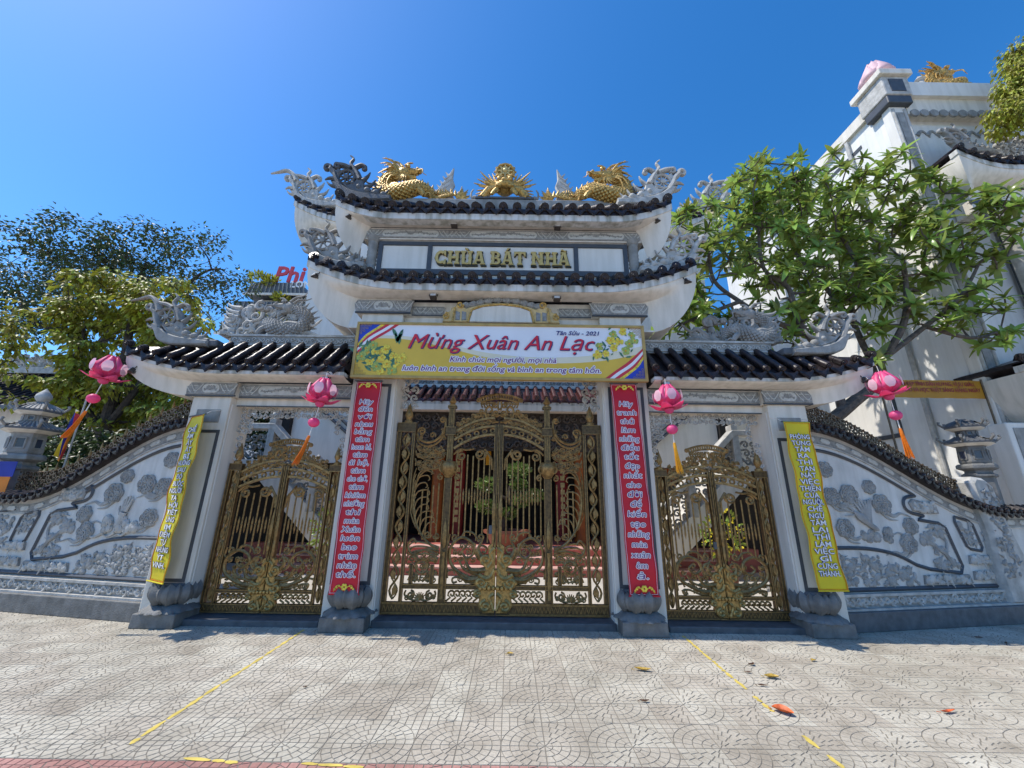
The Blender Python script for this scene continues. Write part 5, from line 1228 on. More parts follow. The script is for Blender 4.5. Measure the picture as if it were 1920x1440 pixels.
# stone pagoda lanterns standing behind the walls
def pagoda(label, x, y, z0, s, m='stone', fin=True):
    t = thing('stone_lantern', (x, y, z0), label, 'stone lantern', 'stone pagoda lanterns')
    H6 = lambda r_, z, rot=PI/6: [(x+r_*s*cos(rot+k_*PI/3), y+r_*s*sin(rot+k_*PI/3), z0+z*s) for k_ in range(6)]
    def stack(levels):
        mb = MB(); vs = []; fs = []
        for r_, z in levels: vs += H6(r_, z)
        for i in range(len(levels)-1):
            for k_ in range(6): k2 = (k_+1) % 6; fs.append((i*6+k_, i*6+k2, (i+1)*6+k2, (i+1)*6+k_))
        fs += [(5, 4, 3, 2, 1, 0), tuple(range((len(levels)-1)*6, len(levels)*6))]
        return mb.add(vs, fs)
    stack([(.30, -1.2), (.30, -.02), (.36, 0), (.36, .06), (.28, .10), (.28, .16), (.42, .22), (.42, .30), (.38, .34), (.33, .35)]).build('base', m, t, bev=.008)
    b = stack([(.31, .35), (.33, .40), (.30, .80), (.33, .84)]).build('fire_box', m, t, bev=.008)
    def windows(zc, hw, hh, r_, par):
        for k_ in range(6):
            a = PI/3*k_+PI/3; n_ = Vector((cos(a), sin(a), 0)); tt = Vector((-sin(a), cos(a), 0)); c = Vector((x, y, z0+zc*s))+n_*(r_*cos(PI/6)*s)
            if n_.y > .5: continue
            out = [(-hw, -hh), (hw, -hh), (hw, hh), (-hw, hh)]
            P = lambda u, v, d: tuple(c+tt*u*s+Vector((0, 0, v*s))+n_*d*s)
            fr_ = MB()
            for (u0, v0), (u1, v1) in zip(out, out[1:]+out[:1]): fr_.tube([P(u0, v0, .012), P(u1, v1, .012)], .022*s, 4)
            fr_.build('window_frame', m, par)
            MB().add([P(u, v, .004) for u, v in out], [(0, 1, 2, 3)]).build('window_pane', 'glass_dark', par)
    windows(.59, .085, .12, .318, b)
    def cap(zb, r_, h, zt_, rt):
        rf_ = stack([(r_*.72, zb), (r_, zb+.05), (r_*1.02, zb+.10), (r_*.72, zb+h*.62), (rt, zb+h)]).build('roof', 'roof_grey' if fin else 'stone_dark', t, bev=.01)
        eave = stack([(r_*.70, zb-.02), (r_*.98, zb+.045), (r_*.98, zb+.062), (r_*.7, zb+.05)]).build('eave', 'plaster', rf_)
        for k_ in range(6):
            a = PI/6+k_*PI/3; q = Vector((cos(a), sin(a), 0)); c = Vector((x, y, z0))
            MB().tube([c+q*(rt*s)+Vector((0, 0, (zb+h)*s)), c+q*(r_*.7*s)+Vector((0, 0, (zb+h*.66)*s)), c+q*(r_*1.03*s)+Vector((0, 0, (zb+.12)*s)), c+q*(r_*1.2*s)+Vector((0, 0, (zb+.20)*s)), c+q*(r_*1.16*s)+Vector((0, 0, (zb+.27)*s))], [.02*s, .03*s, .035*s, .03*s, .035*s], 6).build('corner_curl', m, rf_, True)
        for k_ in range(6):
            a0 = PI/6+k_*PI/3
            for j in range(1, 5):
                p = Vector(H6(r_*1.02, zb+.10)[k_]).lerp(Vector(H6(r_*1.02, zb+.10)[(k_+1) % 6]), j/5); q = Vector(H6(rt, zb+h)[k_]).lerp(Vector(H6(rt, zb+h)[(k_+1) % 6]), j/5); mdl = Vector(H6(r_*.72, zb+h*.62)[k_]).lerp(Vector(H6(r_*.72, zb+h*.62)[(k_+1) % 6]), j/5)
                MB().tube([p, mdl, q], .018*s, 5).build('tile_row', 'stone' if fin else 'stone_dark', rf_, True)
        return rf_
    cap(.85, .52, .26, 0, .24)
    b2 = stack([(.22, 1.08), (.22, 1.28)]).build('upper_box', m, t); windows(1.19, .055, .05, .22, b2)
    cap(1.29, .42, .30, 0, .08)
    if fin: MB().lathe([(.05*s, 1.58*s), (.10*s, 1.62*s), (.15*s, 1.70*s), (.14*s, 1.78*s), (.06*s, 1.88*s), (.004, 1.95*s)], (x, y, z0), 12).build('lotus_bud', 'stone_light', t, True)
    return t
pagoda('grey stone pagoda lantern with white bud finial, left of the carved wall', -8.30, 6.85, 2.00, .74, 'stone')
pagoda('grey stone pagoda lantern standing above the right carved wall', 8.18, 6.75, 2.10, .62, 'stone_mid', fin=False)

# ================================================================== BANNERS
def fit_text(name, body, xc, zc, width, cap, y, m, parent, bold=0., shear=0., extrude=.0012, mtx=None, halo=0.):
    """text scaled to a given width and cap height, centred on (xc, zc); halo thickens it by shifted copies"""
    me = text_mesh(body, 1., bold, shear, 'CENTER', 0.)
    xs = [v.co.x for v in me.vertices]; w0 = max(xs)-min(xs); cx = (max(xs)+min(xs))/2
    sx = width/w0; sz = cap/.73
    me.transform(Matrix.Translation((xc, y, zc)) @ Matrix.Diagonal((sx, 1, sz, 1)) @ Matrix.Translation((-cx, 0, -.0)))
    if halo:
        V = [tuple(v.co) for v in me.vertices]; F = [tuple(p.vertices) for p in me.polygons]; mb = MB()
        for k in range(8): a = k*PI/4; mb.add([(x+halo*cos(a), y_+.00015*k, z+halo*sin(a)) for x, y_, z in V], F)
        me2 = bpy.data.meshes.new(name); me2.from_pydata(mb.v, [], mb.f); bpy.data.meshes.remove(me); me = me2
    if mtx: me.transform(mtx)
    me.name = name; me.materials.clear(); me.materials.append(M[m]); return link(name, me, parent)
BB = thing('greeting_banner', (0, 5.5, 3.3), 'wide framed New Year banner with red script greeting above the central gate', 'banner')
MB().box(-2.165, 2.165, 5.492, 5.53, 3.35, 4.19).build('banner_sheet', 'banner_white', BB)
fr = MB()
for z0, z1 in ((3.315, 3.358), (4.182, 4.222)): fr.box(-2.21, 2.21, 5.47, 5.54, z0, z1)
for x in (-2.21, 2.166): fr.box(x, x+.044, 5.4705, 5.54, 3.358, 4.182)
fr.build('banner_frame', 'banner_frame', BB, bev=.004)
for x in (-1.95, 1.95):
    for z in (3.42, 4.10): MB().box(x-.02, x+.02, 5.531, 5.742, z-.02, z+.02).build('mount_bracket', 'iron_dark', BB)
BX = lambda u: -2.165+4.33*u
BZ = lambda v: 3.352+.836*v
def layer(name, pts, m, k): return MB().add([(BX(u), 5.4915-.0012*k, BZ(v)) for u, v in pts], [tuple(range(len(pts)))[::-1] if sum(pts[i][0]*pts[(i+1) % len(pts)][1]-pts[(i+1) % len(pts)][0]*pts[i][1] for i in range(len(pts))) < 0 else tuple(range(len(pts)))]).build(name, m, BB)
wave = crom([(0, .70), (.10, .72), (.2, .68), (.33, .53), (.45, .38), (.6, .29), (.75, .29), (.88, .36), (1, .50)], 5)
layer('cream_wave', [(0, 0), (1, 0)]+[(u, min(.97, v+.05+.09*u)) for u, v in wave][::-1], 'banner_cream', 1)
layer('gold_wave', [(0, 0), (1, 0)]+wave[::-1], 'banner_gold', 2)
def stripes(fx):
    T = lambda p: p if fx else (1-p[0], 1-p[1])
    e = [[(0.0, .62), (.022, .78), (.055, .92), (.075, 1.0)], [(0.0, .56), (.030, .76), (.07, .92), (.092, 1.0)], [(.0, .52), (.038, .74), (.082, .90), (.108, 1.0)], [(.0, .46), (.045, .70), (.095, .88), (.124, 1.0)], [(.0, .41), (.052, .66), (.105, .86), (.140, 1.0)]]
    e = [crom(q, 4) for q in e]
    layer('corner_blue', [T(p) for p in [(.0, 1)]+e[0]], 'print_blue', 3)
    for i, m in enumerate(('petal_yellow', 'print_red', 'white_print', 'print_red')): layer('corner_stripe', [T(p) for p in e[i]+e[i+1][::-1]], m, 3)
stripes(True); stripes(False)
for cx_, cz_ in ((0, 0), (0, 1), (1, 0), (1, 1)):      # stepped fret in the corners
    mb = MB()
    for i in range(4):
        for j in range(4-i):
            u = BX(.006+.010*i) if cx_ == 0 else BX(1-.006-.010*i); v = BZ(.03+.052*j) if cz_ == 0 else BZ(1-.03-.052*j); q = .016
            for a, b, c, d in ((-q, q, q-.006, q), (-q, q, -q, -q+.006), (-q, -q+.006, -q, q), (q-.006, q, -q, q)): mb.box(u+a, u+b, 5.4848, 5.4855, v+c, v+d)
    mb.build('corner_fret', 'banner_frame', BB)
rnd = random.Random(12)
def blossom_at(u, v, r_, m, k):
    c = MB()
    for p in range(5):
        a = 2*PI*p/5+rnd.random(); x, z = BX(u)+r_*.62*cos(a), BZ(v)+r_*.62*sin(a); vs = [(x+r_*.5*cos(b*PI/5), 5.4915-.0012*k-.0003*p, z+r_*.5*sin(b*PI/5)) for b in range(10)]; c.add(vs, [tuple(range(10))])
    o = c.build('blossom', m, BB); MB().add([(BX(u)+r_*.25*cos(b*PI/4), 5.4915-.0012*k-.0022, BZ(v)+r_*.25*sin(b*PI/4)) for b in range(8)], [tuple(range(8))]).build('blossom_eye', 'tassel_gold', o)
def print_leaf(u, v, L_, a, k, m='print_leaf'):
    p = Vector((BX(u), BZ(v))); d = Vector((cos(a), sin(a))); n_ = Vector((-d.y, d.x)); pts = [p, p+d*L_*.35+n_*L_*.17, p+d*L_*.75+n_*L_*.12, p+d*L_, p+d*L_*.7-n_*L_*.13, p+d*L_*.3-n_*L_*.15]
    MB().add([(q.x, 5.4915-.0012*k, q.y) for q in pts], [tuple(range(6))]).build('printed_leaf', m, BB)
for i in range(60):
    u = rnd.uniform(.0, .155); v = rnd.uniform(.06, .62)*(1-.4*u/.15)+.02; print_leaf(u, v, rnd.uniform(.08, .17), rnd.uniform(-.6, 2.6), 5+.05*i)
for (u, v, a) in ((.135, .62, 1.3), (.14, .64, 1.9), (.13, .66, .9), (.145, .6, 1.6), (.14, .72, 1.2), (.135, .75, 2.1)): print_leaf(u, v, .17, a, 5)
for i, (u, v) in enumerate(((.03, .52), (.065, .45), (.10, .50), (.02, .36), (.09, .34), (.13, .38), (.055, .58), (.11, .22), (.14, .24), (.075, .17), (.16, .34), (.09, .08), (.13, .10), (.05, .27))): blossom_at(u, v, rnd.uniform(.055, .075), 'petal_yellow' if i % 3 else 'petal_green', 7+.3*(i % 4))
for i in range(40):
    u = rnd.uniform(.825, .975); v = rnd.uniform(.42, .96) if u > .87 else rnd.uniform(.38, .62); print_leaf(u, v, rnd.uniform(.05, .11), rnd.uniform(0, 6.28), 5+.05*i)
for i, (u, v) in enumerate(((.90, .86), (.935, .92), (.965, .84), (.92, .72), (.955, .68), (.90, .60), (.94, .54), (.87, .48), (.85, .62), (.84, .46), (.975, .74), (.89, .74))): blossom_at(u, v, rnd.uniform(.05, .068), 'petal_yellow' if i % 2 else 'petal_green', 7+.3*(i % 4))
tx = [('Mừng Xuân An Lạc', .02, 3.90, 2.84, .245, .0, .36, 'print_pink', 'navy_print'), ('Tân Sửu - 2021', 1.19, 4.075, .66, .07, .02, .25, 'navy_print', None), ('Kính chúc mọi người, mọi nhà', .05, 3.625, 1.60, .085, .012, .22, 'purple_print', 'white_print'), ('luôn bình an trong đời sống và bình an trong tâm hồn.', .03, 3.475, 2.96, .085, .012, .22, 'purple_print', 'white_print')]
for body, xc, zc, wd, cap, bold, sh, m, halo in tx:
    if halo:
        big_ = halo == 'navy_print'
        fit_text('lettering_shadow', body, xc+(.010 if big_ else 0), zc-(.008 if big_ else 0), wd, cap, 5.4795, halo, BB, bold, sh, halo=.004 if big_ else .012)
    fit_text('lettering', body, xc, zc, wd, cap, 5.4775, m, BB, bold, sh)

def cloth_banner(name, label, cm, lines, edge, fill, halo, x_top, x_bot, z0, z1, y, wd, yaw, shear, caps, group, flowers=False, seed=0, cap_h=.07):
    t = thing(name, (x_top, y, z1), label, 'banner', group); h = z1-z0
    mt = Matrix.Translation((x_top, y, z1)) @ Matrix.Rotation(yaw, 4, 'Z') @ Matrix(((1, 0, -(x_bot-x_top)/h, 0), (0, 1, 0, 0), (0, 0, 1, 0), (0, 0, 0, 1)))
    rnd = random.Random(seed); NX, NZ = 8, 60; amp = .013
    rip = lambda u, v: amp*(sin(v*23+u*3+seed)+.7*sin(v*41-u*5))*(.4+.6*abs(u*2/wd))+.012*sin(v*5+seed)
    mb = MB(); vs = [(lerp(-wd/2, wd/2, i/NX), rip(lerp(-wd/2, wd/2, i/NX), j/NZ*h/2.8), -h*j/NZ) for j in range(NZ+1) for i in range(NX+1)]
    mb.add(vs, [(j*(NX+1)+i, (j+1)*(NX+1)+i, (j+1)*(NX+1)+i+1, j*(NX+1)+i+1) for j in range(NZ) for i in range(NX)]).xf(mt)
    cl = mb.build('cloth', cm, t, True)
    so_ = cl.modifiers.new('thickness', 'SOLIDIFY'); so_.thickness = .002
    b = MB()
    for x in (-wd/2+.014, wd/2-.014): b.tube([(x, rip(x, v*h/2.8)-.004, -h*v) for v in [.006+.988*k/60 for k in range(61)]], .004, 4)
    for v in (.007, .993): b.tube([(x, rip(x, v*h/2.8)-.004, -h*v) for x in [lerp(-wd/2+.014, wd/2-.014, k/8) for k in range(9)]], .004, 4)
    b.xf(mt).build('hem', edge, t)
    for x in (-wd/2, wd/2): MB().tube([(x, 0, 0), (x*1.12, .05, .05), (x*1.15, .18, .085)], .004, 4).xf(mt).build('tie_cord', 'cord', t); MB().lathe([(.010, -.003), (.010, .003)], (x*.93, -.008, -.018), 8, ax='y').xf(mt).build('eyelet', 'stone_dark', t)
    MB().tube([(-wd/2-.02, 0, .0), (wd/2+.02, 0, .0)], .010, 6).xf(mt).build('hanging_rod', 'stone_dark', t); MB().tube([(-wd/2-.01, 0, -h), (wd/2+.01, 0, -h)], .009, 6).xf(mt).build('bottom_rod', 'yellow_cloth' if cm == 'yellow_cloth' else 'red_cloth', t)
    n = len(lines); za, zb = (.11, .915) if flowers else (.095, .905)
    for i, ln in enumerate(lines):
        v = lerp(za, zb, i/(n-1)); zz = -h*v-.01; wtx = min(wd*.74, (.052 if not caps else .058)*len(ln)*1.0+.045); yy = min(rip(q, v*h/2.8) for q in (-wd*.3, 0, wd*.3))-.006
        o1 = fit_text('lettering_edge', ln, 0, zz, wtx, cap_h, yy, halo, t, 0., .12 if not caps else 0., mtx=mt, halo=.0085 if not caps else .007)
        fit_text('lettering', ln, 0, zz, wtx, cap_h, yy-.0022, fill, t, .0 if not caps else .012, .12 if not caps else 0., mtx=mt)
    if flowers:
        for zz, s_ in ((-.07, 1), (-h+.09, 1)):
            mb = MB()
            for p in range(6): a = p*PI/3; mb.ball((.026*cos(a), -.022, zz+.026*sin(a)), .018, 6, sy=.2)
            for e in (-1, 1):
                mb.tube(XZ(crom([(e*.04, zz), (e*.09, zz+.02), (e*.12, zz-.02), (e*.13, zz-.05)], 4), -.022), .005, 4)
                for k_ in range(3): mb.ball((e*(.07+.025*k_), -.022, zz+.015-.02*k_), .014, 6, sy=.2)
            mb.xf(mt).build('gold_flower', 'petal_yellow', t)
    return t
L1 = ['Hãy', 'đến', 'với', 'nhau', 'bằng', 'tâm', 'hoan hỉ,', 'tâm', 'ái hộ,', 'tâm', 'che chở,', 'tâm', 'khiêm', 'nhường', 'thì', 'mùa', 'Xuân', 'luôn', 'bao', 'trùm', 'nhân', 'thế.']
L2 = ['Hãy', 'tranh', 'thủ', 'làm', 'những', 'điều', 'tốt', 'đẹp', 'nhất', 'cho', 'đời', 'để', 'kiến', 'tạo', 'những', 'mùa', 'xuân', 'êm', 'ả.']
L3 = ['CHẾ', 'ÁM', 'ẤY', 'ẤT', 'BỊ', 'HƯỚNG', 'SAU', 'ĐÓ', 'BUỘC', 'NGƯỜI', 'TA', 'HỐI', 'TIẾT', 'ƯNG', 'IM', 'ĐIỀM', 'TỪ', 'NHỮNG', 'ÝT', 'VINH.']
L4 = ['PHÓNG', 'TÚNG', 'TÂM', 'RA', 'THÌ', 'TAN', 'NÁT', 'VIỆC', 'THIỆN', 'CỦA', 'NGƯỜI,', 'CHẾ', 'NGỰ', 'TÂM', 'LẠI', 'THÌ', 'LÀM', 'VIỆC', 'GÌ', 'CŨNG', 'THÀNH.']
cloth_banner('red_banner', 'long red banner with gold flowers hanging on the left inner pillar', 'red_cloth', L1, 'pink_pale', 'purple_print', 'white_print', -1.95, -1.93, .42, 3.29, 5.56, .375, R(0), 0, False, 'red banners on the inner pillars', True, 1, .074)
cloth_banner('red_banner', 'long red banner with gold flowers hanging on the right inner pillar', 'red_cloth', L2, 'pink_pale', 'purple_print', 'white_print', 1.86, 1.935, .45, 3.31, 5.56, .385, R(0), 0, False, 'red banners on the inner pillars', True, 2, .080)
cloth_banner('yellow_banner', 'long yellow banner hanging askew on the left outer pillar, lower half sunlit', 'yellow_cloth', L3, 'flag_orange', 'white_print', 'navy_print', -4.41, -4.44, .52, 2.74, 5.60, .43, R(-28), 0, True, 'yellow banners on the outer pillars', False, 3, .066)
cloth_banner('yellow_banner', 'long yellow banner with white capitals hanging on the right outer pillar', 'yellow_cloth', L4, 'flag_orange', 'white_print', 'navy_print', 4.335, 4.40, .54, 2.76, 5.57, .40, R(4), 0, True, 'yellow banners on the outer pillars', False, 5, .066)

# ================================================================== LOTUS LANTERNS
def petal_mb(r0, z0, r1, z1, r2, z2, hw, a, cup=.03, n=8):
    """lens-shaped petal following a radial profile"""
    prof = crom([(r0, z0), ((r0+r1)/2*1.02, (z0+z1)/2-.01), (r1, z1), (r2, z2)], 3); N = len(prof)-1; mb = MB(); vs = []
    for i, (r_, z) in enumerate(prof):
        t = i/N; w_ = hw*(sin(PI*(.10+.90*t))**.75 if t < 1 else .0)*(1.0)
        for e in (-1, -.5, 0, .5, 1):
            rr_ = r_-cup*e*e; x = rr_*cos(a)-e*w_*sin(a); y = rr_*sin(a)+e*w_*cos(a); vs.append((x, y, z))
    return mb.add(vs, [(i*5+e, i*5+e+1, (i+1)*5+e+1, (i+1)*5+e) for i in range(N) for e in range(4)])
def lotus_lantern(label, p, tilt, sway, rot, tm):
    t = thing('lotus_lantern', p, label, 'lantern', 'pink lotus lanterns under the eaves'); O = Matrix.Translation(p) @ Matrix.Rotation(tilt, 4, 'Y') @ Matrix.Scale(.86, 4)
    MB().tube([(0, 0, .02), (0, 0, -.10)], .005, 5).xf(O).build('cord', 'cord', t); MB().tube([(p[0], p[1], p[2]+.02), (p[0], p[1]+.02, p[2]+.035), (p[0]-.03*(1 if abs(p[0]) > 5 and p[0] > 0 else -1 if p[0] < -5 else 0), 5.44, p[2]+.02)], .006, 5).build('hook', 'iron_dark', t)
    MB().lathe([(.02, -.08), (.05, -.10), (.06, -.12), (.03, -.13)], n=10).xf(O).build('top_ring', 'pink', t, True)
    MB().ball((0, 0, -.29), .165, 12, sz=1.05).xf(O).build('bud_lining', 'pink_pale', t, True)
    for k_ in range(6):
        a = rot+k_*PI/3
        q = petal_mb(.06, -.47, .215, -.31, .075, -.08, .115, a).xf(O).build('petal', 'pink', t, True); q.modifiers.new('thickness', 'SOLIDIFY').thickness = .005
        w_ = MB(); vs = []
        for i in range(7):
            tt = i/6; ph = lerp(-.38, -.20, tt); rr_ = .222-.9*(ph+.29)**2*1.2
            for e in (-1, 0, 1): u = e*.072*sin(PI*(.15+.7*tt)); vs.append((rr_*cos(a)-u*sin(a), rr_*sin(a)+u*cos(a), ph))
        w_.add(vs, [(i*3+e, i*3+e+1, (i+1)*3+e+1, (i+1)*3+e) for i in range(6) for e in range(2)]).xf(O).build('petal_window', 'pink_pale', q, True)
        q = petal_mb(.05, -.48, .20, -.485, .32, -.42, .10, a+PI/6, .02).xf(O).build('outer_petal', 'pink', t, True); q.modifiers.new('thickness', 'SOLIDIFY').thickness = .004
    MB().lathe([(.05, -.47), (.075, -.50), (.065, -.545), (.035, -.57), (.01, -.575)], n=12).xf(O).build('bottom_cap', 'pink', t, True)
    D = Vector((sway, -.02, -1)).normalized(); b0 = O @ Vector((0, 0, -.57)); b1 = b0+D*.14; b2 = b1+D*.17; b3 = b2+D*.10
    MB().tube([b0, b3], .006, 5).build('cord', 'cord', t)
    c = (b1+b2)/2; MB().ball(tuple(c), .075, 12, sz=.9).build('bead', 'pink', t, True)
    D2 = Vector((sway*1.8, -.02, -1)).normalized(); ts = MB(); rnd = random.Random(int(p[0]*10))
    ts.tube([b3, b3+D2*.05, b3+D2*.09], [.016, .022, .02], 8)
    for i in range(34):
        a = rnd.uniform(0, 2*PI); r_ = rnd.uniform(.3, 1); e = Vector((cos(a), sin(a), 0)); ts.tube([b3+D2*.07+e*.014, b3+D2*.22+e*.028*r_, b3+D2*rnd.uniform(.36, .42)+e*.045*r_+Vector((sway*.1, 0, 0))], (.006, .003), 4)
    ts.build('tassel', tm, t, True)
lotus_lantern('pink lotus lantern with orange tassel hanging from the far left eave tip', (-5.58, 5.30, 3.60), R(6), -.22, .2, 'tassel')
lotus_lantern('pink lotus lantern with frayed orange tassel between left side gate and red banner', (-2.47, 5.30, 3.31), R(4), -.16, .7, 'tassel')
lotus_lantern('pink lotus lantern with yellow tassel right of the right red banner', (2.38, 5.30, 3.29), R(-2), .04, .45, 'tassel_gold')
lotus_lantern('pink lotus lantern with orange tassel hanging from the far right eave tip', (5.48, 5.30, 3.53), R(-8), .03, .1, 'tassel')

# ================================================================== FLOODLIGHTS
for i, (x, y, z, ang, wh_) in enumerate(((-2.62, 5.50, 6.20, -.5, 'left end of the upper eave'), (-.83, 5.56, 6.115, 0, 'upper eave left of centre'), (.92, 5.56, 6.10, 0, 'upper eave right of centre'), (2.62, 5.50, 6.21, .5, 'right end of the upper eave'), (-1.08, 5.52, 4.73, 0, 'lower eave left of the gilt cartouche'), (.88, 5.52, 4.72, 0, 'lower eave right of the gilt cartouche'), (-2.96, 5.44, 5.02, -.5, 'left end of the lower eave'), (2.95, 5.44, 5.02, .5, 'right end of the lower eave'), (-5.42, 5.46, 3.40, -.5, 'left side roof tip'), (-2.55, 5.46, 3.30, 0, 'inner end of the left side roof'), (2.45, 5.46, 3.30, 0, 'inner end of the right side roof'), (5.40, 5.46, 3.42, .5, 'right side roof tip'))):
    t = thing('floodlight', (x, y, z), 'small dark floodlight below the %s' % wh_, 'floodlight', 'floodlights under the eaves'); O = Matrix.Translation((x, y, z)) @ Matrix.Rotation(ang, 4, 'Z') @ Matrix.Rotation(R(-25), 4, 'X')
    MB().frustum(-.055, .055, -.03, .035, -.075, -.0, .008).xf(O).build('housing', 'lamp_body', t, bev=.006)
    MB().box(-.043, .043, -.036, -.031, -.065, -.012).xf(O).build('lens', 'lamp_glass', t)
    b = MB()
    for e in (-1, 1): b.tube([(e*.064, 0, -.04), (e*.064, 0, .03), (0, .0, .045)], .008, 4)
    for k_ in range(4): b.box(-.05, .05, .036, .05, -.07+.018*k_, -.064+.018*k_)
    b.xf(O).build('bracket', 'lamp_body', t)

# ================================================================== FALLEN LEAVES
def leaf_mesh(L_, w_, curl, m, seed):
    rnd = random.Random(seed); vs = []; n = 7
    for i in range(n+1):
        t = i/n; hw = w_*sin(PI*(.04+.93*t))**.8; x = L_*(t-.5)
        for e in (-1, -.5, 0, .5, 1): vs.append((x, e*hw+.006*sin(t*5+seed), .006+curl*(abs(e)**1.5)*hw*1.2+curl*.35*L_*(2*t-1)**2*.5+rnd.uniform(0, .003)))
    return MB().add(vs, [(i*5+e, i*5+e+1, (i+1)*5+e+1, (i+1)*5+e) for i in range(n) for e in range(4)]).tube([(-L_*.5, 0, .008), (-L_*.68, .01, .012)], .003, 4).mesh('fallen_leaf', m, True)
FL = [(.21, 4.88, .075, .02, 'leaf_fallen_yellow', .3, 'small yellow-green leaf lying on the paving before the central gate'), (1.53, 4.51, .16, .026, 'leaf_fallen_yellow', -.1, 'long curled ochre leaf lying before the right red banner'), (2.72, 4.69, .09, .016, 'leaf_fallen_brown', .5, 'curled dark brown leaf, upper of two near the right yellow line'), (2.57, 4.49, .05, .012, 'leaf_fallen_brown', -.5, 'tiny dark brown leaf below the curled brown one'), (2.73, 4.38, .13, .032, 'leaf_fallen_yellow', -.25, 'broad yellow leaf right of the right yellow line'), (2.53, 4.20, .09, .012, 'leaf_fallen_brown', -.2, 'thin brown leaf between yellow leaf and red-orange leaf'), (2.40, 3.73, .15, .048, 'leaf_fallen_red', -.7, 'large red and orange leaf lying on the right yellow line'), (3.46, 4.82, .06, .022, 'leaf_fallen_yellow', .6, 'small pale yellow leaf on the paving at right'), (1.34, 3.88, .085, .013, 'leaf_fallen_brown', .1, 'thin brown twig-like leaf left of the right yellow line'), (-1.59, 4.05, .03, .009, 'leaf_fallen_brown', .4, 'tiny dark leaf alone on the left half of the paving'), (3.77, 3.77, .14, .016, 'leaf_fallen_red', .1, 'narrow rusty leaf at the far right of the paving'), (6.20, 5.66, .10, .016, 'leaf_fallen_brown', -.3, 'brown leaf near the right wall plinth, left of another'), (6.31, 5.46, .10, .012, 'leaf_fallen_brown', .8, 'brown leaf near the right wall plinth at the picture edge')]
for i, (x, y, L_, w_, m, a, lab) in enumerate(FL): link('fallen_leaf', leaf_mesh(L_, w_, .6, m, i), None, loc=(x, y, .001), rot=(0, 0, a), label=lab, cat='leaf', group='fallen leaves')

# ================================================================== TEMPLE HALL BEHIND THE GATE
TH = thing('temple_hall', (0, 13, 0), 'large white temple hall with tiled porch and red steps seen behind the gates', 'building')
st = MB().box(-6.4, 6.4, 10.45, 18, 0, .52).build('porch_floor', 'step_red', TH)
for i in range(3):
    z = .52-.173*i; y0 = 10.45-.34*(i+1)+.0
    s_ = MB().box(-5.2, 5.2, y0, 10.449, z-.171-.002*i, z-.03-.0).build('step', 'step_red', TH); MB().box(-5.22, 5.22, y0-.02, 10.447-.34*i if i else 10.60, z-.029, z+.002).build('tread', 'step_pale', s_)
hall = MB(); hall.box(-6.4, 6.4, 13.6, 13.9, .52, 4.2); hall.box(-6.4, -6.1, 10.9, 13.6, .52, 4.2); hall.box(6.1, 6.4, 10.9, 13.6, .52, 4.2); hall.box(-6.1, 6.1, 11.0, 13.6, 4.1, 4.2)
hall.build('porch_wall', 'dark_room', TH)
MB().box(-3.44, 3.44, 11.05, 11.12, 2.95, 4.04).build('carved_transom', 'bark_dark', TH)
mb = MB(); stone_scroll_panel(mb, -3.3, 3.3, 3.0, 4.0, 11.04, .24, .035, 71); mb.build('transom_carving', 'bark', TH, True, kind='stuff')
def column(x, y, r_, m, name='column'):
    c = MB().lathe([(r_*1.3, .52), (r_*1.3, .62), (r_, .68), (r_, 3.9), (r_*1.25, 4.05)], (x, y, 0), 16).build(name, m, TH, True); return c
for x in (-1.88, 2.18, -4.75, 4.75): column(x, 11.4, .17, 'orange_cloth')
for x in (-1.38, 1.72, -3.4, 3.4):
    c = column(x, 12.0, .20, 'red_paint'); mb = MB()
    for i in range(13): MB().box(x-.06, x+.06, 11.79, 11.80, 1.0+.2*i, 1.13+.2*i).build('couplet_character', 'gold_pale', c)
MB().box(-.55, -.40, 11.6, 11.62, 2.6, 3.0).build('hanging_ribbon', 'tassel_gold', TH)
MB().box(-3.6, 3.6, 10.75, 11.3, 4.05, 4.22).build('porch_beam', 'plaster', TH)
tiled_roof(TH, 'porch_roof', -3.6, 3.6, lambda x: 4.42, 10.75, 11.6, .55, hips=(False, False), drop=.22, m='glaze_red', pitch=.26)
for f in (-1, 1): MB().box(f*3.45, f*6.38, 11.05, 11.35, 2.55, 10.0).build('flank_wall', 'plaster_cool', TH)
MB().box(-3.44, 3.44, 11.6, 11.8, 4.95, 5.06).build('balcony_kerb', 'plaster_cool', TH)
mb = MB(); stone_scroll_panel(mb, -3.2, 3.2, 5.08, 5.62, 11.72, .20, .030, 21); mb.build('balcony_screen', 'stone', TH, True)
for i in range(7): x = -3.3+1.1*i; MB().box(x-.06, x+.06, 11.66, 11.78, 5.06, 5.70).build('balcony_post', 'stone_light', TH)
MB().box(-3.44, 3.44, 11.64, 11.80, 5.70, 5.80).build('balcony_rail', 'stone_light', TH)
MB().box(-6.35, 6.35, 12.4, 18, 4.2, 10.2).build('hall_body', 'plaster_cool', TH)
for f in (-1, 1):
    mb = MB().box(f*6.36, f*6.60, 12.2, 12.55, .52, 10.0); o = mb.build('pilaster', 'frame', TH)
    mb = MB(); xs = sorted((f*6.38, f*6.58)); stone_scroll_panel(mb, xs[0], xs[1], 4.5, 9.8, 12.19, .19, .03, 22); mb.build('pilaster_relief', 'stone_light', o, True)
    for z0, z1 in ((5.2, 7.2), (7.6, 9.6)): ring_frame(min(f*3.6, f*5.9), max(f*3.6, f*5.9), z0, z1, .08, 12.37, .04).build('wall_frame', 'frame', TH)
MB().box(6.61, 9.59, 12.6, 12.9, 0, 6.5).build('wing_wall', 'plaster_cool', TH)
zt_h = lambda x: 11.05+.75*max(0, (abs(x)-5.2)/2.4)**2
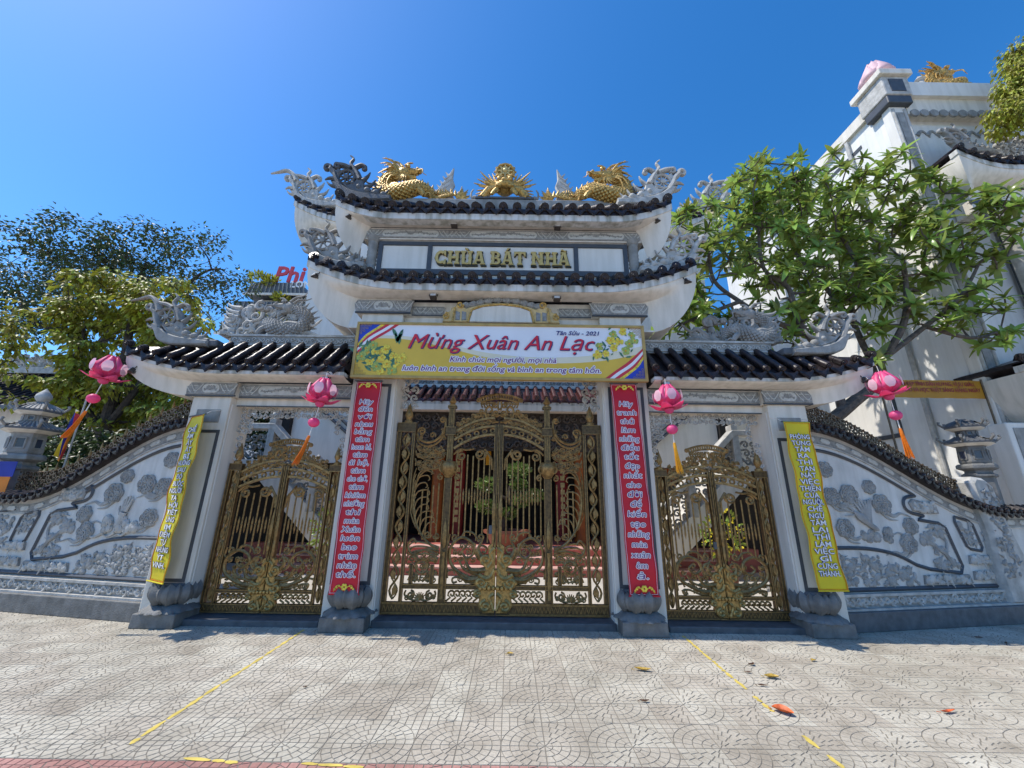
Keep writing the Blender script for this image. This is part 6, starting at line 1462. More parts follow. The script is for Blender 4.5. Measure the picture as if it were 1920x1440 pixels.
hr = tiled_roof(TH, 'hall_roof', -7.6, 7.6, zt_h, 11.3, 12.9, 1.5, drop=.32, pitch=.36, hip_in=1.6)
hull(-7.55, 7.55, 11.34, 14.4, lambda x: zt_h(x)-.315, -6.75, 6.75, 12.2, 13.8, 10.5, 9.75).build('soffit', 'plaster', hr, True)
MB().box(-6.75, 6.75, 12.2, 13.8, 10.0, 10.5).build('head_beam', 'plaster', TH)
for f in (-1, 1): finial(hr, (f*6.3, 0, 11.75), 1.75, f, 11.7, 'stone_light', long=True)
# side stairs climbing away from the middle, with carved balustrades
for f, lab in ((-1, 'white stair with carved balustrade rising leftwards, seen through the left gate'), (1, 'white stair with carved balustrade rising rightwards, seen through the right gate')):
    ST = thing('side_stair', (f*5.2, 9.6, 0), lab, 'stairs', 'stairs beside the temple hall')
    xa, za, xb, zb = 3.2, .25, 5.55, 2.45
    prof = [(xa-.3, 0), (xa, za)]; n = 12
    prof = [(f*(xa-.1), 0), (f*(xa-.1), za), (f*xb, zb), (f*8.2, zb), (f*8.2, zb-.4), (f*(xb+.15), zb-.4), (f*(xa+.35), 0)]
    MB().prism(prof, 9.25, 9.45).build('string_wall', 'plaster', ST)
    for i in range(n):
        x0 = lerp(xa, xb, i/n); x1 = lerp(xa, xb, (i+1)/n); z = lerp(za, zb, (i+1)/n); MB().box(f*x0, f*x1, 9.451, 10.7, max(0, z-.38), z).build('stair_step', 'plaster_cool', ST)
    rl = MB().prism([(f*xa, za+.72), (f*xb, zb+.72), (f*8.2, zb+.72), (f*8.2, zb+.86), (f*(xb-.06), zb+.86), (f*xa, za+.86)], 9.22, 9.48, .015).build('handrail', 'stone_light', ST)
    for x, z in ((xa, za), (lerp(xa, xb, .5), lerp(za, zb, .5)), (xb, zb), (6.9, zb), (8.1, zb)):
        nb = MB().box(f*(x-.08), f*(x+.08), 9.23, 9.47, z-.05, z+.98).build('newel', 'stone_light', ST, bev=.01); MB().lathe([(.05, z+.98), (.10, z+1.05), (.09, z+1.15), (.02, z+1.24)], (f*x, 9.35, 0), 10).build('newel_bud', 'stone_light', nb, True)
    mb = MB()
    for i in range(13):
        t = (i+.5)/13; x = lerp(xa, xb, t); z = lerp(za, zb, t)
        for k_ in range(3): mb.tube(XZ(spiral(f*x, z+.16+.2*k_, .10, .02, 90*i+40*k_, 1.2*(-1)**i, 9), 9.35), (.03, .018), 5, flat=1.3)
    for i in range(15):
        x = 5.65+.17*i
        for k_ in range(3): mb.tube(XZ(spiral(f*x, zb+.12+.2*k_, .10, .02, 90*i+40*k_, 1.2*(-1)**i, 9), 9.35), (.03, .018), 5, flat=1.3)
    mb.build('pierced_panel', 'stone', ST, True)
    MB().box(f*xb, f*8.2, 9.451, 10.7, zb-.3, zb-.002).build('landing', 'plaster_cool', ST)
    MB().box(f*3.7, f*8.2, 10.72, 10.80, 0, zb-.35).build('under_stair_shade', 'dark_room', ST)  # added dark sheet standing in for the shade under the landing
    # inclined handrails of a second flight against the white wall behind
    for o_ in (0, .22): MB().tube([(f*3.0, 10.98, 2.2+o_), (f*6.0, 10.98, 4.6+o_)], .045, 6).build('rear_rail', 'frame', ST)

# bonsai on the porch steps
BN = thing('bonsai_tree', (.1, 10.40, .52), 'clipped bonsai tree in a wide red pot, seen through the central gate', 'tree')
MB().lathe([(.36, .54), (.40, .56), (.52, .80), (.60, .84), (.60, .90), (.52, .90), (.48, .82), (.001, .80)], (.12, 10.40, 0), 20).build('pot', 'pot', BN, True)
tr = MB(); 
for pts, r_ in ((crom([(.12, 10.40, .8), (.05, 10.37, 1.1), (.22, 10.40, 1.4), (.15, 10.43, 1.75), (.28, 10.40, 2.3)], 5), (.09, .03)), (crom([(.1, 10.38, 1.15), (-.2, 10.35, 1.35), (-.5, 10.37, 1.42)], 4), (.05, .02)), (crom([(.18, 10.40, 1.6), (-.2, 10.37, 1.8), (-.52, 10.39, 1.95)], 4), (.045, .02)), (crom([(.2, 10.40, 1.4), (.5, 10.45, 1.6), (.8, 10.40, 1.72)], 4), (.04, .015))): tr.tube(pts, r_, 7)
tr.build('trunk', 'bark_dark', BN, True)
def leaf_quad(mb, p, d, n_, L_, w_):
    """pointed two-panel leaf folded along the midrib"""
    d = d.normalized(); s = d.cross(n_); 
    if s.length < 1e-4: s = Vector((1, 0, 0))
    s.normalize(); nn = s.cross(d); a = p; m1 = p+d*L_*.45; e = p+d*L_-nn*L_*.12
    k0 = len(mb.v); mb.v += [tuple(a), tuple(m1+s*w_+nn*w_*.35), tuple(e), tuple(m1-s*w_+nn*w_*.35), tuple(m1)]; mb.f += [(k0, k0+4, k0+1), (k0+4, k0+2, k0+1), (k0, k0+3, k0+4), (k0+4, k0+3, k0+2)]
def rvec(rnd):
    while 1:
        v = Vector((rnd.uniform(-1, 1), rnd.uniform(-1, 1), rnd.uniform(-1, 1)))
        if .05 < v.length < 1: return v
rnd = random.Random(8); lm = MB()
for cx, cz, rx, rz in ((-.50, 2.0, .32, .16), (.30, 2.36, .30, .20), (-.52, 1.46, .26, .14), (.72, 1.75, .26, .12), (.35, 1.62, .22, .14), (.05, 1.3, .2, .12), (.30, 2.0, .2, .12)):
    for i in range(260):
        v = rvec(rnd); v = v.normalized()*(.55+.45*rnd.random()); leaf_quad(lm, Vector((cx+.1+v.x*rx, 10.40+v.y*rx, cz+v.z*rz)), Vector((v.x, v.y, v.z+.4)), rvec(rnd), .09, .03)
lm.build('crown', 'leaf_bonsai', BN)
for x, y, lab, m in ((4.6, 8.6, 'potted shrub with yellow blossom behind the right side gate', 1), (-3.4, 8.4, 'potted green shrub behind the left side gate', 0)):
    t = thing('potted_shrub', (x, y, 0), lab, 'plant'); MB().lathe([(.16, 0), (.22, .30), (.24, .32), (.24, .36), (.18, .36), (.01, .32)], (x, y, 0), 14).build('pot', 'pot', t, True)
    MB().tube([(x, y, .3), (x+.03, y, .8), (x-.02, y, 1.2)], (.03, .012), 6).build('stem', 'bark_dark', t, True)
    lm = MB(); ly = MB()
    for i in range(260):
        v = rvec(rnd); p = Vector((x+v.x*.38, y+v.y*.38, 1.0+v.z*.5)); (leaf_quad(ly, p, v, rvec(rnd), .07, .03) if m and i % 2 else leaf_quad(lm, p, v, rvec(rnd), .12, .035))
    lm.build('foliage', 'leaf', t); 
    if ly.v: ly.build('blossom', 'flag_yellow', t)

# ================================================================== BUILDING AT THE RIGHT
RB = thing('right_building', (11.5, 9, 0), 'tall white temple building at the right with tree shadows on its side wall', 'building')
MB().box(9.6, 16, 7.5, 15, 0, 11.75).build('building_body', 'white_wall', RB)
cp = MB().box(9.54, 9.95, 7.28, 7.499, 0, 11.2).build('corner_pilaster', 'plaster_cool', RB, bev=.02)
MB().box(9.66, 9.83, 7.262, 7.29, 2.2, 11.0).build('pilaster_panel', 'stone', cp)
for x in (9.60, 9.885): MB().tube([(x, 7.275, 1.5), (x, 7.275, 11.1)], .035, 8).build('pilaster_bead', 'stone_light', cp, True)
MB().frustum(9.44, 10.06, 7.16, 7.8, 11.2, 11.45, .0).build('pilaster_capital', 'frame', cp, bev=.03)
MB().box(9.42, 10.10, 7.14, 7.85, 11.45, 12.05).build('finial_block', 'stone_light', cp, bev=.03); MB().box(9.58, 9.94, 7.125, 7.15, 11.55, 11.95).build('block_panel', 'frame', cp)
MB().box(9.34, 10.18, 7.06, 7.95, 12.05, 12.22).build('finial_slab', 'plaster', cp, bev=.02)
bud = MB().lathe([(.10, 12.22), (.20, 12.30), (.27, 12.46), (.26, 12.66), (.18, 12.86), (.08, 13.0), (.01, 13.08)], (9.76, 7.5, 0), 20).build('lotus_bud', 'pink_stone', cp, True)
for ring in (0, 1):
    for k_ in range(6):
        q = petal_mb(.16, 12.23, .38-.04*ring, 12.48+.06*ring, .20-.10*ring, 12.86+.18*ring, .20, k_*PI/3+.3+ring*PI/6, .07); q.v = [(p[0]+9.76, p[1]+7.5, p[2]) for p in q.v]; o = q.build('bud_petal', 'pink_stone', bud, True); o.modifiers.new('thickness', 'SOLIDIFY').thickness = .02
MB().box(9.5, 9.599, 7.6, 15, 11.45, 11.76).build('side_cornice', 'plaster', RB); MB().box(9.585, 9.599, 8.2, 14.6, 10.9, 11.0).build('side_groove', 'frame', RB)
MB().tube([(9.53, 8.5, 0), (9.53, 8.5, 11.4)], .05, 8).build('downpipe', 'stone_light', RB, True)
for z in (1.5, 4.2, 6.9, 9.6): MB().box(9.50, 9.60, 8.43, 8.57, z, z+.05).build('pipe_clip', 'stone_mid', RB)
for y0 in (9.2, 11.6): 
    MB().box(9.592, 9.599, y0+.12, y0+1.58, 3.32, 5.28).build('recessed_panel', 'plaster_cool', RB)
    fr_ = MB().box(9.57, 9.598, y0, y0+1.7, 3.2, 3.3); fr_.box(9.57, 9.598, y0, y0+1.7, 5.3, 5.4); fr_.box(9.57, 9.598, y0, y0+.1, 3.3, 5.3); fr_.box(9.57, 9.598, y0+1.6, y0+1.7, 3.3, 5.3); fr_.build('side_frame', 'frame', RB)
MB().box(10.0, 16, 7.2, 7.499, 11.5, 11.95).build('front_cornice', 'plaster_cool', RB); MB().box(10.0, 16, 7.30, 7.499, 11.0, 11.5).build('cornice_step', 'plaster', RB)
mb = MB()
for i in range(24): mb.lathe([(.11, -.02), (.11, .02)], (10.15+.24*i, 7.29, 11.02), 10, ax='y')
mb.build('scallop_band', 'stone', RB, kind='stuff')
MB().box(10.0, 16, 7.44, 7.498, 8.8, 10.8).build('front_panel', 'plaster_cool', RB); MB().box(9.96, 10.06, 7.42, 7.499, 1.5, 11.0).build('front_strip', 'frame', RB)
mb = MB(); 
for i in range(9): mb.tube(XZ(crom([(10.2+.25*i, 10.45), (10.35+.25*i, 10.6), (10.5+.25*i, 10.4)], 4), 7.43), (.06, .02), 5, flat=.5)
mb.build('wave_relief', 'stone', RB, True)
zt_c = lambda x: 8.98+.45*max(0, (11.2-x)/1.2)**2 if x < 11.2 else 8.98
ur = tiled_roof(RB, 'upper_canopy', 10.05, 15.5, zt_c, 6.75, 7.44, .55, hips=(True, False), drop=.24, pitch=.24, hip_in=.6)
hull(10.07, 15.5, 6.77, 7.6, lambda x: zt_c(x)-.235, 10.5, 15.5, 7.1, 7.6, 8.55, 8.3, endR=False, xmid=11.5).build('soffit', 'plaster', ur, True)
finial(ur, (11.0, 0, 9.35), .85, -1, 6.9, 'stone')
mb = MB(); stone_scroll_panel(mb, 11.3, 14, 9.3, 9.9, 7.0, .17, .03, 41); mb.build('canopy_scrolls', 'stone_light', ur, True)
MB().box(10.4, 15.5, 7.1, 7.44, 7.9, 8.5).build('canopy_beam', 'plaster', RB); MB().box(10.38, 15.5, 7.08, 7.12, 8.1, 8.2).build('canopy_line', 'frame', RB)
zt_d = lambda x: 3.95+.35*max(0, (10.4-x)/1.0)**2 if x < 10.4 else 3.95
dr = tiled_roof(RB, 'lower_canopy', 9.5, 15.5, zt_d, 6.62, 7.2, .5, hips=(True, False), drop=.24, pitch=.24, hip_in=.6)
hull(9.52, 15.5, 6.64, 7.4, lambda x: zt_d(x)-.235, 9.9, 15.5, 6.95, 7.4, 3.4, 3.1, endR=False, xmid=11).build('soffit', 'plaster', dr, True)
for x in (10.9, 13.4): 
    c = MB().lathe([(.24, 4.4), (.24, 4.6), (.17, 4.7), (.17, 7.5), (.24, 7.7), (.3, 7.9)], (x, 7.0, 0), 16).build('front_column', 'stone_light', RB, True); MB().box(x+.3, x+.5, 7.3, 7.44, 4.5, 7.9).build('column_strip', 'frame', RB)
gs = thing('roof_statue', (11.4, 7.5, 12), 'gold phoenix ornament on the roof of the right building', 'statue'); dragon_mb((11.9, 7.5, 11.98), 1.1, 1).build('phoenix_body', 'gold', gs, True)
MB().lathe([(.02, 11.95), (.10, 12.05), (.06, 12.25), (.12, 12.3), (.02, 12.42)], (10.75, 7.4, 0), 10).build('knob', 'stone_light', RB, True)
# front pier textured panel at the picture's edge
MB().box(9.2, 9.85, 6.95, 7.25, 0, 3.1).build('porch_pier', 'plaster_cool', RB, bev=.02); MB().box(9.30, 9.84, 6.935, 6.96, 1.2, 3.0).build('pier_panel', 'stone', RB)
# orange cloth slung before the side wall
OB = thing('orange_banner', (8.45, 7.2, 3.8), 'orange cloth banner with red lettering below the frangipani tree', 'banner'); 
mb = MB(); vs = [(lerp(7.35, 9.33, i/30), 7.2+.012*sin(i*.9), z) for i in range(31) for z in (3.61, 3.97)]; mb.add(vs, [(2*i, 2*i+2, 2*i+3, 2*i+1) for i in range(30)]).build('cloth', 'sign_orange', OB, True)
fit_text('lettering', 'LÀM ĐẸP TÌNH DÂN HƯƠNG, VÌ SỰ GIÀU,', 8.42, 3.885, 1.5, .075, 7.18, 'red_paint', OB, .03); fit_text('lettering', 'LÀM GIÀU VÀ HỌC THẬT SÁNG HẰNG NGÀY', 8.40, 3.765, 1.7, .075, 7.18, 'red_paint', OB, .03)
for x in (7.33, 9.34): MB().tube([(x, 7.2, 0), (x, 7.2, 4.0)], .018, 6).build('post', 'iron_dark', OB)
# black cable duct under the right eave tip
MB().tube(crom([(4.70, 5.92, 2.95), (4.85, 6.0, 3.10), (5.2, 6.1, 3.22), (5.5, 6.1, 3.34), (5.8, 6.1, 3.6), (6.3, 6.4, 4.1)], 5), [.04]*16+[.03]*10, 6).build('cable_bundle', 'rubber', None, True, label='black cable bundle rising beside the right outer pillar', cat='cable')

# ================================================================== FAR BUILDINGS AT THE LEFT
FB = thing('far_building', (-16, 26, 0), 'distant building with grey stepped roofs, roof plants and a red rooftop sign', 'building')
MB().box(-19.5, -9, 25, 33, 0, 13.2).build('wall', 'plaster_cool', FB)
for i, (x0, x1, z) in enumerate(((-19.5, -15.6, 12.2), (-19.0, -15.0, 13.7), (-18.2, -14.6, 15.2))):
    tb = MB().prism([(x0-.4, z), (x1+.4, z), (x1-.2, z+.9), (x0+.2, z+.9)], 24.2, 27).build('tier_roof', 'roof_grey', FB); MB().box(x0-.45, x1+.45, 24.1, 24.19, z-.12, z+.04).build('eave_board', 'plaster', tb)
    for k_ in range(14): x = lerp(x0-.2, x1+.2, k_/13); MB().tube([(x, 24.17, z+.03), (lerp(x, (x0+x1)/2, .1), 24.17, z+.88)], .05, 5).build('tile_row', 'stone', tb)
    MB().box(x0+.3, x1-.3, 24.9, 26.5, z-.9, z-.12).build('tier_wall', 'plaster_cool', FB)
MB().box(-15.2, -9.4, 24.6, 27, 12.6, 15.6).build('carved_gable', 'stone', FB); 
mb = MB(); stone_scroll_panel(mb, -15.1, -12.5, 12.8, 15.6, 24.5, .5, .07, 51); mb.build('gable_relief', 'stone_light', FB, True)
MB().tube(XZ(crom([(-15.3, 14.3), (-14.6, 13.4), (-13.6, 12.9), (-12.4, 12.8)], 5), 24.4), .17, 6).build('gable_moulding', 'plaster', FB)
lm = MB(); rnd = random.Random(77)
for cx, cz, r_ in ((-17.9, 16.4, .55), (-17.0, 16.2, .4), (-16.0, 14.9, .4), (-16.8, 13.2, .5), (-15.6, 13.0, .4)):
    for i in range(160): v = rvec(rnd); leaf_quad(lm, Vector((cx+v.x*r_*1.3, 24.3+v.y*r_, cz+v.z*r_*.8)), Vector((v.x, v.y, v.z+.5)), rvec(rnd), .32, .07)
lm.build('roof_plants', 'leaf_yellow', FB, kind='stuff')
sg = put_text('sign_lettering', 'Phi K', 1.75, (-16.85, 24.3, 16.75), 'sign_red', FB, .03, .12, 'LEFT', .06); put_text('sign_lettering', 'LONG', .7, (-15.5, 24.2, 15.95), 'white_print', FB, .02, 0, 'LEFT', .04)
LR = thing('left_pavilion', (-15.5, 13, 0), 'dark ribbed pavilion roof at the far left behind the stone lantern', 'building')
MB().box(-21, -12.6, 13.2, 18, 0, 4.6).build('wall', 'plaster_cool', LR)
rf_ = MB().add([(-22, 12.3, 4.35), (-12.4, 12.3, 4.35), (-13.4, 14.6, 6.1), (-22, 14.6, 6.1), (-22, 12.3, 4.2), (-12.4, 12.3, 4.2)], [(0, 1, 2, 3), (4, 5, 1, 0), (1, 5, 2)]).build('roof', 'roof_grey', LR)
for i in range(34): x = -21.8+.28*i; MB().tube([(x, 12.28, 4.38), (min(x, -13.3), 14.6, 6.13)], .06, 6).build('tile_row', 'glaze', rf_, True)
MB().box(-22, -13.3, 14.4, 14.8, 6.1, 6.35).build('ridge', 'stone_light', LR)
mb = MB(); stone_scroll_panel(mb, -20, -13.5, 6.3, 6.9, 14.6, .32, .06, 61); mb.build('ridge_scrolls', 'stone_light', LR, True)
# Buddhist flag on a staff behind the left wall, and the tip of another at the frame's edge
def flag(label, x, y, z0, z1, w_, cols, lean):
    t = thing('flag', (x, y, 0), label, 'flag', 'striped flags'); MB().tube([(x+w_/2+lean, y, 0), (x+w_/2+lean, y, z1+.25)], .014, 6).build('staff', 'stone_light', t)
    n = len(cols)
    for i, m in enumerate(cols):
        vs = []
        for j in range(13):
            v = j/12
            for e in (0, 1): u = (i+e)/n; vs.append((x+lean*(1-v)+(u-.5)*w_*(.55+.45*(1-v)*0+.2*v), y+.05*sin(u*9+v*3), lerp(z1, z0, v)-.12*u))
        MB().add(vs, [(2*j, 2*j+2, 2*j+3, 2*j+1) for j in range(12)]).build('stripe', m, t, True)
flag('striped Buddhist flag hanging limp behind the left wall fence', -7.55, 6.75, 2.25, 3.05, .17, ['flag_white', 'flag_yellow', 'flag_blue', 'sign_red', 'flag_orange'], .06)
fl = thing('flag', (-8.1, 6.5, 1.6), 'blue and orange flag edge hanging at the far left', 'flag', 'striped flags')
MB().box(-8.6, -7.80, 6.42, 6.425, 1.86, 2.10).build('stripe', 'flag_blue', fl); MB().box(-8.6, -7.83, 6.42, 6.425, 1.62, 1.859).build('stripe', 'flag_orange', fl); MB().box(-8.6, -7.85, 6.42, 6.425, 1.45, 1.619).build('stripe', 'flag_white', fl); MB().tube([(-8.62, 6.42, 0), (-8.62, 6.42, 2.2)], .014, 6).build('staff', 'stone_light', fl)

# ================================================================== TREES
FR = [(6.09, 7.3, 8.76, 0.93, 1.0), (4.48, 7.2, 6.85, 0.81, 1.0), (7.42, 7.5, 8.13, 1.18, 1.0), (8.70, 7.0, 8.47, 0.84, 1.0), (9.58, 6.75, 7.38, 0.97, 1.0), (8.48, 7.0, 6.77, 1.07, 1.0), (7.3, 7.3, 6.43, 0.98, 1.0), (5.85, 7.4, 7.02, 1.07, 1.0), (7.31, 6.9, 5.21, 0.63, 0.6), (3.95, 7.1, 5.26, 0.54, 0.8), (9.21, 6.8, 4.63, 0.51, 0.5), (5.86, 7.2, 4.75, 0.54, 0.35), (3.39, 7.0, 4.97, 0.42, 0.9), (5.31, 7.4, 8.16, 0.74, 1.0), (10.0, 6.7, 6.66, 0.55, 0.7), (8.43, 6.8, 5.07, 0.52, 0.5), (7.9, 7.3, 9.1, 0.55, 0.6)]
DK = [(-19.97, 14, 10.81, 1.77, 1.0), (-17.99, 14, 11.49, 1.68, 1.0), (-15.28, 14, 11.41, 1.56, 1.0), (-13.4, 14.5, 11.26, 1.6, 0.6), (-17.6, 13.5, 8.84, 1.65, 1.0), (-11.74, 14.5, 10.0, 1.01, 0.5), (-18.86, 13.5, 8.37, 1.23, 1.0), (-16.0, 14, 10.12, 1.53, 1.0), (-12.12, 14.5, 8.76, 0.99, 0.4), (-13.21, 14, 9.44, 1.08, 0.7)]
YL = [(-11.15, 9.6, 6.77, 1.1, 1.0), (-9.49, 9.6, 6.64, 1.02, 1.0), (-11.69, 9.4, 6.02, 0.64, 1.0), (-10.64, 9.8, 5.44, 1.23, 1.0), (-8.87, 9.6, 5.39, 0.85, 1.0), (-10.82, 9.6, 4.04, 0.82, 1.0), (-9.62, 9.8, 3.97, 1.11, 1.0), (-8.09, 9.5, 3.78, 0.67, 1.0), (-11.06, 9.3, 4.51, 0.67, 1.0), (-8.37, 9.5, 5.97, 0.57, 1.0), (-10.71, 9.6, 7.28, 0.67, 1.0)]
LE = [(-12.66, 9.0, 5.96, 0.61, 1.0), (-12.13, 9.0, 4.95, 0.59, 1.0), (-13.12, 9.2, 5.3, 0.81, 1.0), (-11.69, 8.8, 3.94, 0.5, 1.0)]
RT = [(11.71, 6.4, 11.08, 0.37, 1.0), (11.09, 6.4, 9.86, 0.33, 1.0), (12.19, 6.4, 11.86, 0.37, 1.0), (11.71, 6.4, 10.42, 0.48, 1.0), (11.35, 6.4, 10.58, 0.24, 1.0)]
def grow(mb, limbs, targets, rnd, r_tip, kink=.18):
    """joins every target to the nearest wood by a bent twig; returns each tip with its direction"""
    nodes = []
    for pts, r0, r1 in limbs:
        P = crom(pts, 5); mb.tube(P, (r0, r1), 8); N = len(P)
        for i, p in enumerate(P): nodes.append((Vector(p), lerp(r0, r1, i/(N-1))))
    lim = [n for n in nodes]; c0 = lim[0][0]
    targets = sorted(targets, key=lambda t: min((t-n[0]).length for n in lim)); tips = []
    for t in targets:
        best = min(nodes, key=lambda n: (t-n[0]).length+max(0, n[0].z-t.z)*.6)
        a = best[0]; d = t-a; L_ = d.length
        if L_ < .05: continue
        k_ = max(2, int(L_/.30)); pts = [a]; off = rvec(rnd)*kink*min(L_, 1.)
        for i in range(1, k_+1):
            s = i/k_; pts.append(a+d*s+off*sin(PI*s)+Vector((0, 0, .12*L_*(s*s-s))))
        r0 = min(best[1]*.75, .05+.02*L_); r0 = max(r0, r_tip*1.2)
        mb.tube(pts, (r0, r_tip), 6)
        for i in range(1, k_+1): nodes.append((pts[i], lerp(r0, r_tip, i/k_)))
        tips.append((t, (pts[-1]-pts[-2]).normalized()))
    return tips
def in_ell(E, n, rnd, shell=.35):
    out = []; wts = [e[3]**2*e[4] for e in E]; tot = sum(wts)
    for e, w_ in zip(E, wts):
        for i in range(max(2, int(round(n*w_/tot)))):
            v = rvec(rnd).normalized()*(shell+(1-shell)*rnd.random()**.5); out.append(Vector((e[0]+v.x*e[3], e[1]+v.y*e[3]*.8, e[2]+v.z*e[3]*.9)))
    return out
# --- frangipani: rosettes of long leaves on stubby forked branches
rnd = random.Random(21)
FT = thing('frangipani_tree', (5.55, 7.3, 0), 'big frangipani tree with leaf rosettes and forked branches before the right building', 'tree')
wood = MB()
limbs = [([(5.55, 7.3, 0), (5.65, 7.3, 1.6), (5.95, 7.25, 2.8), (6.6, 7.2, 3.4), (7.10, 7.2, 3.75)], .14, .10), ([(7.0, 7.2, 3.7), (7.33, 7.15, 4.2), (7.9, 7.0, 5.0), (8.2, 7.0, 5.8), (8.35, 7.0, 6.6)], .085, .035), ([(6.5, 7.2, 3.3), (6.5, 7.25, 4.2), (6.03, 7.2, 5.2), (6.0, 7.25, 6.0), (5.6, 7.3, 6.5), (5.7, 7.35, 7.6)], .08, .03), ([(6.2, 7.2, 4.9), (5.4, 7.15, 5.2), (4.86, 7.15, 5.6), (4.43, 7.2, 6.1), (4.4, 7.2, 6.8)], .06, .03), ([(7.5, 7.1, 4.4), (8.3, 6.95, 5.0), (9.06, 6.85, 5.6), (9.6, 6.8, 6.3)], .055, .025), ([(7.3, 7.15, 4.1), (7.25, 7.3, 5.4), (7.65, 7.3, 6.5), (7.5, 7.4, 7.6)], .065, .03), ([(4.86, 7.15, 5.6), (4.2, 7.05, 5.3), (3.5, 7.0, 5.0)], .045, .025), ([(7.25, 7.3, 5.2), (7.3, 7.9, 6.6), (7.4, 8.6, 8.0), (7.3, 8.8, 9.3)], .06, .025), ([(8.3, 6.95, 5.0), (8.9, 6.8, 4.7), (9.4, 6.75, 4.8)], .045, .02)]
FR += [(6.7, 7.2, 5.75, .55, .7), (4.2, 7.15, 7.6, .5, .8), (3.73, 7.1, 5.6, .47, .9), (4.48, 7.2, 5.0, .48, .9), (5.42, 7.2, 5.3, .6, .8), (6.45, 7.2, 5.55, .65, .7), (7.35, 7.0, 5.75, .63, .8), (8.3, 6.9, 5.5, .57, .8), (9.3, 6.8, 5.45, .51, .8), (7.2, 6.9, 4.4, .35, .7), (3.2, 7.0, 4.6, .37, 1), (3.75, 7.0, 4.5, .32, .8), (10.2, 6.75, 7.4, .4, .8)]
FR += [(7.31, 8.8, 10.1, 1.0, .8), (8.2, 8.7, 9.18, 1.1, .8), (7.07, 9.0, 8.19, 1.1, .8), (8.2, 8.8, 7.58, 0.95, .8), (6.36, 9.0, 9.1, 0.85, .8), (8.6, 8.4, 8.1, 0.8, .8)]
tg = in_ell(FR, 640, rnd, .3)
bare = [Vector((3.35+rnd.random()*1.0, 6.95+rnd.random()*.3, 5.6+rnd.random()*1.5)) for i in range(26)]+[Vector((3.4+rnd.random()*3.6, 6.95+rnd.random()*.4, 4.3+rnd.random()*1.9)) for i in range(60)]
tips = grow(wood, limbs, tg+bare, rnd, .013)
bs = set(tuple(b) for b in bare)
wood.build('trunk', 'bark', FT, True)
def frang_leaf(L_, w_, droop):
    mb = MB(); vs = []; n = 5
    for i in range(n+1):
        t = i/n; hw = w_*(sin(PI*(.06+.90*t**.85)))**.8; x = L_*t; z = -droop*L_*t*t
        vs += [(x, -hw, z+hw*.32), (x, 0, z), (x, hw, z+hw*.32)]
    return mb.add(vs, [(3*i+e, 3*i+3+e, 3*i+4+e, 3*i+1+e) for i in range(n) for e in range(2)])
LV = [frang_leaf(.26, .043, .25), frang_leaf(.30, .049, .5), frang_leaf(.21, .037, .1), frang_leaf(.26, .045, .8)]
lms = [q.mesh('leaf', 'leaf', True) for q in LV]
leaves = []
for t, d in tips:
    if tuple(t) in bs: continue
    ax = (d+Vector((-.15, -.25, .9))).normalized(); q = ax.to_track_quat('Z', 'Y').to_matrix(); n = rnd.randint(9, 14); ph = rnd.random()*6.28
    for i in range(n):
        a = ph+i*2.4; el = lerp(1.05, -.15, i/n)+rnd.uniform(-.2, .2); ld = q @ Vector((cos(a)*cos(el), sin(a)*cos(el), sin(el)))
        up_ = ax-ld*ax.dot(ld); up_ = up_.normalized() if up_.length > .05 else Vector((0, 0, 1)); y_ = up_.cross(ld); m_ = Matrix((ld, y_, up_)).transposed().to_4x4(); s_ = rnd.uniform(.6, 1.2); m_ = Matrix.Translation(t) @ m_ @ Matrix.Scale(s_, 4); leaves.append((rnd.randrange(4), m_))
leaves.sort(key=lambda l: (l[1].translation-Vector((.19, 0, 1.6))).length)
pick = set(range(0, min(len(leaves), 900), 3)); fol = MB()
for i, (k_, m_) in enumerate(leaves):
    if i in pick and len(pick) <= 300: 
        o = link('leaf', lms[k_], FT); o.matrix_basis = m_
    else: fol.add([m_ @ Vector(p) for p in LV[k_].v], LV[k_].f)
fol.build('foliage', 'leaf', FT, True, kind='stuff')
fw = MB()
for t, d in rnd.sample(tips, 16):
    if t.z < 7.0: continue
    for k_ in range(5):
        c = t+Vector((rnd.uniform(-.08, .08), rnd.uniform(-.08, .08), .12+rnd.random()*.08))
        for p in range(5): a = p*1.257; leaf_quad(fw, c, Vector((cos(a), sin(a), .35)), Vector((0, 0, 1)), .055, .02)
fw.build('blossoms', 'blossom', FT)
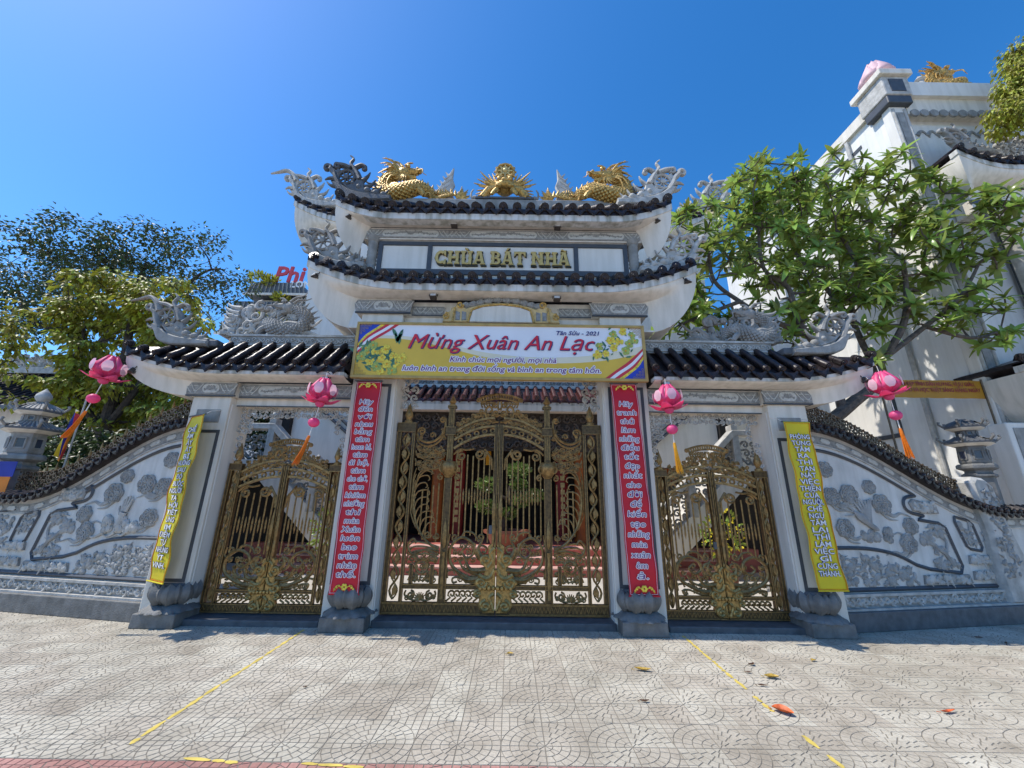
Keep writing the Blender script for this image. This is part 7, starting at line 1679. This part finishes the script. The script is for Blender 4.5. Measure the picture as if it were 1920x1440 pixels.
# --- small-leaved dark tree far left
def leafy(name, label, base, trunk, E, ntw, nleaf, size, spread, m, bark, seed, r_tip=.012, droop=.2, up=.4, group=None, limbs=None, flat=1.):
    rnd = random.Random(seed); t = thing(name, base, label, 'tree', group); wood = MB(); tg = in_ell(E, ntw, rnd, .3)
    tips = grow(wood, limbs or trunk, tg, rnd, r_tip, .25); wood.build('trunk', bark, t, True); lm = MB()
    for tp, d in tips:
        for i in range(nleaf):
            v = rvec(rnd)*spread; v.z *= flat; p = tp+v; dr = Vector((v.x, v.y, v.z*.5+up*rnd.uniform(-1, 1)*spread-droop*spread)); leaf_quad(lm, p, dr, Vector((0, 0, 1))+rvec(rnd)*.7, size*rnd.uniform(.6, 1.25), size*rnd.uniform(.20, .32))
    lm.build('crown', m, t); return t
leafy('broadleaf_tree', 'tall dark small-leaved tree rising behind the yellow-green tree at left', (-15.8, 14, 0), [([(-15.8, 14, 0), (-15.7, 14, 3.5), (-16.0, 14, 6.5)], .32, .2), ([(-16.0, 14, 6.4), (-17.0, 13.9, 8.2), (-18.2, 14, 10.2)], .17, .06), ([(-16.0, 14, 6.4), (-15.3, 14, 8.6), (-15.0, 14, 10.8)], .17, .06), ([(-15.6, 14, 7.6), (-14.2, 14.2, 8.8), (-13.0, 14.4, 10.6), (-12.3, 14.5, 10.9)], .12, .03), ([(-16.6, 13.9, 7.6), (-18.4, 13.8, 8.0), (-19.8, 13.9, 9.6)], .12, .04)], DK, 330, 34, .18, .42, 'leaf_dark', 'bark_dark', 31)
leafy('yellow_green_tree', 'dense yellow-green tree behind the left side roof and lantern', (-10.0, 9.7, 0), [([(-10.0, 9.7, 0), (-9.95, 9.7, 2.0), (-10.05, 9.7, 3.6), (-10.1, 9.7, 5.2), (-10.3, 9.7, 6.4)], .2, .07), ([(-10.0, 9.7, 3.2), (-9.3, 9.6, 4.6), (-9.2, 9.6, 6.0)], .10, .04), ([(-10.0, 9.7, 3.0), (-10.9, 9.6, 4.2), (-11.2, 9.5, 5.8)], .10, .04)], [(e[0], e[1], e[2], e[3]*.86, e[4]) for e in YL], 250, 40, .18, .29, 'leaf_yellow', 'bark_dark', 32, droop=.6, up=.1, flat=.55)
leafy('young_tree', 'sparse yellow-green tree at the left picture edge', (-12.9, 9.2, 0), [([(-12.9, 9.2, 0), (-12.8, 9.2, 2.5), (-12.7, 9.1, 5.0)], .09, .03)], LE, 40, 22, .18, .30, 'leaf_yellow', 'bark', 33, droop=.5, flat=.6)
leafy('feathery_tree', 'feathery yellow-green branch tips at the right picture edge', (13.2, 6.4, 0), [([(13.2, 6.4, 0), (13.1, 6.4, 5), (12.8, 6.4, 9.0), (12.3, 6.4, 11.2)], .16, .04), ([(12.9, 6.4, 8.6), (12.2, 6.4, 9.8), (11.7, 6.4, 10.3)], .06, .02)], RT, 90, 70, .11, .24, 'leaf_yellow', 'bark', 34, droop=.8, up=.1)
SH = [(-8.0, 7.9, 2.3, .5, 1), (-7.2, 7.7, 2.4, .5, 1), (-6.3, 7.8, 2.6, .55, 1), (-8.7, 8.0, 2.2, .5, 1), (-9.5, 8.4, 2.3, .7, 1)]
for x, wh_ in ((-12.2, 'leftmost'), (-10.6, 'second from the left'), (-9.0, 'third from the left'), (-7.6, 'rightmost')):      # taller dark shrubs fill the garden behind the yellow-green tree
    leafy('tall_shrub', 'tall dark evergreen shrub behind the yellow-green tree, %s of four' % wh_, (x, 11.2, 0), [([(x, 11.2, 0), (x+.1, 11.2, 2.0), (x, 11.2, 3.6)], .09, .03)], [(x, 11.2, 3.3, 1.0, 1), (x+.2, 11.2, 4.4, .8, 1), (x-.2, 11.2, 2.0, .9, 1)], 90, 34, .20, .36, 'leaf_dark', 'bark_dark', int(70+x*3), group='tall shrubs in the left garden')
for i, e in enumerate(SH):
    lab = ['dark shrub behind the left fence, next to the stone lantern', 'dark shrub behind the left fence below the far left lantern', 'dark shrub behind the left fence beside the outer pillar', 'dark shrub just behind the left stone lantern', 'dark shrub at the left edge behind the stone lantern'][i]
    leafy('shrub', lab, (e[0], e[1], 0), [([(e[0], e[1], 0), (e[0]+.05, e[1], 1.2), (e[0], e[1], 2.0)], .05, .02)], [e, (e[0], e[1], e[2]-.7, e[3], 1)], 40, 26, .16, .26, 'leaf_dark', 'bark_dark', 50+i, group='shrubs behind the left wall')
bpy.data.scenes.remove(TS)
